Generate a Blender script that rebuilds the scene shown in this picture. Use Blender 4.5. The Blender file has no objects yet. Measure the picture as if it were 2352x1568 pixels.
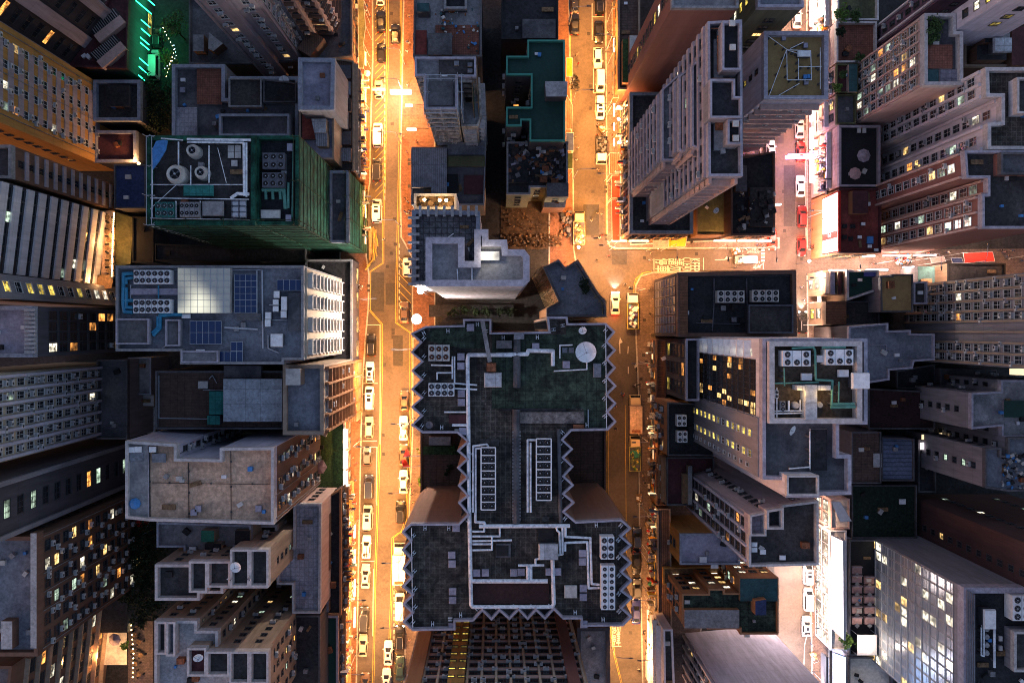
import bpy, bmesh, math, random
from mathutils import Vector, Matrix
from mathutils.geometry import tessellate_polygon
# ------------------------------------------------------------------ camera, world, sun, exposure
H = 170.0; FV = 1947.8; NX, NY = 1138.0, 758.3
sc = bpy.context.scene; col = sc.collection
cam = bpy.data.objects.new('camera', bpy.data.cameras.new('camera')); col.objects.link(cam)
cam.location = (0, 0, H); cam.data.sensor_width = 36; cam.data.lens = 36 * FV / 2352
cam.data.shift_x = 38 / 2352; cam.data.shift_y = -25.7 / 2352
cam.data.clip_start = 1; cam.data.clip_end = 3000; sc.camera = cam
world = bpy.data.worlds.new('World'); sc.world = world; world.use_nodes = True
nt = world.node_tree; nt.nodes.clear()
sky = nt.nodes.new('ShaderNodeTexSky'); sky.sky_type = 'NISHITA'; sky.sun_disc = False
SUN_EL, SUN_ROT = math.radians(5.0), math.radians(250)
sky.sun_elevation = SUN_EL; sky.sun_rotation = SUN_ROT; sky.altitude = 100; sky.air_density = 1.5; sky.dust_density = 2.0; sky.ozone_density = 3
tint = nt.nodes.new('ShaderNodeMix'); tint.data_type = 'RGBA'; tint.blend_type = 'MULTIPLY'; tint.inputs['Factor'].default_value = 1
tint.inputs['B'].default_value = (1.95, 1.46, 1.50, 1)
bg = nt.nodes.new('ShaderNodeBackground'); bg.inputs['Strength'].default_value = 0.15
wo = nt.nodes.new('ShaderNodeOutputWorld')
nt.links.new(sky.outputs[0], tint.inputs['A']); nt.links.new(tint.outputs['Result'], bg.inputs['Color']); nt.links.new(bg.outputs[0], wo.inputs['Surface'])
sun = bpy.data.objects.new('sun', bpy.data.lights.new('sun', 'SUN')); col.objects.link(sun)
sun.data.energy = 0.05; sun.data.angle = math.radians(25); sun.data.color = (.75, .7, 1.0)
sun.rotation_euler = (math.radians(60), 0, math.radians(200))
sc.view_settings.view_transform = 'Standard'; sc.view_settings.look = 'None'; sc.view_settings.gamma = 1; sc.view_settings.exposure = 1.2
sc.cycles.filter_width = 1.0; sc.cycles.use_denoising = True; sc.cycles.max_bounces = 4; sc.cycles.diffuse_bounces = 2; sc.cycles.glossy_bounces = 2
sc.cycles.transmission_bounces = 2; sc.cycles.sample_clamp_indirect = 4; sc.cycles.sample_clamp_direct = 40; sc.cycles.caustics_reflective = False; sc.cycles.caustics_refractive = False
rnd = random.Random(7)
LAMPP = 0.66

# ------------------------------------------------------------------ coordinates
def W(u, v, z=0.0):
    k = (H - z) / FV
    return Vector(((u - NX) * k, -(v - NY) * k, z))
def S(px, z=0.0): return px * (H - z) / FV          # pixels -> metres at height z
def VP(p):                                            # world -> V pixel
    k = FV / (H - p[2]); return (NX + p[0] * k, NY - p[1] * k)

# ------------------------------------------------------------------ materials
MATS = {}
def mat(name, c, rough=.85, var=.25, scale=.35, pat=None, ps=(1, .5), pd=.55, metal=0, c2=None, spec=.3, patch=0):
    m = bpy.data.materials.new(name); m.use_nodes = True; MATS[name] = m
    n = m.node_tree.nodes; L = m.node_tree.links
    b = n['Principled BSDF']; b.inputs['Roughness'].default_value = rough; b.inputs['Metallic'].default_value = metal
    b.inputs['Specular IOR Level'].default_value = spec
    geo = n.new('ShaderNodeNewGeometry')
    no = n.new('ShaderNodeTexNoise'); no.inputs['Scale'].default_value = scale; no.inputs['Detail'].default_value = 7; no.inputs['Roughness'].default_value = .62
    L.new(geo.outputs['Position'], no.inputs['Vector'])
    ramp = n.new('ShaderNodeMapRange'); ramp.inputs['From Min'].default_value = .3; ramp.inputs['From Max'].default_value = .7
    L.new(no.outputs['Fac'], ramp.inputs['Value'])
    mx = n.new('ShaderNodeMix'); mx.data_type = 'RGBA'
    d = c2 or tuple(x * (1 - var) for x in c); e = tuple(min(1, x * (1 + var * .6)) for x in c)
    mx.inputs['A'].default_value = (*d, 1); mx.inputs['B'].default_value = (*e, 1)
    L.new(ramp.outputs['Result'], mx.inputs['Factor']); out = mx.outputs['Result']
    fn = n.new('ShaderNodeTexNoise'); fn.inputs['Scale'].default_value = 1.9; fn.inputs['Detail'].default_value = 6; fn.inputs['Roughness'].default_value = .75
    L.new(geo.outputs['Position'], fn.inputs['Vector'])
    fr = n.new('ShaderNodeMapRange'); fr.inputs['From Min'].default_value = .36; fr.inputs['From Max'].default_value = .64; fr.inputs['To Min'].default_value = 1 - min(.55, var * 1.3); fr.inputs['To Max'].default_value = 1 + min(.5, var * .9)
    L.new(fn.outputs['Fac'], fr.inputs['Value'])
    fm = n.new('ShaderNodeVectorMath'); fm.operation = 'SCALE'; L.new(out, fm.inputs[0]); L.new(fr.outputs['Result'], fm.inputs['Scale']); out = fm.outputs[0]
    if patch:                                          # dark stained blotches
        n2 = n.new('ShaderNodeTexNoise'); n2.inputs['Scale'].default_value = scale * .45; n2.inputs['Detail'].default_value = 5; n2.inputs['Distortion'].default_value = .6
        L.new(geo.outputs['Position'], n2.inputs['Vector'])
        r2 = n.new('ShaderNodeMapRange'); r2.inputs['From Min'].default_value = .5; r2.inputs['From Max'].default_value = .6
        L.new(n2.outputs['Fac'], r2.inputs['Value'])
        m2 = n.new('ShaderNodeMix'); m2.data_type = 'RGBA'; m2.blend_type = 'MULTIPLY'
        mu = n.new('ShaderNodeMath'); mu.operation = 'MULTIPLY'; mu.inputs[1].default_value = 1.0; L.new(r2.outputs['Result'], mu.inputs[0])
        L.new(mu.outputs[0], m2.inputs['Factor']); L.new(out, m2.inputs['A']); m2.inputs['B'].default_value = (1 - patch, 1 - patch, 1 - patch * .9, 1)
        out = m2.outputs['Result']
    if pat:
        br = n.new('ShaderNodeTexBrick'); br.offset = .5 if pat == 'brick' else 0; br.inputs['Scale'].default_value = 1
        br.inputs['Brick Width'].default_value = ps[0]; br.inputs['Row Height'].default_value = ps[1]; br.inputs['Mortar Size'].default_value = ps[2] if len(ps) > 2 else .05
        br.inputs['Color1'].default_value = (1, 1, 1, 1); br.inputs['Color2'].default_value = (.82, .82, .82, 1); br.inputs['Mortar'].default_value = (pd, pd, pd, 1)
        L.new(geo.outputs['Position'], br.inputs['Vector'])
        m3 = n.new('ShaderNodeMix'); m3.data_type = 'RGBA'; m3.blend_type = 'MULTIPLY'; m3.inputs['Factor'].default_value = 1
        L.new(out, m3.inputs['A']); L.new(br.outputs['Color'], m3.inputs['B']); out = m3.outputs['Result']
    L.new(out, b.inputs['Base Color'])
    bp = n.new('ShaderNodeBump'); bp.inputs['Strength'].default_value = .25; bp.inputs['Distance'].default_value = .05
    L.new(no.outputs['Fac'], bp.inputs['Height']); L.new(bp.outputs['Normal'], b.inputs['Normal'])
    return m
def wallmat(name, c, var=.2, rough=.85, fh=3.0, line=.85):      # dirt streaks run down the wall, thin line at each storey
    m = bpy.data.materials.new(name); m.use_nodes = True; MATS[name] = m
    n = m.node_tree.nodes; L = m.node_tree.links; b = n['Principled BSDF']; b.inputs['Roughness'].default_value = rough; b.inputs['Specular IOR Level'].default_value = .25
    geo = n.new('ShaderNodeNewGeometry'); mp = n.new('ShaderNodeMapping'); mp.inputs['Scale'].default_value = (1.1, 1.1, .12)
    L.new(geo.outputs['Position'], mp.inputs['Vector'])
    no = n.new('ShaderNodeTexNoise'); no.inputs['Scale'].default_value = 1.3; no.inputs['Detail'].default_value = 9; no.inputs['Roughness'].default_value = .7
    L.new(mp.outputs[0], no.inputs['Vector'])
    r = n.new('ShaderNodeMapRange'); r.inputs['From Min'].default_value = .32; r.inputs['From Max'].default_value = .62; L.new(no.outputs['Fac'], r.inputs['Value'])
    mx = n.new('ShaderNodeMix'); mx.data_type = 'RGBA'; mx.inputs['A'].default_value = (*[x * (1 - var * 1.6) for x in c], 1); mx.inputs['B'].default_value = (*[min(1, x * (1 + var * .3)) for x in c], 1)
    L.new(r.outputs['Result'], mx.inputs['Factor'])
    sp = n.new('ShaderNodeSeparateXYZ'); L.new(geo.outputs['Position'], sp.inputs[0])
    md = n.new('ShaderNodeMath'); md.operation = 'MODULO'; md.inputs[1].default_value = fh; L.new(sp.outputs['Z'], md.inputs[0])
    lt = n.new('ShaderNodeMath'); lt.operation = 'LESS_THAN'; lt.inputs[1].default_value = .12; L.new(md.outputs[0], lt.inputs[0])
    m2 = n.new('ShaderNodeMix'); m2.data_type = 'RGBA'; m2.blend_type = 'MULTIPLY'; m2.inputs['B'].default_value = (line, line, line, 1)
    L.new(lt.outputs[0], m2.inputs['Factor']); L.new(mx.outputs['Result'], m2.inputs['A']); L.new(m2.outputs['Result'], b.inputs['Base Color'])
    return m
def emat(name, c, s, base=None):
    m = bpy.data.materials.new(name); m.use_nodes = True; MATS[name] = m
    b = m.node_tree.nodes['Principled BSDF']; b.inputs['Base Color'].default_value = (*(base or c), 1)
    b.inputs['Emission Color'].default_value = (*c, 1); b.inputs['Emission Strength'].default_value = s; b.inputs['Roughness'].default_value = .5
    return m
def litglass(name, c, s):                               # lit room behind glass: uneven blinds and furniture
    m = bpy.data.materials.new(name); m.use_nodes = True; MATS[name] = m
    n = m.node_tree.nodes; L = m.node_tree.links; b = n['Principled BSDF']
    b.inputs['Base Color'].default_value = (.05, .05, .05, 1); b.inputs['Roughness'].default_value = .15
    geo = n.new('ShaderNodeNewGeometry'); no = n.new('ShaderNodeTexNoise'); no.inputs['Scale'].default_value = 1.3; no.inputs['Detail'].default_value = 5
    L.new(geo.outputs['Position'], no.inputs['Vector'])
    r = n.new('ShaderNodeMapRange'); r.inputs['From Min'].default_value = .35; r.inputs['From Max'].default_value = .65; r.inputs['To Min'].default_value = .08; r.inputs['To Max'].default_value = 1.6
    L.new(no.outputs['Fac'], r.inputs['Value'])
    n3 = n.new('ShaderNodeTexNoise'); n3.inputs['Scale'].default_value = .33; n3.inputs['Detail'].default_value = 1; L.new(geo.outputs['Position'], n3.inputs['Vector'])
    r3 = n.new('ShaderNodeMapRange'); r3.inputs['From Min'].default_value = .38; r3.inputs['From Max'].default_value = .62; r3.inputs['To Min'].default_value = .15 * s; r3.inputs['To Max'].default_value = 1.35 * s; L.new(n3.outputs['Fac'], r3.inputs['Value'])
    mu = n.new('ShaderNodeMath'); mu.operation = 'MULTIPLY'; L.new(r3.outputs['Result'], mu.inputs[1]); L.new(r.outputs['Result'], mu.inputs[0])
    L.new(mu.outputs[0], b.inputs['Emission Strength']); b.inputs['Emission Color'].default_value = (*c, 1)
    return m
def gloss(name, c, rough=.25, metal=0, coat=0):
    m = bpy.data.materials.new(name); m.use_nodes = True; MATS[name] = m
    b = m.node_tree.nodes['Principled BSDF']; b.inputs['Base Color'].default_value = (*c, 1); b.inputs['Roughness'].default_value = rough; b.inputs['Metallic'].default_value = metal
    b.inputs['Coat Weight'].default_value = coat
    return m
R = mat
R('asphalt', (.105, .086, .074), var=.16, scale=.22, patch=.28); R('asphalt_patch', (.05, .047, .047), var=.2); R('ground_dark', (.035, .033, .035), var=.4)
R('paver', (.17, .125, .11), pat='brick', ps=(.6, .3, .03), pd=.6, var=.25); R('paver_red', (.20, .095, .06), pat='brick', ps=(.6, .3, .03), pd=.7, var=.25); R('kerb', (.33, .31, .29))
R('conc', (.27, .26, .27), patch=.35); R('conc_d', (.12, .115, .125), patch=.4); R('conc_l', (.42, .41, .42), patch=.2); R('conc_lav', (.36, .34, .42), patch=.3, var=.2); R('conc_blue', (.19, .20, .235), patch=.3)
R('tar', (.062, .056, .056), var=.35, patch=.35); R('tar_tile', (.066, .055, .047), pat='tile', ps=(.75, .75, .06), pd=1.55, patch=.55, var=.6, scale=.7); R('tar_d', (.03, .029, .034), var=.4)
R('tan_tile', (.66, .44, .31), pat='tile', ps=(.75, .75, .05), pd=.84, patch=.2, var=.25, scale=.6); R('pale_tile', (.40, .38, .43), pat='tile', ps=(.8, .8, .07), pd=.7, patch=.35, var=.25)
R('grey_tile', (.17, .165, .18), pat='tile', ps=(1.0, 1.0, .12), pd=.5, patch=.2, var=.4, scale=1.2); R('mauve_tile', (.27, .25, .30), pat='tile', ps=(.9, .9, .06), pd=.65, patch=.2)
R('green_roof', (.018, .055, .045), var=.12); R('green_moss', (.05, .072, .05), pat='tile', ps=(1.5, 1.5, .05), pd=.5, patch=.5, var=.7, scale=.8); R('green_edge', (.06, .26, .21), var=.1)
R('terracotta', (.26, .10, .07), pat='tile', ps=(.4, .4, .04), pd=.6, patch=.2); R('brown_floor', (.10, .075, .055), patch=.4, var=.4); R('beige_d', (.20, .175, .165), patch=.5, var=.5, scale=.8); R('pit', (.045, .02, .02), var=.3); R('maroon', (.10, .035, .04), patch=.3); R('red_roof', (.24, .055, .045), patch=.3); R('brown_roof', (.12, .075, .06), pat='tile', ps=(1.2, .5, .05), pd=.6)
R('chequer', (.45, .45, .46), pat='tile', ps=(1.2, 1.2, .02), pd=.3, var=.6, scale=1.2); R('ochre', (.33, .215, .09), var=.12, scale=.6); R('olive', (.12, .12, .06), patch=.4); R('teal_d', (.04, .10, .11), patch=.3); R('lawn', (.03, .06, .02), scale=3, var=.6)
R('corr_grey', (.32, .33, .38), pat='tile', ps=(.35, 30, .06), pd=.6, patch=.2); R('corr_blue', (.15, .18, .27), pat='tile', ps=(30, .8, .1), pd=.5, patch=.2); R('corr_white', (.52, .55, .60), pat='tile', ps=(2.4, 2.4, .05), pd=.6, patch=.12); R('corr_teal', (.03, .20, .18), pat='tile', ps=(1, 1, .06), pd=.6)
R('corr_brown', (.20, .12, .09), pat='tile', ps=(.4, 30, .06), pd=.5, patch=.2); R('corr_rust', (.22, .10, .055), pat='tile', ps=(30, .5, .06), pd=.6); R('yard', (.014, .028, .018), scale=2, var=.5); R('dirt', (.075, .045, .026), scale=.5, var=.5, patch=.5); R('rubble', (.11, .085, .07), scale=2.5, var=.7)
R('par_l', (.52, .48, .48), var=.2, scale=.8); R('par_lav', (.38, .355, .42), var=.22, scale=.8); R('par_blue', (.31, .325, .39), var=.22, scale=.8); R('par_c', (.27, .265, .28), var=.25, scale=.8); R('steel', (.45, .47, .52), rough=.45, metal=.3, var=.1); R('steel_d', (.10, .10, .12), rough=.5); R('white', (.82, .82, .84), var=.1, rough=.5, patch=.12, scale=1.2); R('white_pipe', (.82, .85, .9), var=.15, rough=.5, patch=.3, scale=2.5); R('off_white', (.55, .52, .49), var=.15, patch=.2, scale=1)
R('pipe_blue', (.04, .25, .42), rough=.4, var=.2, scale=2); R('pipe_green', (.10, .27, .22), rough=.5, var=.2, scale=2); R('rust', (.24, .09, .045), var=.4, scale=3); R('dark', (.02, .02, .023), var=.2); R('wood', (.22, .13, .07), var=.4, scale=3); R('bamboo', (.36, .25, .13), var=.3, scale=3)
R('cloth_red', (.55, .03, .02), rough=.7, var=.12); R('cloth_orange', (.75, .30, .03), rough=.7, var=.12); R('cloth_blue', (.06, .22, .52), rough=.7, var=.2); R('cloth_green', (.03, .18, .12), rough=.8, var=.25); R('cloth_white', (.72, .70, .72), rough=.7, var=.1); R('cloth_purple', (.13, .12, .34), var=.2); R('cloth_navy', (.04, .06, .15)); R('cloth_pink', (.45, .28, .27), var=.2); R('cloth_yellow', (.6, .45, .08)); R('cloth_mauve', (.32, .26, .30))
R('net', (.013, .085, .055), rough=.9, var=.95, scale=.45); R('card', (.45, .31, .17), var=.4, scale=2)
R('leaf', (.055, .10, .03), rough=.8, var=.5, scale=1.5); R('leaf_l', (.10, .19, .035), rough=.8, var=.4, scale=1.5); R('leaf_d', (.02, .035, .015), rough=.9, var=.5, scale=1.5); R('bark', (.09, .06, .04), scale=3)
R('paint_white', (.42, .41, .38), rough=.6, var=.12, scale=1.5); R('paint_yellow', (.50, .33, .05), rough=.6, var=.15, scale=1.5); R('manhole', (.045, .04, .04)); R('skin', (.45, .26, .18), rough=.6, var=.05); R('hair', (.015, .012, .01))
wallmat('w_dark', (.05, .045, .055)); wallmat('w_char', (.085, .08, .095)); wallmat('w_grey', (.25, .24, .27)); wallmat('w_mauve', (.38, .32, .36)); wallmat('w_lav', (.55, .52, .62)); wallmat('w_white', (.66, .62, .66), var=.15); wallmat('w_bluegrey', (.30, .30, .37), var=.25); wallmat('w_cream', (.47, .40, .30)); wallmat('w_pale', (.62, .50, .38), var=.12); wallmat('w_buff', (.52, .36, .25), var=.15); wallmat('w_orange', (.50, .26, .08)); wallmat('w_pink', (.55, .38, .34), var=.15)
wallmat('w_brown', (.17, .095, .07)); wallmat('w_plum', (.085, .045, .045)); wallmat('w_zig', (.30, .18, .14), var=.12); wallmat('w_redbrown', (.24, .105, .09), var=.1); wallmat('w_olive', (.16, .16, .11)); wallmat('w_tan', (.38, .28, .21)); wallmat('w_peel', (.5, .44, .40), var=.5); wallmat('w_terra', (.42, .20, .10), var=.15); wallmat('w_violet', (.16, .10, .15), var=.3)
gloss('glass', (.018, .022, .03), .12); gloss('glass_sheen_blue', (.20, .23, .27), .22); gloss('frame_d', (.05, .05, .055), .5); gloss('frame_w', (.5, .5, .5), .5); gloss('solar', (.012, .03, .10), .18); gloss('tyre', (.015, .015, .015), .8); gloss('rim', (.4, .4, .42), .3, .8); gloss('carglass', (.012, .014, .018), .08)  # the pale blue glass has white reflections put into its base colour
gloss('ac', (.58, .57, .58), .6); gloss('acfan', (.03, .03, .03), .6)
litglass('lit_warm', (1, .62, .22), 0.7); litglass('lit_white', (1, .9, .68), 0.7); litglass('lit_orange', (1, .38, .08), 0.6); litglass('lit_green', (.75, 1, .75), 0.3)
litglass('lit_yellow', (1, .72, .12), 0.45)
emat('em_shop', (1, .62, .30), 3); emat('em_shopw', (1, .85, .68), 3.5); emat('em_white', (1, .92, .88), 9); emat('em_sodium', (1, .55, .2), 14); emat('em_yellow', (1, .62, .10), 4); emat('em_green', (.02, 1, .38), 3.5); emat('em_purple', (.55, .16, 1), 3.5); emat('em_led', (1, .88, .92), 1.7); emat('em_red', (1, .03, .02), 1.0); emat('em_blue', (.5, .7, 1), 2.5); emat('em_tail', (1, .05, .01), 4); emat('em_head', (1, .95, .85), 14); emat('em_floor', (1, .75, .42), 0.6); emat('em_dot', (1, .7, .3), 16)
M = MATS

# ------------------------------------------------------------------ mesh builder
class MB:
    def __init__(s, o=(0, 0, 0)): s.v = []; s.f = []; s.m = []; s.mats = []; s.o = Vector(o)
    def mi(s, m):
        if m not in s.mats: s.mats.append(m)
        return s.mats.index(m)
    def face(s, pts, m):
        n = len(s.v); s.v += [tuple(Vector(p) - s.o) for p in pts]; s.f.append(tuple(range(n, n + len(pts)))); s.m.append(s.mi(m))
    def hull(s, ring0, ring1, m, top=True, bot=True, mt=None):
        n = len(ring0); b = len(s.v); s.v += [tuple(Vector(p) - s.o) for p in list(ring0) + list(ring1)]; k = s.mi(m)
        for i in range(n):
            j = (i + 1) % n; s.f.append((b + i, b + j, b + n + j, b + n + i)); s.m.append(k)
        if top: s.f.append(tuple(range(b + n, b + 2 * n))); s.m.append(s.mi(mt or m))
        if bot: s.f.append(tuple(reversed(range(b, b + n)))); s.m.append(k)
    def prism(s, poly, z0, z1, m, mt=None, bot=False, top=True):
        s.hull([(p[0], p[1], z0) for p in poly], [(p[0], p[1], z1) for p in poly], m, top, bot, mt)
    def box(s, x0, y0, z0, x1, y1, z1, m, mt=None):
        s.prism([(x0, y0), (x1, y0), (x1, y1), (x0, y1)], z0, z1, m, mt, bot=True)
    def obox(s, c, ux, sx, sy, z0, z1, m, mt=None):      # oriented box: centre c, unit x dir ux, full sizes
        ux = Vector((ux[0], ux[1])).normalized(); uy = Vector((-ux.y, ux.x)); c = Vector((c[0], c[1]))
        P = [c - ux * sx / 2 - uy * sy / 2, c + ux * sx / 2 - uy * sy / 2, c + ux * sx / 2 + uy * sy / 2, c - ux * sx / 2 + uy * sy / 2]
        s.prism(P, z0, z1, m, mt, bot=True)
    def tube(s, a, b, r, m, n=8, r2=None):
        a, b = Vector(a), Vector(b); d = (b - a).normalized(); u = d.orthogonal().normalized(); w = d.cross(u); r2 = r if r2 is None else r2
        A = [a + (u * math.cos(t) + w * math.sin(t)) * r for t in [2 * math.pi * i / n for i in range(n)]]
        B = [b + (u * math.cos(t) + w * math.sin(t)) * r2 for t in [2 * math.pi * i / n for i in range(n)]]
        s.hull(A, B, m)
    def path(s, pts, r, m, n=8):
        for a, b in zip(pts[:-1], pts[1:]): s.tube(a, b, r, m, n)
        for p in pts[1:-1]: s.ball(p, r * 1.03, m, 4, n)
    def ball(s, c, r, m, rings=6, n=10, sz=1):
        c = Vector(c); b = len(s.v); k = s.mi(m)
        for i in range(rings + 1):
            t = math.pi * i / rings
            for j in range(n):
                q = 2 * math.pi * j / n; s.v.append(tuple(c + Vector((r * math.sin(t) * math.cos(q), r * math.sin(t) * math.sin(q), r * sz * math.cos(t))) - s.o))
        for i in range(rings):
            for j in range(n):
                s.f.append((b + i * n + j, b + (i + 1) * n + j, b + (i + 1) * n + (j + 1) % n, b + i * n + (j + 1) % n)); s.m.append(k)
    def build(s, name, parent=None, smooth=False):
        me = bpy.data.meshes.new(name); me.from_pydata(s.v, [], s.f)
        for m in s.mats: me.materials.append(M[m])
        me.polygons.foreach_set('material_index', s.m)
        if smooth: me.polygons.foreach_set('use_smooth', [True] * len(s.f))
        me.update(); o = bpy.data.objects.new(name, me); col.objects.link(o)
        if parent: o.parent = parent
        else: o.location = s.o
        return o
def recalc(me):
    bm = bmesh.new(); bm.from_mesh(me); bmesh.ops.recalc_face_normals(bm, faces=bm.faces); bm.to_mesh(me); bm.free()
LABELS = {}
def tag(o, label, cat, group=None, kind=None):
    if kind: o['kind'] = kind
    if label:
        if group is None and label in LABELS: print('DUPLICATE LABEL', label)
        LABELS[label] = 1
        n = len(label.replace('-', ' ').split())
        if n > 16 or n < 4: print('LABEL LENGTH', n, label)
        o['label'] = label; o['category'] = cat
    if group: o['group'] = group
    return o
def empty(name, loc, rz=0):
    o = bpy.data.objects.new(name, None); col.objects.link(o); o.location = loc; o.rotation_euler = (0, 0, rz); o.empty_display_size = .5; return o
def link(mesh, name, parent, loc=(0, 0, 0), rz=0, sc_=None):
    o = bpy.data.objects.new(name, mesh); col.objects.link(o); o.parent = parent; o.location = loc; o.rotation_euler = (0, 0, rz)
    if sc_: o.scale = sc_
    return o
def ccw(p):
    a = sum(p[i][0] * p[(i + 1) % len(p)][1] - p[(i + 1) % len(p)][0] * p[i][1] for i in range(len(p)))
    return p if a > 0 else p[::-1]
def inset(p, d):
    n = len(p); out = []
    for i in range(n):
        a, b, c = Vector(p[i - 1][:2]), Vector(p[i][:2]), Vector(p[(i + 1) % n][:2])
        e1, e2 = (b - a).normalized(), (c - b).normalized(); n1, n2 = Vector((-e1.y, e1.x)), Vector((-e2.y, e2.x))
        k = n1 + n2; q = max(.25, k.dot(n1)); out.append(b + k * (d / q))
    return out
def inpoly(x, y, P):
    c = False
    for i in range(len(P)):
        a, b = P[i], P[i - 1]
        if (a[1] > y) != (b[1] > y) and x < (b[0] - a[0]) * (y - a[1]) / (b[1] - a[1]) + a[0]: c = not c
    return c

# ------------------------------------------------------------------ window and air-conditioner meshes (shared)
WM = {}
def window_mesh(w, h, kind, frame='frame_d', mull=2):
    key = (round(w, 2), round(h, 2), kind, frame, mull)
    if key in WM: return WM[key]
    b = MB(); t = .07; d = .07
    b.face([(-w / 2, -.02, -h / 2), (w / 2, -.02, -h / 2), (w / 2, -.02, h / 2), (-w / 2, -.02, h / 2)], kind)
    b.box(-w / 2 - t, -d, -h / 2 - t, w / 2 + t, 0, -h / 2, frame); b.box(-w / 2 - t, -d, h / 2, w / 2 + t, 0, h / 2 + t, frame)
    b.box(-w / 2 - t, -d, -h / 2, -w / 2, 0, h / 2, frame); b.box(w / 2, -d, -h / 2, w / 2 + t, 0, h / 2, frame)
    for i in range(1, mull): x = -w / 2 + w * i / mull; b.box(x - .03, -d * .8, -h / 2, x + .03, -.021, h / 2, frame)
    if h > 1.3: b.box(-w / 2, -d * .75, h * .12, w / 2, -.021, h * .12 + .05, frame)
    b.box(-w / 2 - .12, -.14, -h / 2 - t - .07, w / 2 + .12, 0, -h / 2 - t, frame)
    o = b.build('window'); me = o.data; bpy.data.objects.remove(o); WM[key] = me; return me
def ac_mesh():
    if 'ac' in WM: return WM['ac']
    b = MB(); b.box(-.42, -.55, -.28, .42, -.08, .28, 'ac'); b.box(-.38, -.08, -.3, -.3, 0, -.2, 'frame_d'); b.box(.3, -.08, -.3, .38, 0, -.2, 'frame_d')
    n = 12; b.face([(-.1 + .22 * math.cos(2 * math.pi * i / n), -.556, .22 * math.sin(2 * math.pi * i / n)) for i in range(n)], 'acfan')
    for k in range(3): b.box(-.36, -.5 + k * .13, .28, .36, -.45 + k * .13, .288, 'acfan')
    o = b.build('air_conditioner'); me = o.data; bpy.data.objects.remove(o); WM['ac'] = me; return me

# ------------------------------------------------------------------ buildings
BL = []
class Bld: pass
def bldg(name, label, pts, z, zref=None, z0=0, wall='w_grey', roof='tar', par=(.9, .45, 'conc'), fac=None, cat='building', ph='', group=None):
    zr_ = z if zref is None else zref
    P = ccw([tuple(W(u, v, zr_)[:2]) for u, v in pts])
    B = Bld(); B.name = name; B.poly = P; B.z = z; B.ph = ph or label; B.win = []; B.ac = []
    cx = sum(p[0] for p in P) / len(P); cy = sum(p[1] for p in P) / len(P)
    B.root = empty(name, (cx, cy, z0)); tag(B.root, label, cat, group); B.o = (cx, cy, z0); B.wall = wall
    B.zr = z - (par[0] if par else 0)
    _block(B, P, z0, z, wall, roof, par, fac); BL.append(B); return B
def _block(B, P, z0, z, wall, roof, par, fac, first=True):
    w = MB(B.o); zr = z - (par[0] if par else 0)
    w.prism(P, z0, zr, wall, top=False)
    if fac: facades(B, w, P, z0, zr, fac)
    w.build('wall', B.root)
    r = MB(B.o); r.face([(p[0], p[1], zr) for p in P], roof); r.build('roof', B.root)
    if par:
        par = (par[0], par[1], {'conc_l': 'par_l', 'conc_lav': 'par_lav', 'conc_blue': 'par_blue', 'conc': 'par_c'}.get(par[2], par[2]))
        q = MB(B.o); I = inset(P, par[1] * .72); n = len(P); Oo = inset(P, -.04)
        for i in range(n):
            j = (i + 1) % n
            q.face([(Oo[i][0], Oo[i][1], zr - .15), (Oo[j][0], Oo[j][1], zr - .15), (Oo[j][0], Oo[j][1], z), (Oo[i][0], Oo[i][1], z)], par[2])
            q.face([(Oo[i][0], Oo[i][1], z), (Oo[j][0], Oo[j][1], z), (I[j][0], I[j][1], z), (I[i][0], I[i][1], z)], par[2])
            q.face([(I[i][0], I[i][1], z), (I[j][0], I[j][1], z), (I[j][0], I[j][1], zr), (I[i][0], I[i][1], zr)], par[2])
        q.build('parapet', B.root)
def block(B, pts, z, zb=None, zref=None, wall=None, roof='tar', par=(.6, .35, 'conc'), fac=None):
    P = ccw([tuple(W(u, v, z if zref is None else zref)[:2]) for u, v in pts])
    _block(B, P, B.zr if zb is None else zb, z, wall or B.wall, roof, par, fac, False)
def facades(B, w, P, z0, z1, fac):
    n = len(P)
    for i in range(n):
        a, b = Vector(P[i]), Vector(P[(i + 1) % n]); e = b - a; L_ = e.length
        if L_ < 1.2: continue
        t = e / L_; nn = Vector((t.y, -t.x)); mid = (a + b) / 2
        if nn.dot(-mid) <= 0: continue                  # faces away from the street side the photo shows
        d = ('W' if nn.x < 0 else 'E') if abs(nn.x) > abs(nn.y) else ('S' if nn.y < 0 else 'N')
        st = fac.get(d, fac.get('all'))
        if st: facade(B, w, a, t, nn, L_, z0, z1, st)
LITS = ['lit_warm', 'lit_white', 'lit_orange', 'lit_green']
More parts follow.
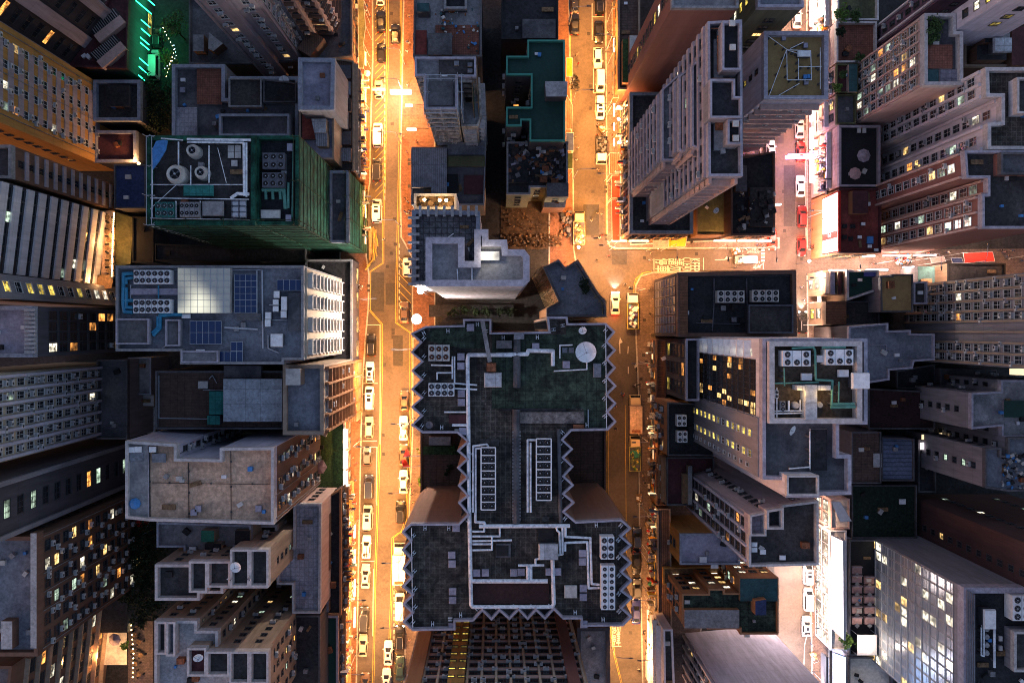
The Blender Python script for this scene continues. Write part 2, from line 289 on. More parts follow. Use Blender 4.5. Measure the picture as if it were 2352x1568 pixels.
def facade(B, w, a, t, nn, L_, z0, z1, st):
    g = st.get; fh = g('fh', 3.0); bw = g('bw', 3.0); zb = z0 + g('z0', 4.0); z1 = min(z1, g('zmax', 1e9))
    r = random.Random(hash((round(a.x), round(a.y), len(B.win))))
    nf = int((z1 - zb) / fh); m = g('m', .5); nb = max(1, int((L_ - 2 * m) / bw)); bw = (L_ - 2 * m) / nb
    ww, wh = min(g('ww', 1.5), bw - .3), g('wh', 1.5); skip = g('skip', ())
    if g('band'):
        bh, bm_, bd = g('band')
        for k in range(nf + 1):
            z = zb + k * fh - bh / 2; c = a + t * L_ / 2 + nn * (bd / 2 + .002)
            if z + bh < z1: w.obox(c, t, L_ - g('bi', .3) * 2, bd, z, z + bh, bm_)
    if g('pier'):
        pw, pm, pd = g('pier')
        for k in range(nb + 1):
            c = a + t * (m + k * bw) + nn * (pd / 2 + .003)
            w.obox(c, t, pw, pd, z0 + g('pz', 0), z1 - .1, pm)
    if g('line'):                                       # vertical downpipes
        for k in range(nb + 1):
            if r.random() < g('line'):
                p = a + t * (m + k * bw + .15) + nn * .12; w.tube((p.x, p.y, z0 + 1), (p.x, p.y, z1 - .3), .07, 'conc', 5)
    ang = math.atan2(t.y, t.x)
    for f in range(nf):
        for k in range(nb):
            if k in skip or (g('only') and k not in g('only')): continue
            p = a + t * (m + (k + .5) * bw) + nn * (g('off', 0) + .03); z = zb + f * fh + g('sill', .9) + wh / 2
            if z + wh / 2 > z1 - .1: continue
            u, v = VP((p.x, p.y, z))
            if not (-25 < u < 2377 and -25 < v < 1593): continue
            lit = r.random() < g('lit', .1)
            kind = r.choice(g('lits', LITS)) if lit else g('glass', 'glass')
            B.win.append((H - z, (p.x, p.y, z), ang, ww, wh, kind, g('frame', 'frame_d'), g('mull', 2)))
            if r.random() < g('ac', 0):
                q = p + t * (ww / 2 + .1) * r.choice((-1, 1)) * (0 if r.random() < .4 else 1); B.ac.append((H - z, (q.x, q.y, z - wh / 2 - .45 if r.random() < .6 else z), ang))
def finish_buildings():
    for B in BL:
        for nm, L_, get in (('window', B.win, lambda x: window_mesh(x[3], x[4], x[5], x[6], x[7])), ('air_conditioner', B.ac, lambda x: ac_mesh())):
            L_.sort(key=lambda x: x[0])
            o = Vector(B.o)
            for x in L_[:100]:
                link(get(x), nm, B.root, Vector(x[1]) - o, x[2])
            rest = L_[100:]
            if rest:
                me = bpy.data.meshes.new(nm); V = []; F = []; MI = []; mats = []
                for x in rest:
                    s = get(x); mt = Matrix.Translation(Vector(x[1]) - o) @ Matrix.Rotation(x[2], 4, 'Z'); b = len(V)
                    V += [tuple(mt @ v.co) for v in s.vertices]; mp = []
                    for q in s.materials:
                        if q not in mats: mats.append(q)
                        mp.append(mats.index(q))
                    for f in s.polygons: F.append([b + i for i in f.vertices]); MI.append(mp[f.material_index])
                me.from_pydata(V, [], F)
                for q in mats: me.materials.append(q)
                me.polygons.foreach_set('material_index', MI); me.update()
                c = bpy.data.objects.new(nm, me); col.objects.link(c); c.parent = B.root; c['kind'] = 'stuff'
# ------------------------------------------------------------------ ground, roads, pavements (structure)
def sheet(name, pts, z, m, kerb=None, zz=0):
    P = ccw([tuple(W(u, v, 0)[:2]) for u, v in pts]); b = MB((0, 0, 0))
    if kerb:
        I = inset(P, .28); b.prism(P, -.02, z, 'kerb'); b.face([(p[0], p[1], z + .004) for p in I], m)
    else: b.face([(p[0], p[1], z) for p in P], m)
    o = b.build(name); o['kind'] = 'structure'; return o
g = MB(); g.box(-900, -900, -1, 900, 900, 0, 'ground_dark'); g.build('ground')['kind'] = 'structure'
sheet('left_road', [(848, -60), (928, -60), (922, 300), (920, 545), (950, 590), (952, 760), (948, 1000), (938, 1640), (815, 1640), (832, 1000), (843, 700), (845, 560), (846, 400)], .006, 'asphalt')
sheet('middle_road', [(1300, -60), (1392, -60), (1393, 540), (1402, 572), (1880, 572), (1880, 628), (1500, 628), (1470, 640), (1460, 660), (1465, 1100), (1476, 1640), (1398, 1640), (1398, 1000), (1396, 760), (1318, 690), (1312, 500)], .006, 'asphalt')
sheet('right_road', [(1770, -60), (1852, -60), (1852, 640), (1864, 1640), (1780, 1640), (1775, 640)], .010, 'asphalt')
sheet('market_street', [(1852, 575), (2500, 570), (2500, 632), (1860, 632)], .012, 'paver')
sheet('left_pavement', [(780, -60), (857, -60), (858, 130), (853, 300), (851, 420), (843, 470), (843, 590), (849, 630), (848, 700), (841, 780), (835, 870), (831, 1000), (826, 1250), (819, 1640), (760, 1640), (780, 800)], .13, 'paver_red', True)
sheet('centre_pavement', [(927, -60), (1000, -60), (1000, 770), (946, 764), (946, 640), (944, 590), (930, 562), (920, 545), (918, 400), (922, 200)], .13, 'paver_red', True)
sheet('zigzag_pavement', [(947, 775), (1010, 775), (1005, 1640), (925, 1640), (936, 1230), (946, 1000)], .13, 'paver', True)
sheet('middle_pavement', [(1260, -60), (1308, -60), (1310, 130), (1314, 300), (1318, 420), (1319, 570), (1330, 640), (1260, 640)], .13, 'paver_red', True)
sheet('tower_pavement', [(1389, -60), (1440, -60), (1450, 560), (1790, 545), (1790, 571), (1500, 572), (1412, 572), (1400, 567), (1393, 552)], .13, 'paver', True)
sheet('corner_pavement', [(1500, 624), (1780, 624), (1780, 800), (1560, 1640), (1476, 1640), (1467, 1200), (1465, 900), (1456, 700), (1459, 655), (1470, 633)], .13, 'paver', True)
sheet('shop_pavement', [(1851, -60), (1930, -60), (1930, 575), (1852, 575)], .13, 'paver', True)
sheet('east_pavement', [(1852, 632), (1905, 632), (1905, 1640), (1864, 1640), (1856, 900)], .13, 'paver', True)
sheet('west_pavement', [(1745, -60), (1776, -60), (1776, 560), (1745, 560)], .13, 'paver', True)
for q in ([(886, 650), (911, 650), (911, 700), (886, 700)], [(850, 625), (882, 625), (882, 716), (850, 716)], [(1340, 470), (1376, 470), (1376, 540), (1340, 540)], [(1405, 575), (1440, 575), (1440, 608), (1405, 608)], [(1775, 100), (1800, 100), (1800, 330), (1775, 330)], [(1800, 380), (1826, 380), (1826, 520), (1800, 520)], [(903, 770), (925, 770), (925, 840), (903, 840)]):
    sheet('road_patch', q, .014, 'asphalt_patch')
def lines(name, polys, w, m, z=.019):
    b = MB()
    for pts in polys:
        P = [W(u, v) for u, v in pts]
        for i in range(len(P) - 1):
            d = (P[i + 1] - P[i]).normalized(); q = Vector((-d.y, d.x, 0)) * w / 2; zz = z + .0004 * i; up = Vector((0, 0, zz))
            a, c = P[i] + up - (d * w * .4 if i else d * 0), P[i + 1] + up + (d * w * .4 if i < len(P) - 2 else d * 0)
            b.face([a - q, c - q, c + q, a + q], m)
    o = b.build(name); o['kind'] = 'structure'
def off(pts, d): return [(u + d, v) for u, v in pts]
LL = [(890, -30), (890, 150), (886, 260), (884, 400), (880, 520), (880, 604), (850, 624), (849, 712), (877, 744), (877, 850), (873, 1000), (867, 1180), (862, 1320), (857, 1580)]
LR = [(921, -30), (921, 200), (918, 330), (915, 480), (911, 640), (910, 741), (943, 764), (943, 900), (940, 1040), (933, 1190), (924, 1218), (902, 1234), (899, 1360), (895, 1468), (892, 1580)]
lines('yellow_road_marking', [off(LL, -1.8), off(LL, 1.8), off(LR, -1.8), off(LR, 1.8)], .10, 'paint_yellow')
LM = [(1392, 0), (1392, 545), (1399, 566), (1412, 573), (1490, 574), (1780, 571)]
LC = [(1720, 622), (1497, 623), (1478, 627), (1463, 640), (1459, 655), (1458, 690)]
LB = [(1397, 980), (1397, 1140), (1400, 1300), (1406, 1450), (1412, 1500), (1432, 1580)]
LD = [(1470, 1300), (1474, 1440), (1478, 1580)]
lines('yellow_road_marking', [LM, off(LM, 3), LC, off(LC, -3), LB, off(LB, -3), LD, off(LD, 3), [(1310, 60), (1312, 200), (1316, 400)], [(1436, 930), (1439, 1300)]], .09, 'paint_yellow', .021)
ch = [[(862, y), (883, y - 22)] for y in range(20, 460, 15)] + [[(915, y), (944, y + 30)] for y in range(590, 700, 19)] + [[(906, y), (922, y + 20)] for y in range(1328, 1570, 24)]
lines('yellow_hatch_marking', ch, .10, 'paint_yellow', .024)
dash = [[(x, y), (x, y + 9)] for x, y0, y1 in ((884, 0, 460), (917, 560, 740), (905, 1250, 1480)) for y in range(y0, y1, 15)]
lines('white_road_marking', dash + [[(843, 746), (873, 746), (873, 1020)], [(835, 880), (868, 880)], [(833, 1012), (866, 1012)], [(832, 1026), (866, 1026), (864, 1150), (866, 1160)], [(829, 1288), (860, 1288)], [(858, 1305), (856, 1460)],
    [(1360, 8), (1360, 92)], [(1360, 39), (1386, 39)], [(1363, 110), (1386, 110)], [(1363, 110), (1363, 214)], [(1363, 214), (1388, 214)],
    [(1502, 594), (1502, 622)], [(1616, 592), (1616, 620)], [(1423, 782), (1424, 812)], [(1443, 795), (1442, 812)], [(1443, 842), (1443, 858)], [(1406, 1483), (1427, 1483)],
    [(1642, 597), (1666, 596)], [(1735, 617), (1755, 604)], [(1753, 604), (1753, 618)], [(1849, 300), (1851, 560)], [(1862, 1290), (1863, 1390), (1855, 1450), (1848, 1480), (1846, 1540)]], .16, 'paint_white', .027)
lines('white_give_way_marking', [[(x, y), (x, y + 5)] for x in (1750, 1754.5) for y in range(548, 602, 8)], .3, 'paint_white', .03)
b = MB()
for cx, cy in ((1668, 594),): b.face([W(1662, 597.5, 0) + Vector((0, 0, .031)), W(1681, 592.5, 0) + Vector((0, 0, .031)), W(1668, 589, 0) + Vector((0, 0, .031))], 'paint_white')
b.face([W(1421, 790) + Vector((0, 0, .031)), W(1430, 786) + Vector((0, 0, .031)), W(1424, 774) + Vector((0, 0, .031))], 'paint_white')
b.build('white_road_arrow')['kind'] = 'structure'
mh = MB(); mr = random.Random(3)
for u, v in [(899, 32), (901, 285), (906, 503), (908, 561), (899, 582), (890, 612), (903, 757), (903, 765), (903, 774), (883, 837), (880, 999), (881, 1042), (1352, 78), (1356, 198), (1356, 249), (1362, 440), (1417, 590), (1432, 599), (1361, 541), (1600, 583), (1480, 592), (1450, 662), (1480, 675), (1501, 761), (1500, 878), (1488, 983), (1448, 1452), (1802, 530), (1800, 440), (1801, 663), (1841, 595), (1476, 760), (1489, 700), (1857, 440), (1475, 900), (1486, 1000)]:
    p = W(u, v); mh.box(p.x - .32, p.y - .32, .0, p.x + .32, p.y + .32, .03, 'manhole')
for u, v in [(1480, 735), (1492, 1010), (1478, 815), (1484, 830), (1490, 850), (1472, 870), (1499, 770), (1491, 905), (847, 656), (847, 667), (1391, 430), (1391, 440), (1392, 541), (1392, 549), (940, 368), (940, 377), (940, 428)]:
    p = W(u, v); mh.box(p.x - .3, p.y - .3, .13, p.x + .3, p.y + .3, .145, 'manhole')
mh.build('manhole_covers')['kind'] = 'structure'
def text(body, u, v, w, h, rz, m='paint_white', z=.03, name='road_text', parent=None):
    c = bpy.data.curves.new('t', 'FONT'); c.body = body; c.align_x = 'CENTER'; c.align_y = 'CENTER'; c.extrude = 0; c.offset = .012
    o = bpy.data.objects.new('t', c); col.objects.link(o); bpy.context.view_layer.update()
    me = bpy.data.meshes.new_from_object(o.evaluated_get(bpy.context.evaluated_depsgraph_get())); bpy.data.objects.remove(o)
    xs = [q.co.x for q in me.vertices]; ys = [q.co.y for q in me.vertices]; cx, cy = (min(xs) + max(xs)) / 2, (min(ys) + max(ys)) / 2
    sx, sy = w / (max(xs) - min(xs)), h / (max(ys) - min(ys))
    for q in me.vertices: q.co = ((q.co.x - cx) * sx, (q.co.y - cy) * sy, q.co.z)
    me.materials.clear(); me.materials.append(M[m]); o = bpy.data.objects.new(name, me); col.objects.link(o)
    o.location = W(u, v, z); o.rotation_euler = (0, 0, rz); return o
for s_, u, v, w_, h_ in (('KEEP', 1596, 608, 2.6, 2.0), ('CLEAR', 1578, 608, 2.9, 1.8), ('請勿', 1552, 609, 2.7, 3.0), ('停車', 1522, 609, 2.7, 3.0)):
    text(s_, u, v, w_, h_, -math.pi / 2)['kind'] = 'structure'
text('請勿', 1415, 1438, 1.75, 2.7, 0)['kind'] = 'structure'; text('停車', 1415, 1466, 1.75, 2.7, 0)['kind'] = 'structure'
text('LEFT', 1740, 602.5, 1.1, .45, 0)['kind'] = 'structure'; text('望左', 1738, 612, 1.6, .75, 0)['kind'] = 'structure'
text('望右', 1732, 571, 1.6, .6, math.pi)['kind'] = 'structure'; text('LOOK RIGHT', 1731, 578.5, 2.6, .4, math.pi)['kind'] = 'structure'

# ------------------------------------------------------------------ buildings, west side
P_ = lambda h, w, m: (h, w, m)
res = dict(fh=2.9, bw=2.8, ww=1.2, wh=1.3, lit=.12, ac=.35)
b = bldg('office_tower', 'dark tower with broad pale vertical piers in the far top left corner', [(128, 152), (236, 18), (110, -120), (-80, 60)], 85, 14, wall='w_dark', par=None,
    fac=dict(all=dict(fh=3.4, bw=5.2, ww=2.6, wh=1.2, lit=.07, lits=['lit_orange'], pier=(2.3, 'w_mauve', .5), z0=6, mull=3)))
b = bldg('mall_building', 'low maroon-roofed mall with green neon bars beside the tree alley', [(128, 152), (290, 157), (296, -40), (268, -40), (236, 18)], 12, wall='w_dark', roof='maroon', par=(.8, .4, 'maroon'), ph='the maroon mall roof',
    fac=dict(E=dict(fh=4, bw=5, ww=3.8, wh=1.8, lit=.9, lits=['lit_yellow'], z0=.5, zmax=5, mull=4)))
MALL = b
for q in ([(202, 64), (258, 14), (282, 46), (222, 92)], [(201, 122), (259, 76), (284, 106), (230, 152)]):
    P = ccw([tuple(W(u, v, 13)[:2]) for u, v in q]); k = MB(b.o); k.prism(P, 11.2, 12.2, 'w_dark', 'tar_d')
    A, B_, C_, D_ = [Vector((*W(u, v, 13)[:2], 0)) for u, v in q]
    for t in [i / 14 for i in range(1, 14)]:
        p, r_ = A.lerp(B_, t), D_.lerp(C_, t); r_ = p.lerp(r_, .72); k.tube((p.x, p.y, 12.3), (r_.x, r_.y, 12.3), .09, 'conc', 5)
    p, r_ = D_.lerp(A, .14), C_.lerp(B_, .14); d = (r_ - p).normalized(); k.obox(((p + r_) / 2)[:2], d[:2], (r_ - p).length, 1.7, 11.2, 12.6, 'w_pink'); k.build('skylight', b.root)
b = bldg('apartment_tower', 'orange tower with pale floor bands on the upper left edge', [(212, 182), (212, 370), (60, 370), (60, 182)], 88, 10, wall='w_orange', par=None,
    fac=dict(E=dict(fh=2.9, bw=3.0, ww=1.2, wh=1.5, lit=.13, ac=.7, z0=8, m=1.2, band=(1.5, 'w_mauve', .12), bi=2.4, line=.5, frame='frame_w'), S=dict(fh=2.9, bw=5, ww=1, wh=1, lit=.02, z0=10)))
b = bldg('shop_building', 'dark low roof between the orange tower and the park trees', [(214, 184), (322, 184), (322, 277), (214, 277)], 10, wall='w_char', roof='tar', ph='the dark low roof', par=(1, .8, 'conc_blue'))
block(b, [(243, 195), (296, 195), (296, 244), (243, 244)], 10.4, roof='tar_d', par=None)
b = bldg('shop_building', 'maroon low roof with a pale right parapet below the lit cream gap', [(214, 300), (312, 300), (312, 372), (214, 372)], 9, wall='w_char', roof='maroon', par=(1, .7, 'conc_blue'), ph='the low maroon roof')
b = bldg('podium_building', 'dark podium with sheds under the pink twin towers', [(434, -40), (808, -40), (808, 128), (600, 146), (434, 146)], 8, wall='w_brown', roof='conc_d', par=(.8, .35, 'conc_d'), ph='the dark podium',
    fac=dict(E=dict(fh=3.4, bw=3, ww=2, wh=1.6, lit=.5, z0=.4, ac=.4, lits=['lit_orange'])))
for q, zz, m in (([(444, 80), (468, 80), (468, 118), (444, 118)], 9.6, 'conc'), ([(480, 75), (512, 100), (490, 118), (478, 112)], 10, 'conc_l'), ([(682, 112), (712, 70), (744, 88), (712, 130)], 11, 'corr_brown')): block(b, q, zz, roof=m, par=None)
b = bldg('apartment_tower', 'grey mauve tower with stepped bays, left one of the top pair', [(586, 154), (640, 150), (640, 138), (690, 136), (690, 100), (660, 40), (560, 40)], 85, 8, wall='w_mauve', par=None,
    fac=dict(all=dict(fh=2.9, bw=2.0, ww=1.1, wh=1.4, lit=.06, ac=.5, z0=3, m=.5, line=.5, frame='frame_w')))
b = bldg('apartment_tower', 'pink brown tower with lit balconies, right one of the top pair', [(703, 90), (730, 90), (730, 76), (766, 78), (778, 50), (778, -20), (703, -20)], 85, 8, wall='w_pink', par=None,
    fac=dict(all=dict(fh=2.9, bw=2.6, ww=1.6, wh=1.2, lit=.2, lits=['lit_orange', 'lit_warm'], ac=.4, z0=3, band=(.3, 'w_brown', .6))))
b = bldg('apartment_building', 'flat grey roofs with pale parapets above the green netted building', [(395, 148), (516, 148), (516, 226), (528, 226), (528, 176), (685, 176), (685, 322), (395, 322)], 20, wall='w_grey', roof='conc_d', par=(1.2, .8, 'conc_blue'), ph='the grey parapet roofs')
for q, zz, m, pr in (([(400, 247), (452, 247), (452, 318), (400, 318)], 19.6, 'pale_tile', None), ([(452, 154), (510, 154), (510, 240), (452, 240)], 19.4, 'terracotta', None), ([(503, 262), (664, 262), (664, 312), (503, 312)], 22.5, 'conc_d', (1, .5, 'conc_blue')), ([(525, 180), (600, 180), (600, 245), (525, 245)], 21, 'tar', (.5, .3, 'conc')), ([(605, 182), (680, 190), (680, 235), (605, 235)], 20.8, 'tar_d', (.4, .3, 'conc_d'))): block(b, q, zz, roof=m, par=pr)
GP = b
b = bldg('apartment_building', 'lavender flat roof with wide parapet beside the left road', [(685, 133), (769, 134), (767, 252), (685, 252)], 28, wall='w_grey', roof='conc_lav', par=(1, .9, 'conc_blue'), ph='the lavender roof')
b = bldg('tenement_building', 'cluttered reddish roof with pale corrugated sheds beside the left road', [(687, 253), (767, 253), (767, 366), (687, 366)], 22, wall='w_tan', roof='conc_lav', par=(.9, .4, 'w_tan'), ph='the cluttered reddish roof')
block(b, [(694, 262), (724, 262), (724, 320), (694, 320)], 21.9, roof='red_roof', par=None); block(b, [(715, 273), (749, 273), (749, 305), (722, 305)], 23.6, roof='corr_white', par=None); block(b, [(722, 305), (752, 305), (752, 336), (728, 336)], 23.2, roof='corr_grey', par=None)
b = bldg('tenement_building', 'narrow brown shop row with signs facing the upper left road', [(769, 134), (812, 140), (812, 393), (767, 393)], 14, wall='w_brown', roof='corr_brown', par=(.5, .3, 'w_tan'), ph='the brown shop row',
    fac=dict(E=dict(fh=3.2, bw=2.6, ww=1.9, wh=1.5, lit=.3, ac=.8, z0=3.5, band=(.3, 'w_tan', .7), lits=['lit_orange', 'lit_warm'])))
for i, y in enumerate(range(150, 380, 38)): block(b, [(770, y), (806, y), (806, y + 30), (770, y + 30)], 14 + .4 * (i % 3), roof=['steel_d', 'corr_grey', 'tar', 'corr_brown'][i % 4], par=None)
b = bldg('hospital_building', 'roof of cooling towers and pipes wrapped in green netting', [(338, 312), (586, 312), (586, 517), (338, 517)], 45, wall='net', roof='tar', par=(1, .9, 'net'), ph='the netted roof'); NET1 = b
b = bldg('hospital_building', 'right half of the netted block with fan units', [(587, 312), (686, 312), (686, 516), (587, 516)], 44, wall='net', roof='tar_d', par=(1.4, .7, 'net'), ph='the netted fan roof'); NET2 = b
b = bldg('office_building', 'lower green netted wing by the left road', [(756, 392), (801, 392), (801, 557), (756, 557)], 21, wall='net', roof='conc_d', par=(1, .6, 'conc_blue'), ph='the lower netted wing'); NET3 = b
fin = dict(fh=3.0, bw=3.6, ww=2.6, wh=1.2, lit=.08, z0=4)
b = bldg('apartment_tower', 'brown grey tower with dark piers below the orange tower', [(25, 333), (25, 409), (-90, 409), (-90, 333)], 41, wall='w_brown', roof='conc_d', par=(1, .6, 'conc'),
    fac=dict(E=dict(fh=2.9, bw=2.4, ww=1.0, wh=1.3, lit=.04, ac=.25, z0=2, band=(.9, 'w_mauve', .25)), all=dict(fh=2.9, bw=6, ww=1, wh=1, z0=6, lit=.02)))
b = bldg('office_tower', 'tower with bright lilac fins across its dark glass face', [(237, 485), (217, 654), (60, 654), (60, 485)], 85, 10, wall='w_dark', par=None,
    fac=dict(E=dict(fh=3.6, bw=1.8, ww=1.6, wh=1.7, lit=.10, lits=['lit_green', 'lit_white'], z0=10, band=(1.95, 'w_white', .35), bi=.2, frame='frame_d', mull=1)))
b = bldg('office_tower', 'slim grey tower face with one column of lit windows', [(250, 657), (264, 702), (60, 702), (60, 657)], 85, 8, wall='w_grey', par=None, fac=dict(E=dict(fh=3.2, bw=3.6, ww=1.6, wh=1.5, lit=.8, lits=['lit_yellow', 'lit_white'], z0=3, frame='frame_w')))
b = bldg('office_building', 'curved glass block with a few glowing window strips', [(75, 703), (75, 820), (-90, 820), (-90, 703)], 42, wall='w_char', roof='conc_lav', par=(1.2, .8, 'conc_blue'), ph='the curved glass block',
    fac=dict(E=dict(fh=3.3, bw=1.5, ww=1.3, wh=2.4, lit=.14, z0=5, lits=['lit_white', 'lit_orange', 'lit_warm'], sill=.3, mull=1, ac=.05)))
lou = MB(b.o)
for i in range(11): p = W(67, 712 + i * 9.6, 42.5); lou.box(p.x - .8, p.y - .22, 41.9, p.x + .8, p.y + .22, 42.4, 'conc_l')
lou.build('louvre', b.root)
b = bldg('apartment_tower', 'cream tower with four rows of windows on the left edge', [(224, 838), (222, 1003), (60, 1003), (60, 838)], 88, 14, wall='w_cream', par=None,
    fac=dict(E=dict(fh=2.9, bw=1.9, ww=1.05, wh=1.8, lit=.10, ac=.8, z0=3, sill=.6, line=.3, pier=(.45, 'w_lav', .5), frame='frame_w')))
b = bldg('shop_building', 'navy low roof west of the netted block', [(262, 378), (334, 378), (334, 478), (262, 478)], 12, wall='w_char', roof='cloth_navy', par=(.5, .3, 'conc_d'), ph='the navy low roof')
b = bldg('shop_building', 'black roof with small red beacons below the navy one', [(304, 498), (352, 498), (352, 602), (304, 602)], 8, wall='w_char', roof='dark', par=(.4, .3, 'dark'), ph='the black beacon roof')
b = bldg('shop_building', 'dim machine roofs in the alley north of the solar roof', [(356, 560), (700, 572), (700, 600), (356, 598)], 9, wall='w_char', roof='tar_d', par=(.5, .3, 'dark'), ph='the alley machine roofs')
b = bldg('podium_building', 'stained dark flat roof at the foot of the cream tower', [(222, 826), (292, 826), (292, 1008), (222, 1008)], 14, wall='w_grey', roof='conc_d', par=(.9, .4, 'conc_d'), ph='the stained dark roof')
b = bldg('shop_building', 'smooth grey low roof beside the yellow lit alley', [(294, 821), (346, 821), (346, 906), (294, 906)], 9, wall='w_grey', roof='conc', par=(.4, .3, 'conc_blue'), ph='the smooth grey roof')
b = bldg('shop_building', 'pale canopy roof above the chequered dining yard', [(306, 907), (353, 907), (353, 932), (306, 932)], 7, wall='w_cream', roof='off_white', par=None)
b = bldg('office_tower', 'slate grey tower with tall glowing windows on the left edge', [(262, 1024), (262, 1132), (60, 1132), (60, 1024)], 88, 10, wall='w_char', par=None,
    fac=dict(E=dict(fh=3.6, bw=4.6, ww=2.6, wh=1.5, lit=.3, lits=['lit_warm', 'lit_orange', 'lit_green'], z0=4, pier=(.7, 'w_grey', .5), mull=3)))
b = bldg('apartment_tower', 'brown tower crowded with air conditioners and lit windows', [(86, 1232), (86, 1506), (-70, 1506), (-70, 1232)], 40, wall='w_brown', roof='conc_blue', par=(1.2, .8, 'w_brown'), ph='the brown crowded tower',
    fac=dict(E=dict(fh=2.8, bw=2.6, ww=1.7, wh=1.4, lit=.28, ac=.9, z0=2, line=.7), N=dict(fh=2.8, bw=4, ww=1, wh=1, lit=.03, z0=4)))
block(b, [(2, 1426), (28, 1426), (28, 1490), (2, 1490)], 40.6, roof='conc_l', par=None); block(b, [(70, 1224), (84, 1224), (84, 1488), (70, 1488)], 41, zb=39, roof='conc_l', par=None)
b = bldg('arcade_building', 'old block with arched balconies in the bottom left corner', [(230, 1388), (206, 1620), (40, 1620), (40, 1388)], 36, 6, wall='w_brown', par=(1, .6, 'w_brown'), roof='conc_d',
    fac=dict(E=dict(fh=3.6, bw=3.4, ww=2.2, wh=1.9, lit=.12, lits=['lit_orange', 'lit_white'], z0=3, band=(.35, 'w_tan', .7))))
b = bldg('office_building', 'solar panel roof with blue pipes and pale finned side wall', [(266, 610), (697, 610), (697, 826), (652, 826), (652, 836), (414, 836), (414, 806), (266, 806)], 40, wall='w_grey', roof='conc_blue', par=(1, .5, 'conc'), ph='the solar panel roof'); SOL = b
fc = MB(b.o)
xw = W(697, 0, 40).x; e0, e1 = W(0, 612, 40).y, W(0, 826, 40).y
fc.box(xw + .005, e1 + .2, 9, xw + .25, e0 - .2, 38.8, 'w_pale')
for (va, vb) in ((631, 664), (681, 711), (730, 761), (779, 812)):                  # four stacks of deep window slots
    ya, yb = W(0, va, 34).y, W(0, vb, 34).y
    for k in range(10):
        z = 10.4 + k * 2.85
        fc.box(xw + .26, yb + .15, z, xw + .30, ya - .15, z + 1.5, 'glass'); fc.box(xw + .25, yb, z + 1.5, xw + 1.0, ya, z + 2.1, 'off_white')
        for i in range(2): y = ya if i else yb; fc.box(xw + .25, y - .1, z, xw + 1.0, y + .1, z + 1.5, 'off_white')
fc.build('finned_wall', b.root)
b = bldg('podium_building', 'narrow black podium with lit shop ledge below the finned wall', [(701, 596), (809, 596), (809, 836), (701, 836)], 8, wall='w_char', roof='tar_d', par=(.5, .5, 'conc'), ph='the narrow black podium',
    fac=dict(E=dict(fh=4, bw=4, ww=3, wh=2.2, lit=1, lits=['lit_warm'], z0=.3, mull=3)))
b = bldg('office_building', 'dark flat roof with white sheds and teal strips', [(357, 852), (650, 852), (650, 985), (357, 985)], 30, wall='w_char', roof='brown_roof', par=(.8, .4, 'conc_d'), ph='the white shed roof')
for q, zz, m in (([(513, 870), (648, 870), (648, 968), (513, 968)], 31.5, 'corr_white'), ([(480, 898), (512, 898), (512, 952), (480, 952)], 30.8, 'corr_teal'), ([(476, 954), (505, 954), (505, 975), (476, 975)], 30.6, 'corr_teal'), ([(514, 840), (600, 840), (600, 868), (514, 868)], 30.5, 'conc_d')): block(b, q, zz, roof=m, par=None)
SHED = b
b = bldg('office_building', 'blue grey roof with an orange window grid facing the left road', [(650, 838), (743, 838), (743, 998), (650, 998)], 35, wall='w_tan', roof='conc_blue', par=(1, .8, 'w_tan'), ph='the blue grey roof',
    fac=dict(E=dict(fh=2.9, bw=2.3, ww=1.7, wh=1.7, lit=.05, ac=.12, z0=5, glass='glass', frame='frame_w', mull=1, band=(.35, 'w_terra', .7), pier=(.35, 'w_terra', .7))))
block(b, [(656, 846), (690, 846), (690, 884), (656, 884)], 37, roof='off_white', par=None)
b = bldg('shop_building', 'brown tiled shop canopy under the orange window grid', [(800, 833), (822, 833), (819, 968), (796, 968)], 5, wall='w_tan', roof='corr_brown', par=None)
b = bldg('apartment_building', 'large tan tiled roof with a notched north light well', [(288, 1012), (405, 1020), (405, 1053), (505, 1055), (505, 1029), (628, 1027), (628, 1204), (345, 1196), (288, 1190)], 41, wall='w_lav', roof='tan_tile', par=(1.1, .55, 'conc_l'), ph='the tan tiled roof',
    fac=dict(E=dict(fh=2.9, bw=2.7, ww=1.3, wh=1.4, lit=.16, ac=1, z0=4, line=.6, off=.0), W=dict(fh=2.9, bw=2, ww=.8, wh=1.1, lit=.8, lits=['lit_yellow', 'lit_white'], z0=2)))
TAN = b
block(b, [(292, 1020), (340, 1020), (340, 1188), (292, 1188)], 40.4, roof='conc', par=None)
ew = MB(b.o); xw = W(628, 0, 41).x; ew.box(xw + .003, W(0, 1204, 41).y + .1, 4, xw + .02, W(0, 1027, 41).y - .1, 39, 'w_brown'); ew.build('brick_facing', b.root)
b = bldg('podium_building', 'lawn terrace with a blazing white shop edge on the left road', [(700, 962), (792, 962), (792, 1132), (700, 1132)], 7, wall='w_brown', roof='lawn', par=(.6, .4, 'conc_l'), ph='the lawn terrace', fac=dict(E=dict(fh=3.4, bw=3, ww=2.4, wh=2, lit=1, lits=['lit_warm'], z0=.2)))
LAWN = b
b = bldg('apartment_building', 'pale tiled roof slab beside red and black side strips', [(674, 1157), (737, 1157), (735, 1408), (671, 1408), (671, 1342), (636, 1342), (636, 1256), (674, 1256)], 22, wall='w_pink', roof='pale_tile', par=(1, .5, 'conc_l'), ph='the pale tiled slab', fac=dict(N=dict(fh=3, bw=4, ww=1, wh=1, lit=.1, z0=5)))
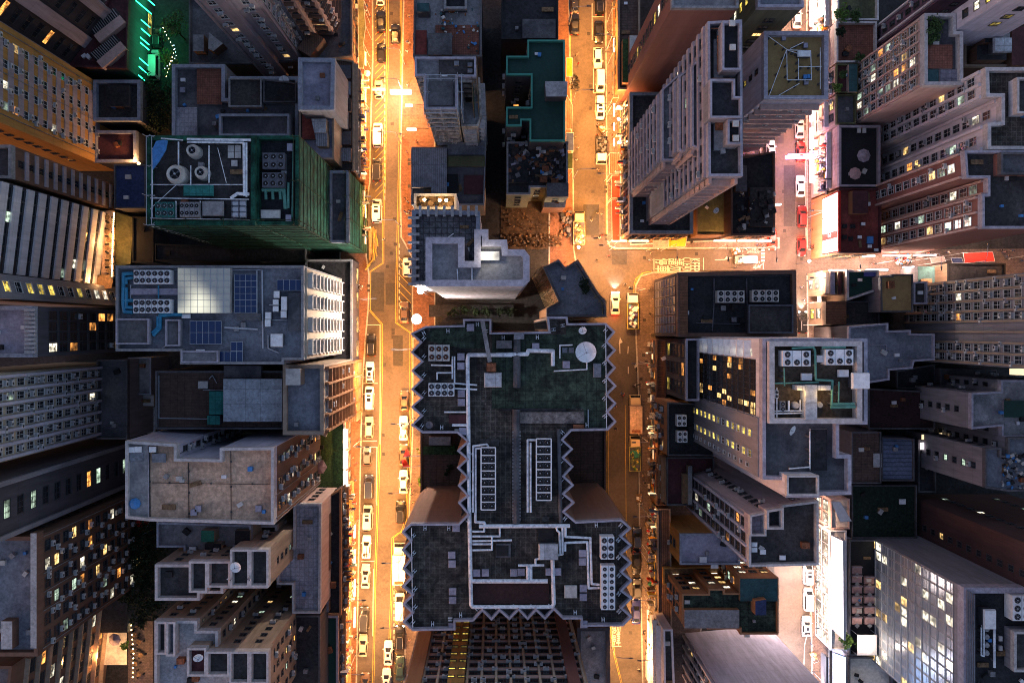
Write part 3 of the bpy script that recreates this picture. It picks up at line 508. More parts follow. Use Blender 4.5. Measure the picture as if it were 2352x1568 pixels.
b = bldg('tenement_building', 'brown sign covered shophouses along the lower left road', [(738, 1148), (783, 1122), (783, 1412), (738, 1412)], 13, wall='w_brown', roof='tar_d', par=(.6, .4, 'w_terra'), ph='the sign covered shophouses',
    fac=dict(E=dict(fh=3, bw=2.2, ww=1.5, wh=1.3, lit=.12, ac=1, z0=3.2, band=(.5, 'w_terra', .8), line=.4), N=dict(fh=3, bw=5, ww=1, wh=1, z0=5)))
block(b, [(739, 1152), (756, 1142), (756, 1310), (739, 1310)], 14.5, roof='red_roof', par=None); block(b, [(739, 1316), (755, 1316), (755, 1405), (739, 1405)], 14.2, roof='conc_blue', par=None)
b = bldg('tenement_building', 'green and black strip roofs at the bottom of the left road', [(738, 1414), (776, 1414), (776, 1640), (738, 1640)], 13, wall='w_brown', roof='green_roof', par=(.6, .5, 'w_mauve'), ph='the green strip roof',
    fac=dict(E=dict(fh=3, bw=2.4, ww=1.6, wh=1.3, lit=.12, ac=1, z0=3.2, band=(.5, 'w_terra', .8))))
b = bldg('apartment_building', 'cruciform tower roofs with white grid parapets, upper one', [(356, 1296), (434, 1296), (434, 1288), (528, 1288), (528, 1268), (616, 1268), (614, 1350), (512, 1350), (512, 1362), (458, 1362), (458, 1378), (356, 1378)], 38, wall='w_tan', roof='tar', par=(1.2, .55, 'conc_l'), ph='the upper cruciform roof',
    fac=dict(all=dict(fh=2.8, bw=2.6, ww=.9, wh=.9, lit=.1, z0=3, ac=.3)))
for q, zz in (([(434, 1289), (475, 1289), (475, 1360), (434, 1360)], 40), ([(476, 1289), (528, 1289), (528, 1348), (476, 1348)], 40.02), ([(529, 1262), (572, 1262), (572, 1348), (529, 1348)], 42), ([(573, 1262), (616, 1262), (616, 1348), (573, 1348)], 42.02)): block(b, q, zz, roof='tar', par=(1.2, .4, 'conc_l'))
CRA = b
b = bldg('apartment_building', 'mottled grey terrace roof with green box above the cruciform roofs', [(360, 1199), (576, 1206), (576, 1255), (538, 1255), (538, 1280), (422, 1280), (422, 1256), (360, 1256)], 30, wall='w_tan', roof='conc', par=(.9, .4, 'conc_blue'), ph='the mottled grey terrace')
block(b, [(462, 1218), (492, 1218), (492, 1244), (462, 1244)], 31.5, roof='cloth_green', par=None); block(b, [(470, 1248), (508, 1248), (508, 1278), (470, 1278)], 31, roof='tar_d', par=None); block(b, [(540, 1218), (574, 1218), (574, 1250), (540, 1250)], 30.6, roof='tar_d', par=None)
b = bldg('apartment_building', 'dark sunken roofs between the tan roof and the pale slab', [(576, 1206), (636, 1206), (636, 1262), (576, 1262)], 24, wall='w_tan', roof='tar_d', par=(.8, .5, 'conc_l'), ph='the dark sunken roof')
b = bldg('apartment_building', 'cruciform tower roofs with white grid parapets, lower one', [(355, 1425), (452, 1425), (452, 1448), (500, 1448), (500, 1488), (616, 1488), (616, 1660), (355, 1660)], 38, wall='w_tan', roof='conc_l', par=(1.2, .55, 'conc_l'), ph='the lower cruciform roof',
    fac=dict(all=dict(fh=2.8, bw=2.6, ww=.9, wh=.9, lit=.14, z0=3, ac=.3)))
for q, zz, rr in (([(430, 1488), (473, 1488), (473, 1552), (430, 1552)], 40, 'maroon'), ([(474, 1496), (526, 1496), (526, 1552), (474, 1552)], 40.02, 'tar'), ([(527, 1496), (572, 1496), (572, 1570), (527, 1570)], 40, 'tar'), ([(573, 1496), (616, 1496), (616, 1570), (573, 1570)], 40.02, 'tar'), ([(358, 1428), (382, 1428), (382, 1502), (358, 1502)], 38.3, 'tar'), ([(382, 1428), (402, 1428), (402, 1506), (382, 1506)], 38.6, 'conc_blue')): block(b, q, zz, roof=rr, par=(1.2, .4, 'conc_l'))
CRB = b
b = bldg('podium_building', 'black empty roof right of the lower cruciform roofs', [(620, 1413), (735, 1413), (735, 1640), (620, 1640)], 20, wall='w_char', roof='tar_d', par=(.6, .4, 'conc_d'), ph='the black empty roof')
b = bldg('restaurant_building', 'black awning roof beside the lit umbrella terrace', [(206, 1372), (292, 1352), (292, 1452), (206, 1452)], 6, wall='w_char', roof='tar_d', par=None, ph='the black awning roof')

# ------------------------------------------------------------------ centre strip
b = bldg('tenement_building', 'grey and terracotta roof at the top between the two roads', [(952, -40), (1106, -40), (1106, 130), (949, 130)], 22, wall='w_char', roof='conc', par=(.9, .4, 'conc_d'), ph='the grey and terracotta roof', fac=dict(W=res))
block(b, [(1000, 58), (1100, 58), (1100, 126), (1000, 126)], 21.4, roof='terracotta', par=None); block(b, [(954, 70), (980, 70), (980, 126), (954, 126)], 21.5, roof='red_roof', par=None); block(b, [(984, 76), (1038, 76), (1038, 126), (984, 126)], 22.8, roof='conc_d', par=None); block(b, [(958, 7), (986, 7), (986, 27), (958, 27)], 24, roof='teal_d', par=None); block(b, [(1020, -20), (1072, -20), (1072, 20), (1020, 20)], 23, roof='tar_d', par=(.8, .5, 'conc'))
b = bldg('apartment_tower', 'peeling slim tower under renovation with a stained stairwell', [(953, 131), (1093, 131), (1093, 176), (1050, 176), (1050, 250), (975, 250), (975, 174), (953, 174)], 38, wall='w_peel', roof='conc', par=(1, .4, 'conc_lav'), ph='the peeling tower',
    fac=dict(W=dict(fh=2.9, bw=2.5, ww=.8, wh=1, lit=.04, ac=.5, z0=4), S=dict(fh=2.8, bw=1.5, ww=1.0, wh=1.2, lit=.03, ac=.2, z0=3, band=(.4, 'w_peel', .5))))
PEEL = b
block(b, [(985, 186), (1040, 186), (1040, 242), (985, 242)], 37.6, roof='conc_d', par=None); block(b, [(1008, 135), (1088, 135), (1088, 172), (1008, 172)], 37.5, roof='tar', par=None); block(b, [(1043, 140), (1054, 140), (1054, 150), (1043, 150)], 38, roof='conc_blue', par=None); block(b, [(1074, 144), (1085, 144), (1085, 152), (1074, 152)], 38, roof='conc_blue', par=None); block(b, [(1074, 158), (1085, 158), (1085, 166), (1074, 166)], 38, roof='conc_blue', par=None)
b = bldg('apartment_building', 'peeling grey balconies wrapped around the renovated tower', [(1052, 178), (1102, 178), (1106, 262), (1098, 290), (1060, 290)], 28, wall='w_peel', roof='conc_l', par=(.8, .4, 'w_peel'), ph='the peeling balconies', fac=dict(all=dict(fh=2.8, bw=2, ww=1.2, wh=1.2, ac=.6, z0=3, band=(.3, 'conc_l', .8)), S=dict(fh=2.8, bw=2, ww=1.2, wh=1.2, ac=.6, z0=3, band=(.3, 'conc_l', .8))))
b = bldg('tenement_building', 'grey corrugated roof sheets between the peeling tower and lit terrace', [(945, 338), (1028, 338), (1028, 328), (1116, 328), (1112, 470), (945, 470)], 15, wall='w_tan', roof='conc_d', par=(.5, .3, 'conc'), ph='the corrugated sheet roof')
for q, zz, m in (([(946, 340), (1026, 340), (1026, 450), (990, 450), (990, 430), (946, 430)], 16, 'corr_grey'), ([(1028, 330), (1114, 330), (1114, 356), (1028, 356)], 14.8, 'conc_blue'), ([(1028, 358), (1114, 358), (1114, 382), (1028, 382)], 15.4, 'olive'), ([(1066, 402), (1110, 402), (1110, 446), (1066, 446)], 14.9, 'maroon'), ([(1010, 400), (1052, 400), (1052, 444), (1010, 444)], 15.3, 'dark')): block(b, q, zz, roof=m, par=None)
CORR = b
b = bldg('apartment_building', 'near black roof north of the green roof', [(1152, -40), (1282, -40), (1282, 90), (1152, 90)], 18, wall='w_dark', roof='tar_d', par=(.5, .4, 'dark'), ph='the near black roof')
block(b, [(1200, 44), (1276, 44), (1276, 88), (1200, 88)], 18.2, roof='conc_d', par=None)
b = bldg('apartment_building', 'dark green E shaped roof with teal edge', [(1212, 92), (1297, 92), (1298, 324), (1217, 324), (1217, 276), (1198, 276), (1198, 289), (1163, 289), (1163, 246), (1220, 246), (1220, 172), (1163, 172), (1163, 129), (1212, 129)], 24, wall='w_char', roof='green_roof', par=(.7, .35, 'green_edge'), ph='the dark green roof',
    fac=dict(all=dict(fh=3, bw=2.4, ww=1, wh=1.1, lit=.03, ac=.5, z0=3)))
block(b, [(1252, 187), (1304, 187), (1302, 222), (1254, 222)], 26.5, roof='conc_l', par=None)
b = bldg('tenement_building', 'junk strewn dark roof south of the green roof', [(1164, 326), (1304, 326), (1304, 448), (1256, 448), (1256, 430), (1218, 430), (1218, 446), (1164, 446)], 17, wall='w_olive', roof='tar', par=(.8, .4, 'conc'), ph='the junk strewn roof', fac=dict(S=dict(fh=3, bw=3, ww=1, wh=1, z0=3)))
block(b, [(1256, 420), (1306, 420), (1306, 452), (1256, 452)], 18.5, roof='conc_d', par=None); block(b, [(1166, 360), (1212, 360), (1212, 420), (1166, 420)], 16.9, zb=16.2, roof='tar_d', par=None)
b = bldg('site_office', 'lit corrugated shed at the top of the dirt yard', [(1252, 452), (1302, 452), (1298, 476), (1248, 476)], 8, wall='corr_rust', roof='corr_white', par=None, ph='the lit shed')
b = bldg('hotel_building', 'tiled roof terrace with pale railings next to string lamps', [(946, 482), (1102, 485), (1102, 654), (946, 654)], 30, wall='w_bluegrey', roof='grey_tile', par=(1, .9, 'conc_blue'), ph='the tiled roof terrace', fac=dict(W=dict(fh=3.2, bw=3, ww=1.6, wh=1.6, lit=.1, z0=4)))
for i in range(14):
    p = W(949, 490 + i * 12, 30); k = None
rl = MB(b.o)
for i in range(9): p = W(950, 500 + i * 19, 30.3); rl.box(p.x - .95, p.y - .22, 30, p.x + .95, p.y + .22, 30.4, 'conc_l')
for i in range(8): p = W(965 + i * 18.5, 484, 30.3); rl.box(p.x - .22, p.y - .95, 30, p.x + .22, p.y + .8, 30.4, 'conc_l')
rl.build('railing', b.root); TERR = b
b2 = bldg('restaurant_building', 'brown roof garden with glowing lamps above the tiled terrace', [(951, 445), (1048, 445), (1048, 480), (951, 480)], 26, wall='w_white', roof='wood', par=(.9, .5, 'conc_l'), ph='the lamp lit garden'); GARD = b2
b = bldg('hotel_building', 'white edged keyhole roof with a brightly lit light well', [(978, 545), (1066, 545), (1066, 600), (1090, 600), (1090, 527), (1121, 527), (1121, 551), (1164, 551), (1166, 573), (1204, 573), (1216, 588), (1216, 645), (1202, 657), (978, 657)], 52, wall='w_bluegrey', roof='conc', par=(1.2, 1.2, 'conc_lav'), ph='the keyhole roof',
    fac=dict(S=dict(fh=4, bw=6, ww=.6, wh=3.0, lit=1, lits=['lit_white'], z0=5, only=(2, 4), sill=.3, mull=1, frame='frame_w'))); KEY = b
b = bldg('office_building', 'angular dark roof wrapped in bamboo scaffolding at the junction', [(1248, 614), (1283, 596), (1298, 614), (1327, 598), (1376, 676), (1391, 692), (1392, 727), (1256, 727), (1256, 708), (1284, 692)], 25, wall='w_terra', roof='conc_blue', par=(.8, .5, 'conc_d'), ph='the angular scaffolded roof'); SCAF = b
ZZ = [(978, 749), (1064, 747), (1064, 733), (1128, 733), (1128, 764), (1261, 762), (1257, 728), (1303, 728), (1305, 743), (1392, 742), (1413, 762), (1395, 784), (1415, 804), (1396, 824), (1415, 844), (1396, 865), (1416, 886), (1396, 906), (1416, 926), (1397, 946), (1416, 968), (1396, 988), (1313, 989),
      (1293, 1010), (1316, 1031), (1295, 1051), (1317, 1071), (1296, 1094), (1318, 1114), (1296, 1134), (1320, 1154), (1296, 1175), (1323, 1198), (1427, 1193), (1450, 1213), (1428, 1232), (1451, 1252), (1428, 1272), (1451, 1292), (1429, 1313), (1452, 1333), (1429, 1356), (1452, 1373), (1429, 1396), (1452, 1416), (1431, 1437), (1336, 1438), (1335, 1421), (1293, 1421),
      (1272, 1400), (1252, 1422), (1231, 1402), (1212, 1423), (1191, 1401), (1170, 1423), (1148, 1403), (1129, 1424), (1108, 1403), (1087, 1426), (1045, 1427), (1045, 1446), (948, 1448), (925, 1428), (946, 1407), (925, 1387), (946, 1366), (924, 1347), (944, 1325), (924, 1306), (943, 1283), (923, 1263), (942, 1242), (923, 1222), (943, 1203), (1053, 1203),
      (1075, 1181), (1052, 1154), (1073, 1138), (1052, 1115), (1072, 1096), (1050, 1074), (1072, 1054), (1050, 1035), (1073, 1014), (1050, 994), (970, 994), (944, 976), (967, 955), (944, 934), (967, 913), (944, 894), (967, 872), (944, 851), (968, 830), (943, 809), (965, 786), (943, 766)]
b = bldg('hotel_building', 'long zigzag edged roof with white pipes and dish in the centre', ZZ, 45, wall='w_zig', roof='tar_tile', par=(1.0, .34, 'conc_lav'), ph='the zigzag roof',
    fac=dict(W=dict(fh=3, bw=2.4, ww=1.2, wh=1.3, z0=3, lit=.02, m=.2), E=dict(fh=3, bw=2.4, ww=1.2, wh=1.3, z0=3, lit=.02, m=.2))); ZIG = b
mo = MB(b.o); zr = b.zr
mo.face([W(1130, 768, zr) + Vector((0, 0, .02)), W(1130, 938, zr) + Vector((0, 0, .02)), W(1340, 938, zr) + Vector((0, 0, .02)), W(1340, 985, zr) + Vector((0, 0, .02)), W(1392, 985, zr) + Vector((0, 0, .02)), W(1392, 750, zr) + Vector((0, 0, .02)), W(1300, 750, zr) + Vector((0, 0, .02)), W(1300, 768, zr) + Vector((0, 0, .02))][::-1][::-1], 'green_moss')
mo.face([W(1060, 742, zr) + Vector((0, 0, .02)), W(990, 755, zr) + Vector((0, 0, .02)), W(975, 780, zr) + Vector((0, 0, .02)), W(1060, 800, zr) + Vector((0, 0, .02)), W(1122, 800, zr) + Vector((0, 0, .02)), W(1122, 742, zr) + Vector((0, 0, .02))], 'green_moss')
mo.build('roof_covering', b.root)
b = bldg('podium_building', 'brown terrace podium in the two side bays of the zigzag roof', [(966, 760), (1390, 760), (1392, 1215), (966, 1215)], 15, wall='w_brown', roof='brown_roof', par=(.7, .4, 'w_brown'), ph='the side bay podium'); POD = b
block(b, [(985, 1003), (1035, 1003), (1035, 1022), (985, 1022)], 17.4, roof='conc', par=None); block(b, [(972, 1024), (1060, 1024), (1060, 1044), (972, 1044)], 15.2, roof='lawn', par=None)
b = bldg('apartment_tower', 'amber lit facade with rows of air conditioners below the zigzag roof', [(961, 1441), (1318, 1441), (1318, 1640), (961, 1640)], 62, 22.6, wall='w_buff', par=None,
    fac=dict(N=dict(fh=2.9, bw=2.05, ww=1.5, wh=1.1, lit=.02, ac=1, z0=3, pier=(.3, 'w_pale', .3), band=(.4, 'w_pink', .2), frame='frame_d'))); AMB = b
am = MB(b.o); yn = W(0, 1441, 22.6).y
for u0, u1, m in ((968, 996, 'w_terra'), (1046, 1078, 'w_orange'), (1278, 1300, 'w_redbrown')):
    x0, x1 = W(u0, 0, 22.6).x, W(u1, 0, 22.6).x; am.box(x0, yn + .3, 0, x1, yn + 1.1, 61.5, m)
am.build('wall_pier', b.root)
for k in range(18):
    for du in (-.75, .75):
        z = 4 + k * 2.9; x = W(1062, 0, 22.6).x + du; b.win.append((H - z, (x, yn + 1.13, z + 1.5), math.pi, .9, .5, 'lit_yellow', 'frame_d', 2))
b = bldg('shop_building', 'pale low roof between the amber facade and the lower middle road', [(1326, 1441), (1400, 1441), (1402, 1640), (1326, 1640)], 9, wall='w_char', roof='conc', par=(.8, .9, 'w_char'), ph='the pale low roof')

# ------------------------------------------------------------------ east side
b = bldg('office_tower', 'plain red brown tower wall at the top right of centre', [(1543, -80), (1696, -80), (1696, 18), (1543, 18)], 50, wall='w_redbrown', roof='conc', par=(.8, .4, 'conc'), fac=dict(W=dict(fh=3.2, bw=3.4, ww=1.6, wh=1.6, lit=.5, lits=['lit_yellow', 'lit_white'], z0=4)))
b = bldg('office_building', 'olive walled block with small bright windows behind the ochre roof', [(1741, -80), (1846, -80), (1846, 16), (1741, 16)], 45, wall='w_olive', roof='conc_blue', par=(1, .5, 'conc_lav'), fac=dict(W=dict(fh=3.1, bw=4, ww=1.4, wh=1.2, lit=.6, lits=['lit_white', 'lit_yellow'], z0=4), S=dict(fh=3.1, bw=4, ww=1.4, wh=1.2, lit=.3, z0=4)))
b = bldg('tenement_building', 'old low terrace row beside the upper middle road', [(1420, -40), (1470, -40), (1470, 205), (1420, 205)], 9, wall='w_terra', roof='brown_roof', par=(.7, .4, 'w_tan'), ph='the old terrace row', fac=dict(W=dict(fh=3.2, bw=2.6, ww=1.7, wh=1.5, lit=.6, z0=.6, lits=['lit_warm', 'lit_orange'])))
block(b, [(1446, 82), (1466, 82), (1463, 160), (1446, 160)], 12, roof='off_white', par=None); block(b, [(1430, 90), (1445, 90), (1445, 190), (1430, 190)], 10.5, roof='leaf', par=None)
b = bldg('podium_building', 'dark grey podium roof with red awnings under the stepped tower', [(1447, 212), (1592, 212), (1592, 536), (1447, 536)], 15, wall='w_terra', roof='tar', par=(.9, .8, 'conc'), ph='the dark grey podium',
    fac=dict(W=dict(fh=3, bw=1.6, ww=1.1, wh=1.6, lit=.15, z0=4, ac=.3, lits=['lit_orange']), S=dict(fh=3, bw=1.6, ww=1.1, wh=1.6, lit=.2, z0=4, lits=['lit_orange'])))
st = dict(fh=2.9, bw=2.2, ww=1.3, wh=1.3, lit=.05, ac=.35, z0=16, band=(1.05, 'w_mauve', .3), bi=.1)
ss = dict(fh=2.9, bw=2.1, ww=1.6, wh=1.5, lit=.04, ac=.3, z0=16, band=(.35, 'w_pink', .8), pier=(.4, 'w_pink', .8), pz=15)
b = bldg('apartment_tower', 'stepped grey tower with tall ribbed face beside the ochre roof', [(1626, 50), (1704, 46), (1706, 404), (1628, 404)], 60, wall='w_grey', roof='tar', par=(1.2, .4, 'conc_lav'), ph='the stepped grey tower', fac=dict(W=dict(st, z0=32), S=ss, E=st)); STEP = b
block(b, [(1640, 90), (1660, 90), (1662, 345), (1640, 345)], 59.4, roof='conc', par=None)
for q, zz in (([(1660, 50), (1702, 50), (1702, 160), (1660, 160)], 62), ([(1632, 182), (1688, 182), (1688, 222), (1704, 222), (1704, 270), (1632, 270)], 62.5), ([(1672, 275), (1704, 275), (1704, 330), (1672, 330)], 62)): block(b, q, zz, roof='tar_d', par=(.8, .3, 'conc_lav'))
block(b, [(1521, 205), (1628, 110), (1628, 368), (1521, 368)], 45, zb=0, roof='conc', par=(1, .3, 'conc_lav'), fac=dict(W=st, S=ss))
for q, zz in (([(1560, 175), (1628, 120), (1628, 360), (1560, 345)], 50), ([(1590, 150), (1628, 118), (1628, 350), (1590, 335)], 55)): block(b, q, zz, zb=44, roof='conc', par=(1, .3, 'conc_lav'), fac=dict(W=dict(st, z0=.5), S=dict(ss, z0=.5, pz=0)))
b = bldg('tenement_building', 'black low roofs with rubbish between the tower and right road', [(1680, 365), (1780, 347), (1780, 540), (1680, 540)], 11, wall='w_brown', roof='tar_d', par=(.6, .4, 'w_brown'), ph='the black low roofs', fac=dict(S=dict(fh=3, bw=2.6, ww=1.8, wh=1.4, lit=.5, z0=.6, lits=['lit_orange'])))
block(b, [(1722, 430), (1776, 430), (1776, 520), (1722, 520)], 11.6, roof='tar', par=None); block(b, [(1690, 380), (1716, 380), (1716, 440), (1690, 440)], 12, roof='conc_d', par=None)
b = bldg('tenement_building', 'dark alley roof glowing amber beside the dark grey podium', [(1600, 400), (1676, 392), (1676, 540), (1600, 540)], 6, wall='w_brown', roof='olive', par=(.4, .3, 'w_brown'), ph='the amber alley roof')
b = bldg('office_tower', 'ochre flat roof tower with white edge by the right road', [(1755, 72), (1902, 72), (1902, 228), (1755, 228)], 40, wall='w_lav', roof='ochre', par=(1.1, .8, 'conc_lav'), ph='the ochre roof',
    fac=dict(W=dict(fh=3.1, bw=6, ww=.8, wh=1.2, lit=.3, lits=['lit_yellow'], z0=4), S=dict(fh=3, bw=2.2, ww=1.6, wh=1.3, lit=.06, ac=.6, z0=4, band=(.5, 'w_pink', .9), lits=['lit_orange']))); OCH = b
b = bldg('shop_building', 'roof garden with shrubs beside the upper right road', [(1924, -60), (2018, -60), (2018, 46), (1924, 46)], 14, wall='w_pink', roof='olive', par=(.9, .4, 'conc_l'), ph='the roof garden', fac=dict(W=dict(fh=3.2, bw=2, ww=1.4, wh=1.6, lit=.3, ac=.6, z0=3.6, band=(.4, 'w_white', .8)))); RG = b
b = bldg('shop_building', 'rust red tiled roof beside the upper right road', [(1922, 50), (2014, 50), (2014, 143), (1922, 143)], 14, wall='w_pink', roof='terracotta', par=(.9, .4, 'conc_l'), ph='the rust red roof', fac=dict(W=dict(fh=3.2, bw=2, ww=1.4, wh=1.6, lit=.3, ac=.6, z0=3.6, band=(.4, 'w_white', .8)))); RR = b
b = bldg('shop_building', 'narrow teal roof with a planted yard beside the pink tower', [(1922, 147), (1971, 147), (1971, 213), (1922, 213)], 14, wall='w_pink', roof='maroon', par=(.7, .3, 'olive'), ph='the planted yard roof', fac=dict(W=dict(fh=3.2, bw=2, ww=1.4, wh=1.6, lit=.3, ac=.6, z0=3.6, band=(.4, 'w_white', .8))))
block(b, [(1950, 148), (1969, 148), (1969, 211), (1950, 211)], 14.6, roof='teal_d', par=None); YARD = b
b = bldg('shop_building', 'small dark roof with bins between the planted yard and umbrellas', [(1922, 217), (1966, 217), (1966, 284), (1922, 284)], 14, wall='w_pink', roof='conc_d', par=(.7, .3, 'olive'), ph='the small dark roof', fac=dict(W=dict(fh=3.2, bw=2, ww=1.4, wh=1.6, lit=.3, ac=.6, z0=3.6, band=(.4, 'w_white', .8))))
b = bldg('restaurant_building', 'black roof terrace with two pink umbrellas', [(1928, 288), (2022, 288), (2022, 428), (1928, 428)], 14, wall='w_pink', roof='dark', par=(.8, .5, 'w_mauve'), ph='the black umbrella terrace', fac=dict(W=dict(fh=3.2, bw=2, ww=1.4, wh=1.6, lit=.4, ac=.6, z0=3.6, band=(.4, 'w_white', .8)))); UMB = b
b = bldg('shop_building', 'red roof directly behind the glowing billboard', [(1928, 433), (2024, 433), (2024, 580), (1928, 580)], 14, wall='w_terra', roof='red_roof', par=(.8, .3, 'maroon'), ph='the red roof', fac=dict(S=dict(fh=3.4, bw=3, ww=2.2, wh=1.8, lit=.8, z0=.6, lits=['lit_warm']))); REDR = b
block(b, [(1958, 438), (1994, 438), (1994, 490), (1958, 490)], 15, roof='maroon', par=None)
pk = dict(fh=2.85, bw=1.6, ww=1.1, wh=1.7, lit=.16, ac=.45, z0=.5, frame='frame_w', m=.4, sill=.6)
b = bldg('apartment_tower', 'pink tower with an open planted roof yard near the top right', [(2124, 31), (2196, 31), (2196, 72), (2212, 72), (2212, 195), (2124, 195)], 37, wall='w_pink', roof='conc_d', par=(1.3, .7, 'conc_l'), ph='the pink tower roof', fac=dict(W=dict(pk, pier=(.25, 'w_pink', .3), band=(.2, 'w_tan', .2)), S=dict(fh=3, bw=30, z0=60))); PINK = b
block(b, [(2128, 103), (2188, 103), (2188, 157), (2128, 157)], 36.4, zb=35.5, roof='terracotta', par=None); block(b, [(2128, 160), (2156, 160), (2156, 192), (2128, 192)], 36.5, roof='teal_d', par=None); block(b, [(2158, 160), (2200, 160), (2200, 192), (2158, 192)], 36.2, roof='mauve_tile', par=None)
b = bldg('apartment_tower', 'violet tower with dark bays behind the pink tower', [(2026, 48), (2110, 48), (2110, 98), (2026, 98)], 75, 14, wall='w_violet', par=None, fac=dict(W=dict(fh=2.9, bw=1.6, ww=.9, wh=1.6, lit=.06, z0=2, pier=(.3, 'w_white', .5), ac=.4), S=dict(fh=3, bw=9, ww=1, wh=1, z0=4)))
b = bldg('office_tower', 'tall lilac wall with one line of bright windows at top right', [(2198, 20), (2330, 20), (2330, 68), (2198, 68)], 80, 37, wall='w_lav', par=None, fac=dict(W=dict(fh=3.1, bw=3.4, ww=1.2, wh=1.3, lit=.5, lits=['lit_yellow', 'lit_white'], z0=38), S=dict(fh=3.1, bw=30, ww=1.2, wh=1.3, lit=.7, lits=['lit_yellow'], z0=38)))
b = bldg('apartment_building', 'jumbled brown rooftops with a pale blue tank in the top right', [(2216, 84), (2420, 20), (2420, 152), (2216, 152)], 30, wall='w_brown', roof='brown_roof', par=(.8, .4, 'w_tan'), ph='the jumbled brown rooftops')
for q, zz, m in (([(2262, 62), (2296, 62), (2296, 98), (2262, 98)], 33, 'tar_d'), ([(2300, 66), (2320, 60), (2320, 100), (2300, 100)], 33, 'conc'), ([(2244, 105), (2312, 100), (2312, 138), (2244, 138)], 32, 'tar_d'), ([(2324, 62), (2400, 62), (2400, 150), (2324, 150)], 31.4, 'maroon')): block(b, q, zz, roof=m, par=None)
wt = dict(fh=2.85, bw=1.8, ww=1.25, wh=1.9, lit=.16, ac=.45, z0=.5, frame='frame_w', m=.3, sill=.6)
b = bldg('apartment_tower', 'white stepped tower with lilac walls on the right edge', [(2264, 155), (2420, 155), (2420, 343), (2269, 343), (2269, 283), (2301, 280), (2301, 222), (2266, 222)], 43, wall='w_white', roof='tar_tile', par=(1.2, .7, 'conc_l'), ph='the white stepped roof',
    fac=dict(W=dict(wt, pier=(.45, 'w_white', .4)), N=dict(wt), S=dict(fh=3, bw=50, z0=80)))
block(b, [(2337, 178), (2420, 178), (2420, 260), (2337, 260)], 44, roof='tar', par=(.8, .4, 'conc_l'))
b = bldg('apartment_tower', 'brown brick tower with white ribs above the market street', [(2216, 346), (2420, 346), (2420, 524), (2257, 524), (2257, 446), (2270, 446), (2270, 408), (2220, 408)], 43, wall='w_redbrown', roof='tar', par=(1.1, .45, 'conc_lav'), ph='the brown brick roof',
    fac=dict(W=dict(wt, lit=.2, pier=(.3, 'w_pink', .4)), S=dict(fh=3, bw=50, z0=80), N=dict(wt)))
block(b, [(2300, 350), (2420, 350), (2420, 400), (2300, 400)], 44, roof='conc_d', par=(.8, .4, 'conc_d'))
b = bldg('shop_building', 'brown shed roofs at the corner of the market street', [(1890, 622), (1945, 622), (1945, 677), (1890, 677)], 8, wall='w_tan', roof='corr_brown', par=(.5, .4, 'w_tan'), ph='the corner shed roofs', fac=dict(W=dict(fh=3.2, bw=2.4, ww=1.8, wh=1.8, lit=1, z0=.3, lits=['lit_white'])))
block(b, [(1896, 626), (1906, 626), (1906, 674), (1896, 674)], 9, roof='off_white', par=None); block(b, [(1907, 624), (1918, 624), (1918, 676), (1907, 676)], 9.4, roof='conc_lav', par=None); block(b, [(1925, 624), (1933, 624), (1933, 676), (1925, 676)], 8.6, roof='maroon', par=None)
b = bldg('shop_building', 'dark green roof with purple tarpaulin by the market street', [(1946, 620), (2018, 620), (2018, 666), (1946, 690)], 10, wall='w_tan', roof='green_roof', par=(.8, .5, 'conc_l'), ph='the dark green market roof', fac=dict())
b = bldg('shop_building', 'dark roof behind the red canopy on the right road', [(1893, 692), (2020, 692), (2020, 746), (1893, 746)], 8, wall='w_tan', roof='tar', par=(.6, .3, 'conc_d'), ph='the red canopy roof', fac=dict(W=dict(fh=3.2, bw=2.4, ww=1.8, wh=1.8, lit=.8, z0=.3, lits=['lit_white', 'lit_yellow'])))
block(b, [(1897, 693), (1944, 693), (1944, 745), (1897, 745)], 9.5, roof='corr_rust', par=None)
b = bldg('shop_building', 'stained concrete roof in the middle of the market block', [(2023, 634), (2050, 634), (2050, 630), (2097, 630), (2097, 716), (2025, 716)], 13, wall='w_grey', roof='ochre', par=(.3, .3, 'conc_d'), ph='the stained concrete roof'); 
b = bldg('shop_building', 'tiny parapet roof next to the stained concrete roof', [(2099, 648), (2130, 646), (2130, 698), (2099, 698)], 13, wall='w_grey', roof='tar', par=(.6, .4, 'conc_lav'), ph='the tiny parapet roof')
b = bldg('shop_building', 'teal shed roof beside the market street', [(2108, 612), (2147, 612), (2147, 670), (2108, 670)], 7, wall='w_grey', roof='teal_d', par=None, ph='the teal shed roof')
b = bldg('shop_building', 'black triple shed roofs on the market street', [(2178, 605), (2310, 605), (2310, 642), (2178, 645)], 7, wall='w_tan', roof='tar_d', par=(.3, .3, 'dark'), ph='the black sheds')
gb = dict(fh=2.9, bw=2.7, ww=1.3, wh=1.2, lit=.06, ac=.4, z0=1, m=.5)
b = bldg('apartment_tower', 'wide grey tower face with balcony rows on the right edge', [(2152, 648), (2152, 832), (2420, 832), (2420, 648)], 85, 12, wall='w_grey', par=None,
    fac=dict(W=dict(fh=2.85, bw=1.75, ww=1.15, wh=1.7, lit=.06, ac=.5, z0=1, m=.4, sill=.6, skip=(4, 5), pier=(.3, 'w_tan', .4), frame='frame_w'), S=dict(fh=3, bw=60, z0=90)))
b = bldg('podium_building', 'plain blue grey stepped roof left of the wide grey tower', [(1950, 750), (2040, 742), (2040, 760), (2092, 758), (2092, 766), (2147, 767), (2147, 826), (2100, 830), (2096, 846), (2043, 850), (2043, 872), (1992, 880), (1950, 880)], 17, wall='w_char', roof='conc_blue', par=(.7, .4, 'conc_lav'), ph='the stepped blue grey roof'); BGR = b
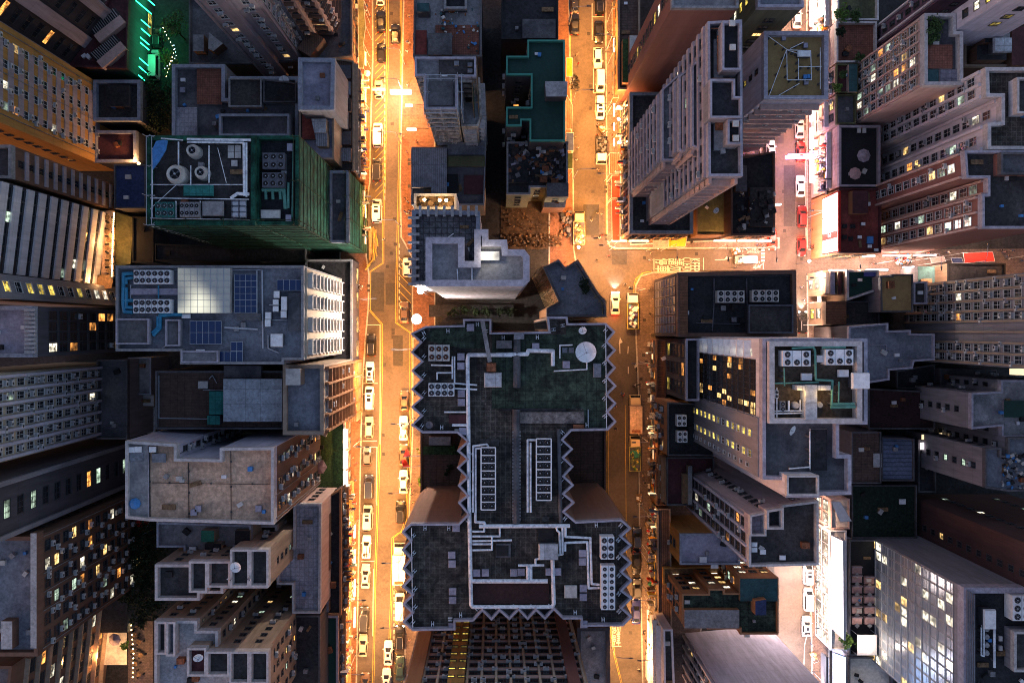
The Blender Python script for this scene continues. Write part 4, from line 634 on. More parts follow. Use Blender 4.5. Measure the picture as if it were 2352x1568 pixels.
b = bldg('office_building', 'black roof with two rows of fan units south of the side street', [(1557, 626), (1828, 620), (1830, 773), (1557, 773)], 22, wall='w_dark', roof='tar_d', par=(1, .9, 'w_brown'), ph='the black fan roof',
    fac=dict(W=dict(fh=2.6, bw=1.6, ww=1.3, wh=1.9, z0=2, lit=.0, sill=.3, mull=1, frame='rim'))); BLK = b
block(b, [(1720, 700), (1822, 700), (1822, 765), (1720, 765)], 23.4, roof='tar', par=(.5, .3, 'steel_d')); block(b, [(1562, 632), (1580, 632), (1580, 768), (1562, 768)], 22.1, zb=21, roof='corr_rust', par=None)
b = bldg('hotel_building', 'dark glass corner block left of the white hotel', [(1576, 778), (1606, 778), (1606, 920), (1576, 920)], 24, wall='w_char', roof='tar_d', par=(.8, .4, 'conc_lav'), fac=dict(W=dict(fh=3, bw=2.6, ww=2.2, wh=2.2, z0=2, lit=.1, lits=['lit_yellow', 'lit_orange'], sill=.4))); 
b = bldg('office_building', 'black roof with two fan units beside the white hotel wall', [(1534, 924), (1664, 930), (1664, 1046), (1534, 1046)], 18, wall='w_terra', roof='tar_d', par=(.6, .3, 'conc_d'), ph='the black roof by the hotel', fac=dict(W=dict(fh=3, bw=2, ww=1.2, wh=1.4, z0=3, lit=.1, ac=.6))); BFR = b
b = bldg('tenement_building', 'dark maroon roof with a wooden strip below the two fan units', [(1532, 1050), (1640, 1050), (1640, 1160), (1532, 1160)], 14, wall='w_tan', roof='maroon', par=(.6, .3, 'conc_d'), ph='the dark maroon roof', fac=dict(W=dict(fh=3, bw=2, ww=1.4, wh=1.4, z0=3, lit=.1, ac=1, band=(.3, 'w_terra', .7))))
block(b, [(1568, 1088), (1580, 1088), (1580, 1156), (1568, 1156)], 14.6, roof='wood', par=None); block(b, [(1580, 1070), (1590, 1070), (1590, 1158), (1580, 1158)], 15, roof='conc', par=None)
b = bldg('hotel_building', 'white hotel with glass face and machinery crowded roof', [(1752, 778), (1992, 778), (1992, 974), (1927, 974), (1927, 1045), (1955, 1045), (1955, 1135), (1882, 1137), (1882, 1142), (1806, 1142), (1806, 1102), (1752, 1100)], 56, wall='w_white', roof='conc_d', par=(1.3, .6, 'conc_lav'), ph='the white hotel roof', fac=dict()); HOT = b
block(b, [(1768, 784), (1980, 784), (1980, 972), (1768, 972)], 57, roof='brown_floor', par=(1.6, .9, 'conc_l')); block(b, [(1808, 1092), (1881, 1092), (1881, 1138), (1808, 1138)], 58, roof='tar', par=(.6, .3, 'conc_l')); block(b, [(1862, 985), (1900, 985), (1900, 1080), (1862, 1080)], 55.2, zb=54.7, roof='tar_d', par=None)
xw = W(1752, 0, 56).x; hw = MB(b.o)
def hy(v): return W(0, v, 56).y
hw.box(xw - .25, hy(1100) + .05, 8, xw - .003, hy(962), 54.6, 'w_grey')
for k in range(14):                                     # curtain wall of the hotel, one object per pane
    for j in range(9):
        y = hy(828) - (j + .5) * (hy(828) - hy(958)) / 9; z = 12 + k * 2.95
        r_ = rnd.random(); b.win.append((H - z - 1.4, (xw - .02, y, z + 1.4), -math.pi / 2, .82, 2.35, 'lit_warm' if r_ < .1 else ('lit_orange' if r_ < .2 else 'glass'), 'frame_d', 1))
for k in range(12):                                     # lit white louvre stack at the top of the hotel face
    z = 13 + k * 3.4; hw.box(xw - 1.0, hy(823), z, xw - .01, hy(782), z + .25, 'white')
    hw.box(xw - .12, hy(819), z + .5, xw - .06, hy(803), z + 1.0, 'lit_white')
hw.build('side_wall', b.root)
for v in (1003, 1052):
    for k in range(15): z = 12 + k * 2.8; b.win.append((H - z, (xw - .28, hy(v), z), -math.pi / 2, .9, 1.3, 'lit_yellow' if rnd.random() < .75 else 'glass', 'frame_w', 2))
for k in range(13): z = 14 + k * 3; b.win.append((H - z, (xw - .28, hy(1082), z), -math.pi / 2, .5, .9, 'glass', 'frame_w', 1))
b = bldg('apartment_tower', 'narrow grey tower with dark slot windows below the white hotel', [(1721, 1180), (1800, 1160), (1880, 1150), (1880, 1297), (1721, 1301)], 48, wall='w_mauve', roof='tar', par=(1.1, .4, 'conc_l'), ph='the narrow grey tower',
    fac=dict(W=dict(fh=2.9, bw=1.9, ww=1.2, wh=1.6, z0=3, lit=.06, ac=.3, m=.6, pier=(.3, 'w_lav', .3)), N=dict(fh=2.9, bw=2.4, ww=1.1, wh=1.2, z0=3, lit=.05, ac=.5)))
block(b, [(1724, 1184), (1760, 1176), (1760, 1230), (1724, 1230)], 50, roof='mauve_tile', par=(1, .3, 'conc_l')); block(b, [(1762, 1172), (1800, 1166), (1800, 1215), (1762, 1215)], 51, roof='tar_d', par=(1.2, .4, 'conc_l')); NARR = b
b = bldg('tenement_building', 'stained grey terrace with a white sheet beside the lower middle road', [(1562, 1226), (1700, 1226), (1700, 1296), (1562, 1296)], 16, wall='w_orange', roof='conc_lav', par=(.6, .4, 'conc_blue'), ph='the stained grey terrace', fac=dict(W=dict(fh=3, bw=2.4, ww=1.4, wh=1.2, z0=4, lit=.2, ac=.4)))
b = bldg('tenement_building', 'amber lit stepped block with glowing penthouse windows', [(1567, 1364), (1628, 1364), (1628, 1352), (1664, 1352), (1664, 1362), (1698, 1362), (1698, 1326), (1788, 1326), (1788, 1456), (1700, 1456), (1700, 1444), (1625, 1444), (1625, 1432), (1567, 1432)], 20, wall='w_terra', roof='green_moss', par=(.7, .35, 'w_terra'), ph='the amber stepped block',
    fac=dict(W=dict(fh=3, bw=2, ww=1.3, wh=1.3, z0=3, lit=.2, ac=.5), N=dict(fh=3, bw=1.8, ww=1.2, wh=1.2, z0=3, lit=.55, lits=['lit_warm', 'lit_white'])))
block(b, [(1572, 1400), (1698, 1400), (1698, 1442), (1572, 1442)], 20.6, roof='conc', par=None); block(b, [(1700, 1328), (1786, 1328), (1786, 1380), (1700, 1380)], 20.3, roof='teal_d', par=None); block(b, [(1735, 1380), (1760, 1376), (1760, 1412), (1735, 1412)], 22, roof='cloth_navy', par=None)
AMS = b
b = bldg('tenement_building', 'glowing orange yard roof between the grey terrace and stepped block', [(1524, 1304), (1700, 1300), (1700, 1320), (1690, 1338), (1524, 1342)], 8, wall='w_orange', roof='wood', par=(.4, .3, 'w_orange'), ph='the glowing orange yard')
b = bldg('tenement_building', 'row of shop awnings and air conditioners beside the lower middle road', [(1510, 1168), (1540, 1168), (1545, 1560), (1512, 1560)], 7, wall='w_tan', roof='corr_brown', par=(.4, .3, 'w_tan'), ph='the awning row', fac=dict(W=dict(fh=3, bw=2, ww=1.4, wh=1.4, z0=.4, lit=.5, ac=1, lits=['lit_orange', 'lit_warm'])))
b = bldg('tenement_building', 'thin shop strip with canopies beside the middle road', [(1508, 780), (1530, 780), (1530, 1160), (1508, 1160)], 7, wall='w_brown', roof='corr_rust', par=(.4, .3, 'w_brown'), ph='the thin shop strip', fac=dict(W=dict(fh=3, bw=2.4, ww=1.4, wh=1.6, z0=.4, lit=.12, ac=.8, lits=['lit_orange'])))
b = bldg('office_tower', 'huge pale lilac blank wall at the bottom right of centre', [(1588, 1478), (1786, 1461), (1786, 1700), (1588, 1700)], 85, 6, wall='w_lav', par=None, fac=dict(W=dict(fh=3, bw=1.8, ww=1.1, wh=1.6, z0=5, lit=.1, ac=.2, pier=(.4, 'w_white', .5))))
b = bldg('tenement_building', 'white balcony strip at the bottom of the middle road', [(1524, 1445), (1545, 1445), (1552, 1640), (1527, 1640)], 16, wall='w_white', roof='tar', par=(.7, .4, 'w_white'), ph='the white balcony strip', fac=dict(W=dict(fh=3, bw=2, ww=1.4, wh=1.4, z0=4, lit=.1, ac=.8, band=(.3, 'w_white', .9))))
b = bldg('office_building', 'glass grid facade with a dark metal edged roof in the bottom right', [(2214, 1349), (2420, 1349), (2420, 1700), (2214, 1700)], 39, wall='w_grey', roof='tar_d', par=(1.6, 1.2, 'conc_lav'), ph='the metal edged roof',
    fac=dict(W=dict(fh=2.5, bw=1.75, ww=1.45, wh=2.0, z0=1.2, lit=.2, lits=['lit_warm', 'lit_white', 'lit_white'], sill=.25, mull=1, frame='frame_w', glass='glass_sheen_blue', m=.2))); GLS = b
for i in range(4): block(b, [(2222 + i * 5, 1356 + i * 3), (2225 + i * 5, 1356 + i * 3), (2225 + i * 5, 1690), (2222 + i * 5, 1690)], 39.3 + .1 * i, roof='conc_blue', par=None)
block(b, [(2330, 1450), (2420, 1450), (2420, 1542), (2330, 1542)], 40, roof='tar', par=(.8, .5, 'conc_l'))
b = bldg('restaurant_building', 'dark roof terrace with rows of sofas beside the glass facade', [(1952, 1240), (2018, 1240), (2020, 1504), (1952, 1504)], 9, wall='w_white', roof='dark', par=(.9, .3, 'steel_d'), ph='the sofa terrace', fac=dict(W=dict(fh=3, bw=3, ww=2, wh=2, z0=.6, lit=1, lits=['lit_white']))); SOFA = b
b = bldg('shop_building', 'white glass topped arcade under the blazing billboard', [(1906, 1218), (1944, 1218), (1946, 1492), (1908, 1492)], 8, wall='w_white', roof='conc_l', par=(.5, .3, 'white'), ph='the white arcade roof', fac=dict(W=dict(fh=3.4, bw=2.4, ww=2, wh=2.4, z0=.3, lit=1, lits=['lit_white']))); ARC = b
b = bldg('shop_building', 'brightly lit lower roof with machines at the bottom right', [(1950, 1508), (2050, 1508), (2050, 1640), (1950, 1640)], 8, wall='w_white', roof='off_white', par=(.7, .4, 'steel_d'), ph='the bright lower roof'); BLR = b
b = bldg('shop_building', 'striped awning building below the hotel on the right road', [(1908, 1145), (1952, 1145), (1952, 1214), (1908, 1214)], 8, wall='w_pink', roof='off_white', par=(.5, .3, 'w_pink'), ph='the striped awning roof', fac=dict(W=dict(fh=3.4, bw=2.2, ww=1.8, wh=2.2, z0=.3, lit=1, lits=['lit_white'])))
b = bldg('office_tower', 'plum brown tower with scattered small lights on the right edge', [(2160, 1168), (2420, 1168), (2420, 1290), (2160, 1290)], 80, 14, wall='w_plum', par=None, fac=dict(N=dict(fh=3, bw=7, ww=1.0, wh=1.2, z0=4, lit=.35, lits=['lit_warm', 'lit_white', 'lit_green']), W=dict(fh=3, bw=5, ww=1, wh=1.2, z0=4, lit=.2)))
b = bldg('apartment_building', 'weathered grey roof with a green patch on the right edge', [(2232, 903), (2300, 899), (2300, 873), (2420, 873), (2420, 1003), (2302, 1004), (2302, 978), (2232, 985)], 26, wall='w_grey', roof='conc', par=(.9, .4, 'conc_lav'), ph='the weathered grey roof', fac=dict(all=dict(fh=3, bw=3, ww=.9, wh=1.1, z0=2, lit=.12, ac=.3)))
block(b, [(2306, 920), (2352, 920), (2352, 958), (2306, 958)], 25.6, roof='green_roof', par=None)
b = bldg('apartment_building', 'bluish stepped roof with clutter at the lower right edge', [(2264, 1030), (2300, 1028), (2300, 1046), (2316, 1046), (2316, 1005), (2420, 1005), (2420, 1128), (2316, 1128), (2264, 1120)], 28, wall='w_grey', roof='conc_blue', par=(.8, .4, 'conc_d'), ph='the bluish stepped roof', fac=dict(all=dict(fh=3, bw=2.8, ww=1, wh=1.1, z0=2, lit=.06, ac=.4)))
for q, zz, m, lab, ph in (([(1957, 992), (2024, 992), (2024, 1110), (1957, 1110)], 12, 'brown_roof', 'brown tiled low roof with a white panel east of the hotel', 'the brown tiled low roof'), ([(2026, 1004), (2100, 1008), (2100, 1104), (2026, 1104)], 11, 'corr_blue', 'corrugated blue grey shed roof in the dark right block', 'the corrugated blue shed'),
        ([(1995, 892), (2148, 900), (2148, 985), (1995, 985)], 9, 'pit', 'wide maroon roof in the dark block east of the hotel', 'the wide maroon roof'), ([(1957, 1114), (2106, 1114), (2106, 1236), (1957, 1236)], 8, 'yard', 'dark green yard roof above the sofa terrace', 'the dark green yard'),
        ([(2110, 1010), (2150, 1010), (2150, 1130), (2110, 1130)], 7, 'tar_d', 'dark slot roof with one lit skylight in the right block', 'the dark slot roof'), ([(2060, 852), (2148, 836), (2148, 892), (2060, 892)], 7, 'tar_d', 'dark yard roof under the wide grey tower', 'the dark yard roof'), ([(2160, 846), (2290, 850), (2290, 868), (2160, 890)], 9, 'conc_d', 'dim brown terrace below the wide grey tower', 'the dim brown terrace')):
    bldg('shop_building', lab, q, zz, wall='w_char', roof=m, par=(.5, .3, 'conc_d'), ph=ph)

def signs(B, u, z_u, v0, v1, side, n, z0=3.2, z1=9, seed=1):       # blank shop sign boards bolted to a street wall
    r = random.Random(seed); x = W(u, 0, z_u).x; ms = ['cloth_red', 'w_white', 'corr_rust', 'cloth_yellow', 'w_pink', 'teal_d', 'off_white', 'w_terra', 'cloth_orange', 'em_floor', 'steel_d', 'cloth_navy']
    ya, yb = W(0, v0, z_u).y, W(0, v1, z_u).y
    for i in range(n):
        y = r.uniform(yb, ya); z = r.uniform(z0, z1); d = r.choice((.25, .4, .9, 1.4)); h = r.uniform(.5, 1.4) if d < .5 else r.uniform(.8, 2.4); w = r.uniform(1.0, 2.6) if d < .5 else .22
        b = MB(B.o); xa, xb = (x + .02, x + d) if side > 0 else (x - d, x - .02); b.box(xa, y - w / 2, z, xb, y + w / 2, z + h, r.choice(ms)); b.box(min(xa, xb) + .02, y - w / 2 - .04, z + h, max(xa, xb) - .02, y + w / 2 + .04, z + h + .05, 'steel_d'); b.build('signboard', B.root)
BN = {B.root['label']: B for B in BL}
signs(BN['narrow brown shop row with signs facing the upper left road'], 812, 14, 150, 388, 1, 60, seed=2)
signs(BN['brown sign covered shophouses along the lower left road'], 783, 13, 1130, 1408, 1, 75, seed=3)
signs(BN['green and black strip roofs at the bottom of the left road'], 776, 13, 1420, 1570, 1, 40, seed=4)
signs(BN['lower green netted wing by the left road'], 801, 21, 400, 550, 1, 18, 3.2, 5, seed=5)
signs(BN['black roof terrace with two pink umbrellas'], 1928, 14, 292, 425, -1, 26, seed=6); signs(BN['roof garden with shrubs beside the upper right road'], 1924, 14, -10, 44, -1, 16, seed=7); signs(BN['rust red tiled roof beside the upper right road'], 1922, 14, 52, 140, -1, 22, seed=8)
signs(BN['narrow teal roof with a planted yard beside the pink tower'], 1922, 14, 150, 210, -1, 14, seed=9); signs(BN['row of shop awnings and air conditioners beside the lower middle road'], 1510, 7, 1175, 1550, -1, 60, 2.6, 5.5, seed=10); signs(BN['thin shop strip with canopies beside the middle road'], 1508, 7, 790, 1150, -1, 40, 2.6, 5.5, seed=11)
signs(BN['dark grey podium roof with red awnings under the stepped tower'], 1447, 15, 220, 530, -1, 30, 3.5, 8, seed=12); signs(BN['grey and terracotta roof at the top between the two roads'], 952, 22, 0, 128, -1, 14, seed=13)
# ------------------------------------------------------------------ lamps, lit signs and neon
SOD, WRM, WHT, PNK = (1, .40, .09), (1, .47, .16), (1, .60, .40), (1, .36, .20)
def light(name, kind, loc, power, color, parent=None, size=.35, rot=None, angle=150, sy=None):
    d = bpy.data.lights.new(name, kind); d.energy = power; d.color = color; o = bpy.data.objects.new(name, d); col.objects.link(o)
    if kind == 'SPOT': d.spot_size = math.radians(angle); d.spot_blend = .6; d.shadow_soft_size = size
    elif kind == 'POINT': d.shadow_soft_size = size
    else:
        d.size = size
        if sy: d.shape = 'RECTANGLE'; d.size_y = sy
    o.location = loc
    if rot: o.rotation_euler = rot
    if parent: o.parent = parent
    return o
ORD = ['first', 'second', 'third', 'fourth', 'fifth', 'sixth', 'seventh', 'eighth', 'ninth', 'tenth', 'eleventh', 'twelfth', 'thirteenth', 'fourteenth', 'fifteenth', 'sixteenth', 'seventeenth', 'eighteenth', 'nineteenth', 'twentieth']
ORD += ['twenty-' + x for x in ORD[:9]] + ['thirtieth'] + ['thirty-' + x for x in ORD[:9]] + ['fortieth']
LM_ = {}
def lamp_meshes():
    if LM_: return LM_
    b = MB(); b.tube((0, 0, .1), (0, 0, .9), .11, 'steel_d', 8); b.tube((0, 0, .9), (0, 0, 9.6), .075, 'steel', 8, .055); LM_['pole'] = b.build('pole')
    b = MB(); b.path([(0, 0, 9.5), (.9, 0, 10.2), (2.6, 0, 10.4)], .045, 'steel', 6); LM_['arm'] = b.build('arm')
    b = MB(); b.hull([(2.45, -.16, 10.34), (3.25, -.12, 10.36), (3.25, .12, 10.36), (2.45, .16, 10.34)], [(2.5, -.1, 10.48), (3.2, -.07, 10.45), (3.2, .07, 10.45), (2.5, .1, 10.48)], 'steel_d'); LM_['head'] = b.build('lamp_head')
    b = MB(); b.box(2.55, -.1, 10.29, 3.15, .1, 10.338, 'em_sodium'); LM_['lens'] = b.build('lens')
    for k in list(LM_): o = LM_[k]; me = o.data; bpy.data.objects.remove(o); LM_[k] = me
    return LM_
def lamps(street, grp, items, color, base=9000):
    for i, it in enumerate(sorted(items, key=lambda t: t[1])):
        u, v, d = it[:3]; p = it[3] if len(it) > 3 else 1; c = it[4] if len(it) > 4 else color
        r = empty('street_lamp', W(u, v), math.radians(d)); tag(r, f'slim grey street lamp {street}, {ORD[i]} in line', 'street lamp', grp)
        m = lamp_meshes()
        for n_, k in (('pole', 'pole'), ('arm', 'arm')): link(m[k], n_, r)
        h = link(m['head'], 'lamp_head', r); link(m['lens'], 'lens', h)
        light('lamp_light', 'SPOT', (2.85, 0, 10.2), base * p * LAMPP, c, r, .3, None, 158)
lamps('on the left road, netted block side', 'street lamps of the left road, west kerb', [(851, 40, 0), (847, 250, 0, 1.2), (842, 480, 0, .6), (844, 690, 0, .8), (833, 860, 0, 1), (829, 1010, 0, 1.3, WRM), (825, 1190, 0, 1.25, WRM), (822, 1340, 0, 1.2, WRM), (818, 1500, 0, 1.1, WRM)], SOD)
lamps('on the left road, zigzag side', 'street lamps of the left road, east kerb', [(930, 150, 180, 1), (926, 215, 180, 1.5), (921, 330, 180, 1.2), (920, 520, 180, .7), (950, 800, 180, .9), (949, 960, 180, 1.3), (944, 1110, 180, 1.3), (929, 1260, 180, 1), (926, 1400, 180, 1.2, WRM)], SOD)
lamps('on the middle road, green roof side', 'street lamps of the middle road, west kerb', [(1307, 60, 0, .9), (1313, 240, 0, .9), (1317, 410, 0, .9), (1322, 560, 0, .9), (1398, 1465, 0, 1.3, WRM)], SOD)
lamps('on the middle road, stepped tower side', 'street lamps of the middle road, east kerb', [(1391, 120, 180, 1.2), (1391, 270, 180, 1.3), (1394, 420, 180, .9), (1399, 575, 180, 1.1), (1464, 668, 180, 1), (1468, 830, 180, .14), (1469, 1000, 180, .2), (1471, 1160, 180, .14), (1474, 1340, 180, .3), (1481, 1470, 180, 1.4, WRM)], SOD)
lamps('of the side street', 'street lamps of the side street', [(1530, 571, 270, .9), (1640, 572.5, 270, .8, WRM), (1745, 574, 270, 1.1, PNK)], SOD)
lamps('on the right road, shop side', 'street lamps of the right road, east kerb', [(1853, 30, 180, 2.2, WHT), (1853, 130, 180, 1), (1853, 250, 180, 1), (1853, 370, 180, 1), (1853, 500, 180, 1.1), (1853, 645, 180, 1.4, WHT), (1857, 790, 180, 1.2, WHT), (1860, 1180, 180, 1, WHT), (1864, 1300, 180, 1.8, WHT), (1865, 1400, 180, 1.8, WHT), (1866, 1540, 180, 1.8, WHT)], PNK, 6500)
lamps('of the market street', 'street lamps of the market street', [(1925, 588, 270, 1), (2010, 606, 90, .9), (2100, 592, 270, .8), (2200, 608, 90, .6), (2310, 594, 270, .5, SOD)], WHT, 4500)
# shop sign boxes: glowing boxes fixed over the pavements
def signbox(label, pts, z, h, m, name='shop_sign', cat='shop sign', group=None, power=0, color=None):
    P = ccw([tuple(W(u, v, z)[:2]) for u, v in pts]); cx = sum(p[0] for p in P) / len(P); cy = sum(p[1] for p in P) / len(P)
    r = empty(name, (cx, cy, z)); tag(r, label, cat, group)
    b = MB((cx, cy, z)); b.prism(inset(P, .05), z - h, z, m, bot=True); b.build('light_panel', r)
    b = MB((cx, cy, z)); I = P
    for i in range(len(P)):
        a, c = P[i], P[(i + 1) % len(P)]; b.tube((a[0], a[1], z + .04), (c[0], c[1], z + .04), .06, 'steel', 5); b.tube((a[0], a[1], z - h), (a[0], a[1], z + .04), .05, 'steel', 5)
    b.build('frame', r)
    if power: light('sign_light', 'POINT', (0, 0, -h - .6), power * .2, color, r, .5)
    return r
signbox('long purple glowing sign strip over the left pavement beside the brown shop row', [(829, 302), (835, 302), (834, 392), (828, 392)], 5, .5, 'em_purple', power=2500, color=(.6, .25, 1))
for i, (y0, y1, x) in enumerate(((985, 1030, 788), (1034, 1076, 788), (1080, 1118, 788))):
    signbox(f'white light box along the lawn terrace edge, {ORD[i]} from the top', [(x, y0), (x + 11, y0), (x + 11, y1), (x, y1)], 7.5, .6, 'em_shopw', group='white light boxes by the lawn terrace', power=2600, color=WRM)
for i, (y0, y1) in enumerate(((1205, 1235), (1262, 1300), (1330, 1370), (1395, 1440))):
    signbox(f'warm shop light box over the lower left pavement, {ORD[i]} from the top', [(813, y0), (817, y0), (816, y1), (812, y1)], 4.2, .5, 'em_shopw', group='warm light boxes on the lower left pavement', power=1800, color=WRM)
for i, (y0, y1) in enumerate(((205, 235), (245, 290), (120, 150), (470, 500), (520, 560))):
    signbox(f'small warm light box above the upper left pavement, {ORD[i]} of the row', [(838, y0), (841, y0), (841, y1), (838, y1)], 4.2, .4, 'em_shop', group='warm light boxes on the upper left pavement', power=900, color=SOD)
for i, (y0, y1, x) in enumerate(((1245 - 620, 660, 812), (720, 745, 805), (760, 790, 805))):
    signbox(f'amber strip light at the black podium edge, {ORD[i]} from the top', [(x, y0), (x + 3, y0), (x + 3, y1), (x, y1)], 4, .3, 'em_shop', group='amber strips at the black podium')
for i, (y0, y1) in enumerate(((88, 170), (176, 205), (238, 268), (282, 300), (318, 336))):
    signbox(f'bright shop light strip by the upper middle road, {ORD[i]} from the top', [(1409, y0), (1412, y0), (1412, y1), (1409, y1)], 4, .4, 'em_shopw', group='shop light strips on the middle road', power=1300, color=WRM)
for i, (x0, x1) in enumerate(((1405, 1440), (1445, 1490), (1640, 1690), (1694, 1740), (1744, 1772))):
    signbox(f'bright shop light strip along the side street, {ORD[i]} from the left', [(x0, 551), (x1, 551), (x1, 555), (x0, 555)], 4, .5, 'em_shopw', group='shop light strips on the side street', power=1800, color=WHT)
for i, (y0, y1) in enumerate(((0, 60), (70, 130), (150, 210), (225, 280), (292, 350), (360, 420), (632, 672), (680, 700), (1160, 1210), (1240, 1300), (1310, 1370), (1380, 1440))):
    x = 1862 if y0 < 600 else (1880 if y0 < 800 else 1896)
    signbox(f'white shop light box beside the right road, {ORD[i]} from the top', [(x, y0), (x + 6, y0), (x + 6, y1), (x, y1)], 5, .6, 'em_shopw', group='shop light boxes on the right road', power=900, color=PNK if y0 < 600 else WHT)
for i, (x0, x1, y) in enumerate(((1895, 1950, 586), (1960, 2010, 586), (2030, 2090, 585), (2100, 2150, 584), (1905, 1960, 619), (1990, 2040, 618), (2075, 2100, 612), (2100, 2108, 640))):
    signbox(f'market stall light box along the market street, {ORD[i]} of the row' if i != 7 else 'white light box in the gap by the teal shed roof', [(x0, y), (x1, y), (x1, y + 3.5), (x0, y + 3.5)], 4, .5, 'em_white', group='market light boxes' if i != 7 else None, power=2000, color=WHT)
# green neon bars on the mall wall
for i, (u, v, n_) in enumerate(((312, 2, 36), (333, -6, 22), (324, 46, 20), (324, 66, 20), (322, 86, 20), (322, 98, 20), (320, 134, 20), (319, 153, 20), (318, 173, 14))):
    a, c = W(u, v, 9), W(u + n_, v + n_ * .85, 4.5); r = MB(tuple(a)); r.tube(a, c, .1, 'em_green', 8); r.tube(a + Vector((-.3, 0, 0)), a, .1, 'steel_d', 6)
    tag(r.build('neon_bar'), f'slanted green neon bar on the mall wall, {ORD[i]} from the top', 'neon light', 'green neon bars on the mall wall')
for v in (10, 70, 130): light('neon_glow', 'POINT', W(350, v, 5), 170, (.03, 1, .35), None, 1.2)
# hanging neon sign over the right road
r = empty('hanging_sign', W(1846, 357, 9)); tag(r, 'long violet and white neon sign hanging across the right road', 'neon sign'); o_ = tuple(r.location)
a, c = W(1812, 358, 9), W(1868, 356.5, 9); b = MB(o_); b.obox(((a + c) / 2)[:2], (c - a)[:2], (c - a).length, .55, 7.6, 9, 'em_led'); b.build('light_panel', r)
b = MB(o_); b.obox(((a + c) / 2)[:2], (c - a)[:2], (c - a).length + .3, .7, 9, 9.1, 'em_purple'); b.obox(((a + c) / 2)[:2], (c - a)[:2], (c - a).length + .3, .7, 7.45, 7.58, 'em_purple'); b.build('neon_edge', r)
b = MB(o_)
for i in range(5): p = a.lerp(c, .2 + i * .16); b.box(p.x - .35, p.y - .12, 9.1, p.x + .35, p.y + .22, 9.22, 'em_red' if i == 2 else 'em_led')
b.build('letter', r); b = MB(o_); b.tube(c, W(1892, 358, 9), .08, 'steel', 6); b.build('bracket', r); light('sign_light', 'POINT', (0, 0, -2), 1500, (.85, .6, 1), r, .6)
for i, (u0, u1, v, lab) in enumerate(((896, 944, 210, 'widest white lit bar sign hanging over the upper left road'), (931, 947, 241, 'small white hanging sign over the right pavement, upper one'), (934, 956, 296, 'small white hanging sign over the right pavement, lower one'), (854, 884, 204, 'thin cream hanging bar sign above the pale car'), (1781, 1795, 469, 'tiny pink white sign projecting over the right road'))):
    a, c = W(u0, v, 6.5), W(u1, v, 6.5); r = empty('hanging_sign', (a + c) / 2); tag(r, lab, 'hanging sign'); b = MB(tuple(r.location)); w_ = .75 if i == 0 else .3
    b.box(a.x, a.y - w_ / 2, 5.6, c.x, a.y + w_ / 2, 6.5, 'em_led' if i != 3 else 'em_floor'); b.build('light_panel', r); b = MB(tuple(r.location))
    b.tube((a.x, a.y, 6.62), (c.x + (2.5 if i in (0, 1, 2) else -1.5 if i == 3 else 0), a.y, 6.62), .05, 'steel_d', 5); b.build('bracket', r)
    if i == 0: light('sign_light', 'POINT', (0, 0, -2), 2600, (1, .75, .5), r, .5)
# billboard
r = empty('billboard', W(1926, 510, 14)); tag(r, 'huge glowing red and white billboard leaning over the right road', 'billboard'); o_ = tuple(r.location)
A, B_, C_, D_ = W(1889, 456, 9.5), W(1889, 585, 9.5), W(1926, 578, 14.2), W(1926, 438, 14.2)
nrm = (B_ - A).cross(C_ - A).normalized(); nrm = nrm if nrm.z > 0 else -nrm
b = MB(o_); b.hull([p - nrm * .5 for p in (A, B_, C_, D_)], [A, B_, C_, D_], 'cloth_red'); b.build('frame', r)
def bbq(u0, u1, v0, v1, h): f = lambda s, t: (A.lerp(D_, s)).lerp(B_.lerp(C_, s), t) + nrm * h; return [f(u0, v0), f(u0, v1), f(u1, v1), f(u1, v0)]
b = MB(o_); b.face(bbq(.03, .96, .02, .98, .02), 'em_led'); b.build('screen', r)
b = MB(o_)
for q in ((.03, .96, .645, .76), (.75, .96, .12, .135), (.03, .36, .36, .375), (.55, .96, .40, .415), (.5, .96, .945, .96)): b.face(bbq(*q, .05), 'em_red')
b.build('red_band', r); tx = None
for s_, t_ in (('2', .69), ('0', .77)):
    p = bbq(.47, .48, t_, t_ + .01, .09)[0]; o = text(s_, 0, 0, .8, .9, 0, 'em_led' if s_ == '2' else 'em_red', 0, 'digit'); o.parent = r; o.location = p - Vector(o_); o.rotation_euler = nrm.to_track_quat('Z', 'Y').to_euler()
light('board_light', 'POINT', (-4.8, 0, -6), 1200, (1, .7, .65), r, 1.5)
# LED wall of the arcade
r = empty('billboard', W(1926, 1350, 11)); tag(r, 'long blazing white billboard above the white arcade on the right road', 'billboard'); o_ = tuple(r.location)
A, B_, C_, D_ = W(1909, 1228, 8.6), W(1910, 1442, 8.6), W(1938, 1470, 14), W(1936, 1240, 14)
nrm = (B_ - A).cross(C_ - A).normalized(); nrm = nrm if nrm.z > 0 else -nrm
b = MB(o_); b.hull([p - nrm * .4 for p in (A, B_, C_, D_)], [A, B_, C_, D_], 'steel'); b.build('frame', r); b = MB(o_); b.face(bbq(.02, .98, .01, .99, .03), 'em_led'); b.build('screen', r); light('board_light', 'POINT', (-6, 0, -6), 3000, (1, .85, .85), r, 2)
r = empty('billboard', W(1905, 1545, 10)); tag(r, 'bluish white double screen at the bottom of the right road', 'billboard'); o_ = tuple(r.location)
for x0, x1 in ((1890, 1903), (1913, 1943)):
    A, B_, C_, D_ = W(x0, 1497, 6), W(x0, 1640, 6), W(x1, 1650, 11), W(x1, 1508, 11); nrm = (B_ - A).cross(C_ - A).normalized(); nrm = nrm if nrm.z > 0 else -nrm
    b = MB(o_); b.hull([p - nrm * .4 for p in (A, B_, C_, D_)], [A, B_, C_, D_], 'steel_d'); b.build('frame', r); b = MB(o_); b.face(bbq(.02, .98, .01, .99, .03), 'em_blue'); b.build('screen', r)
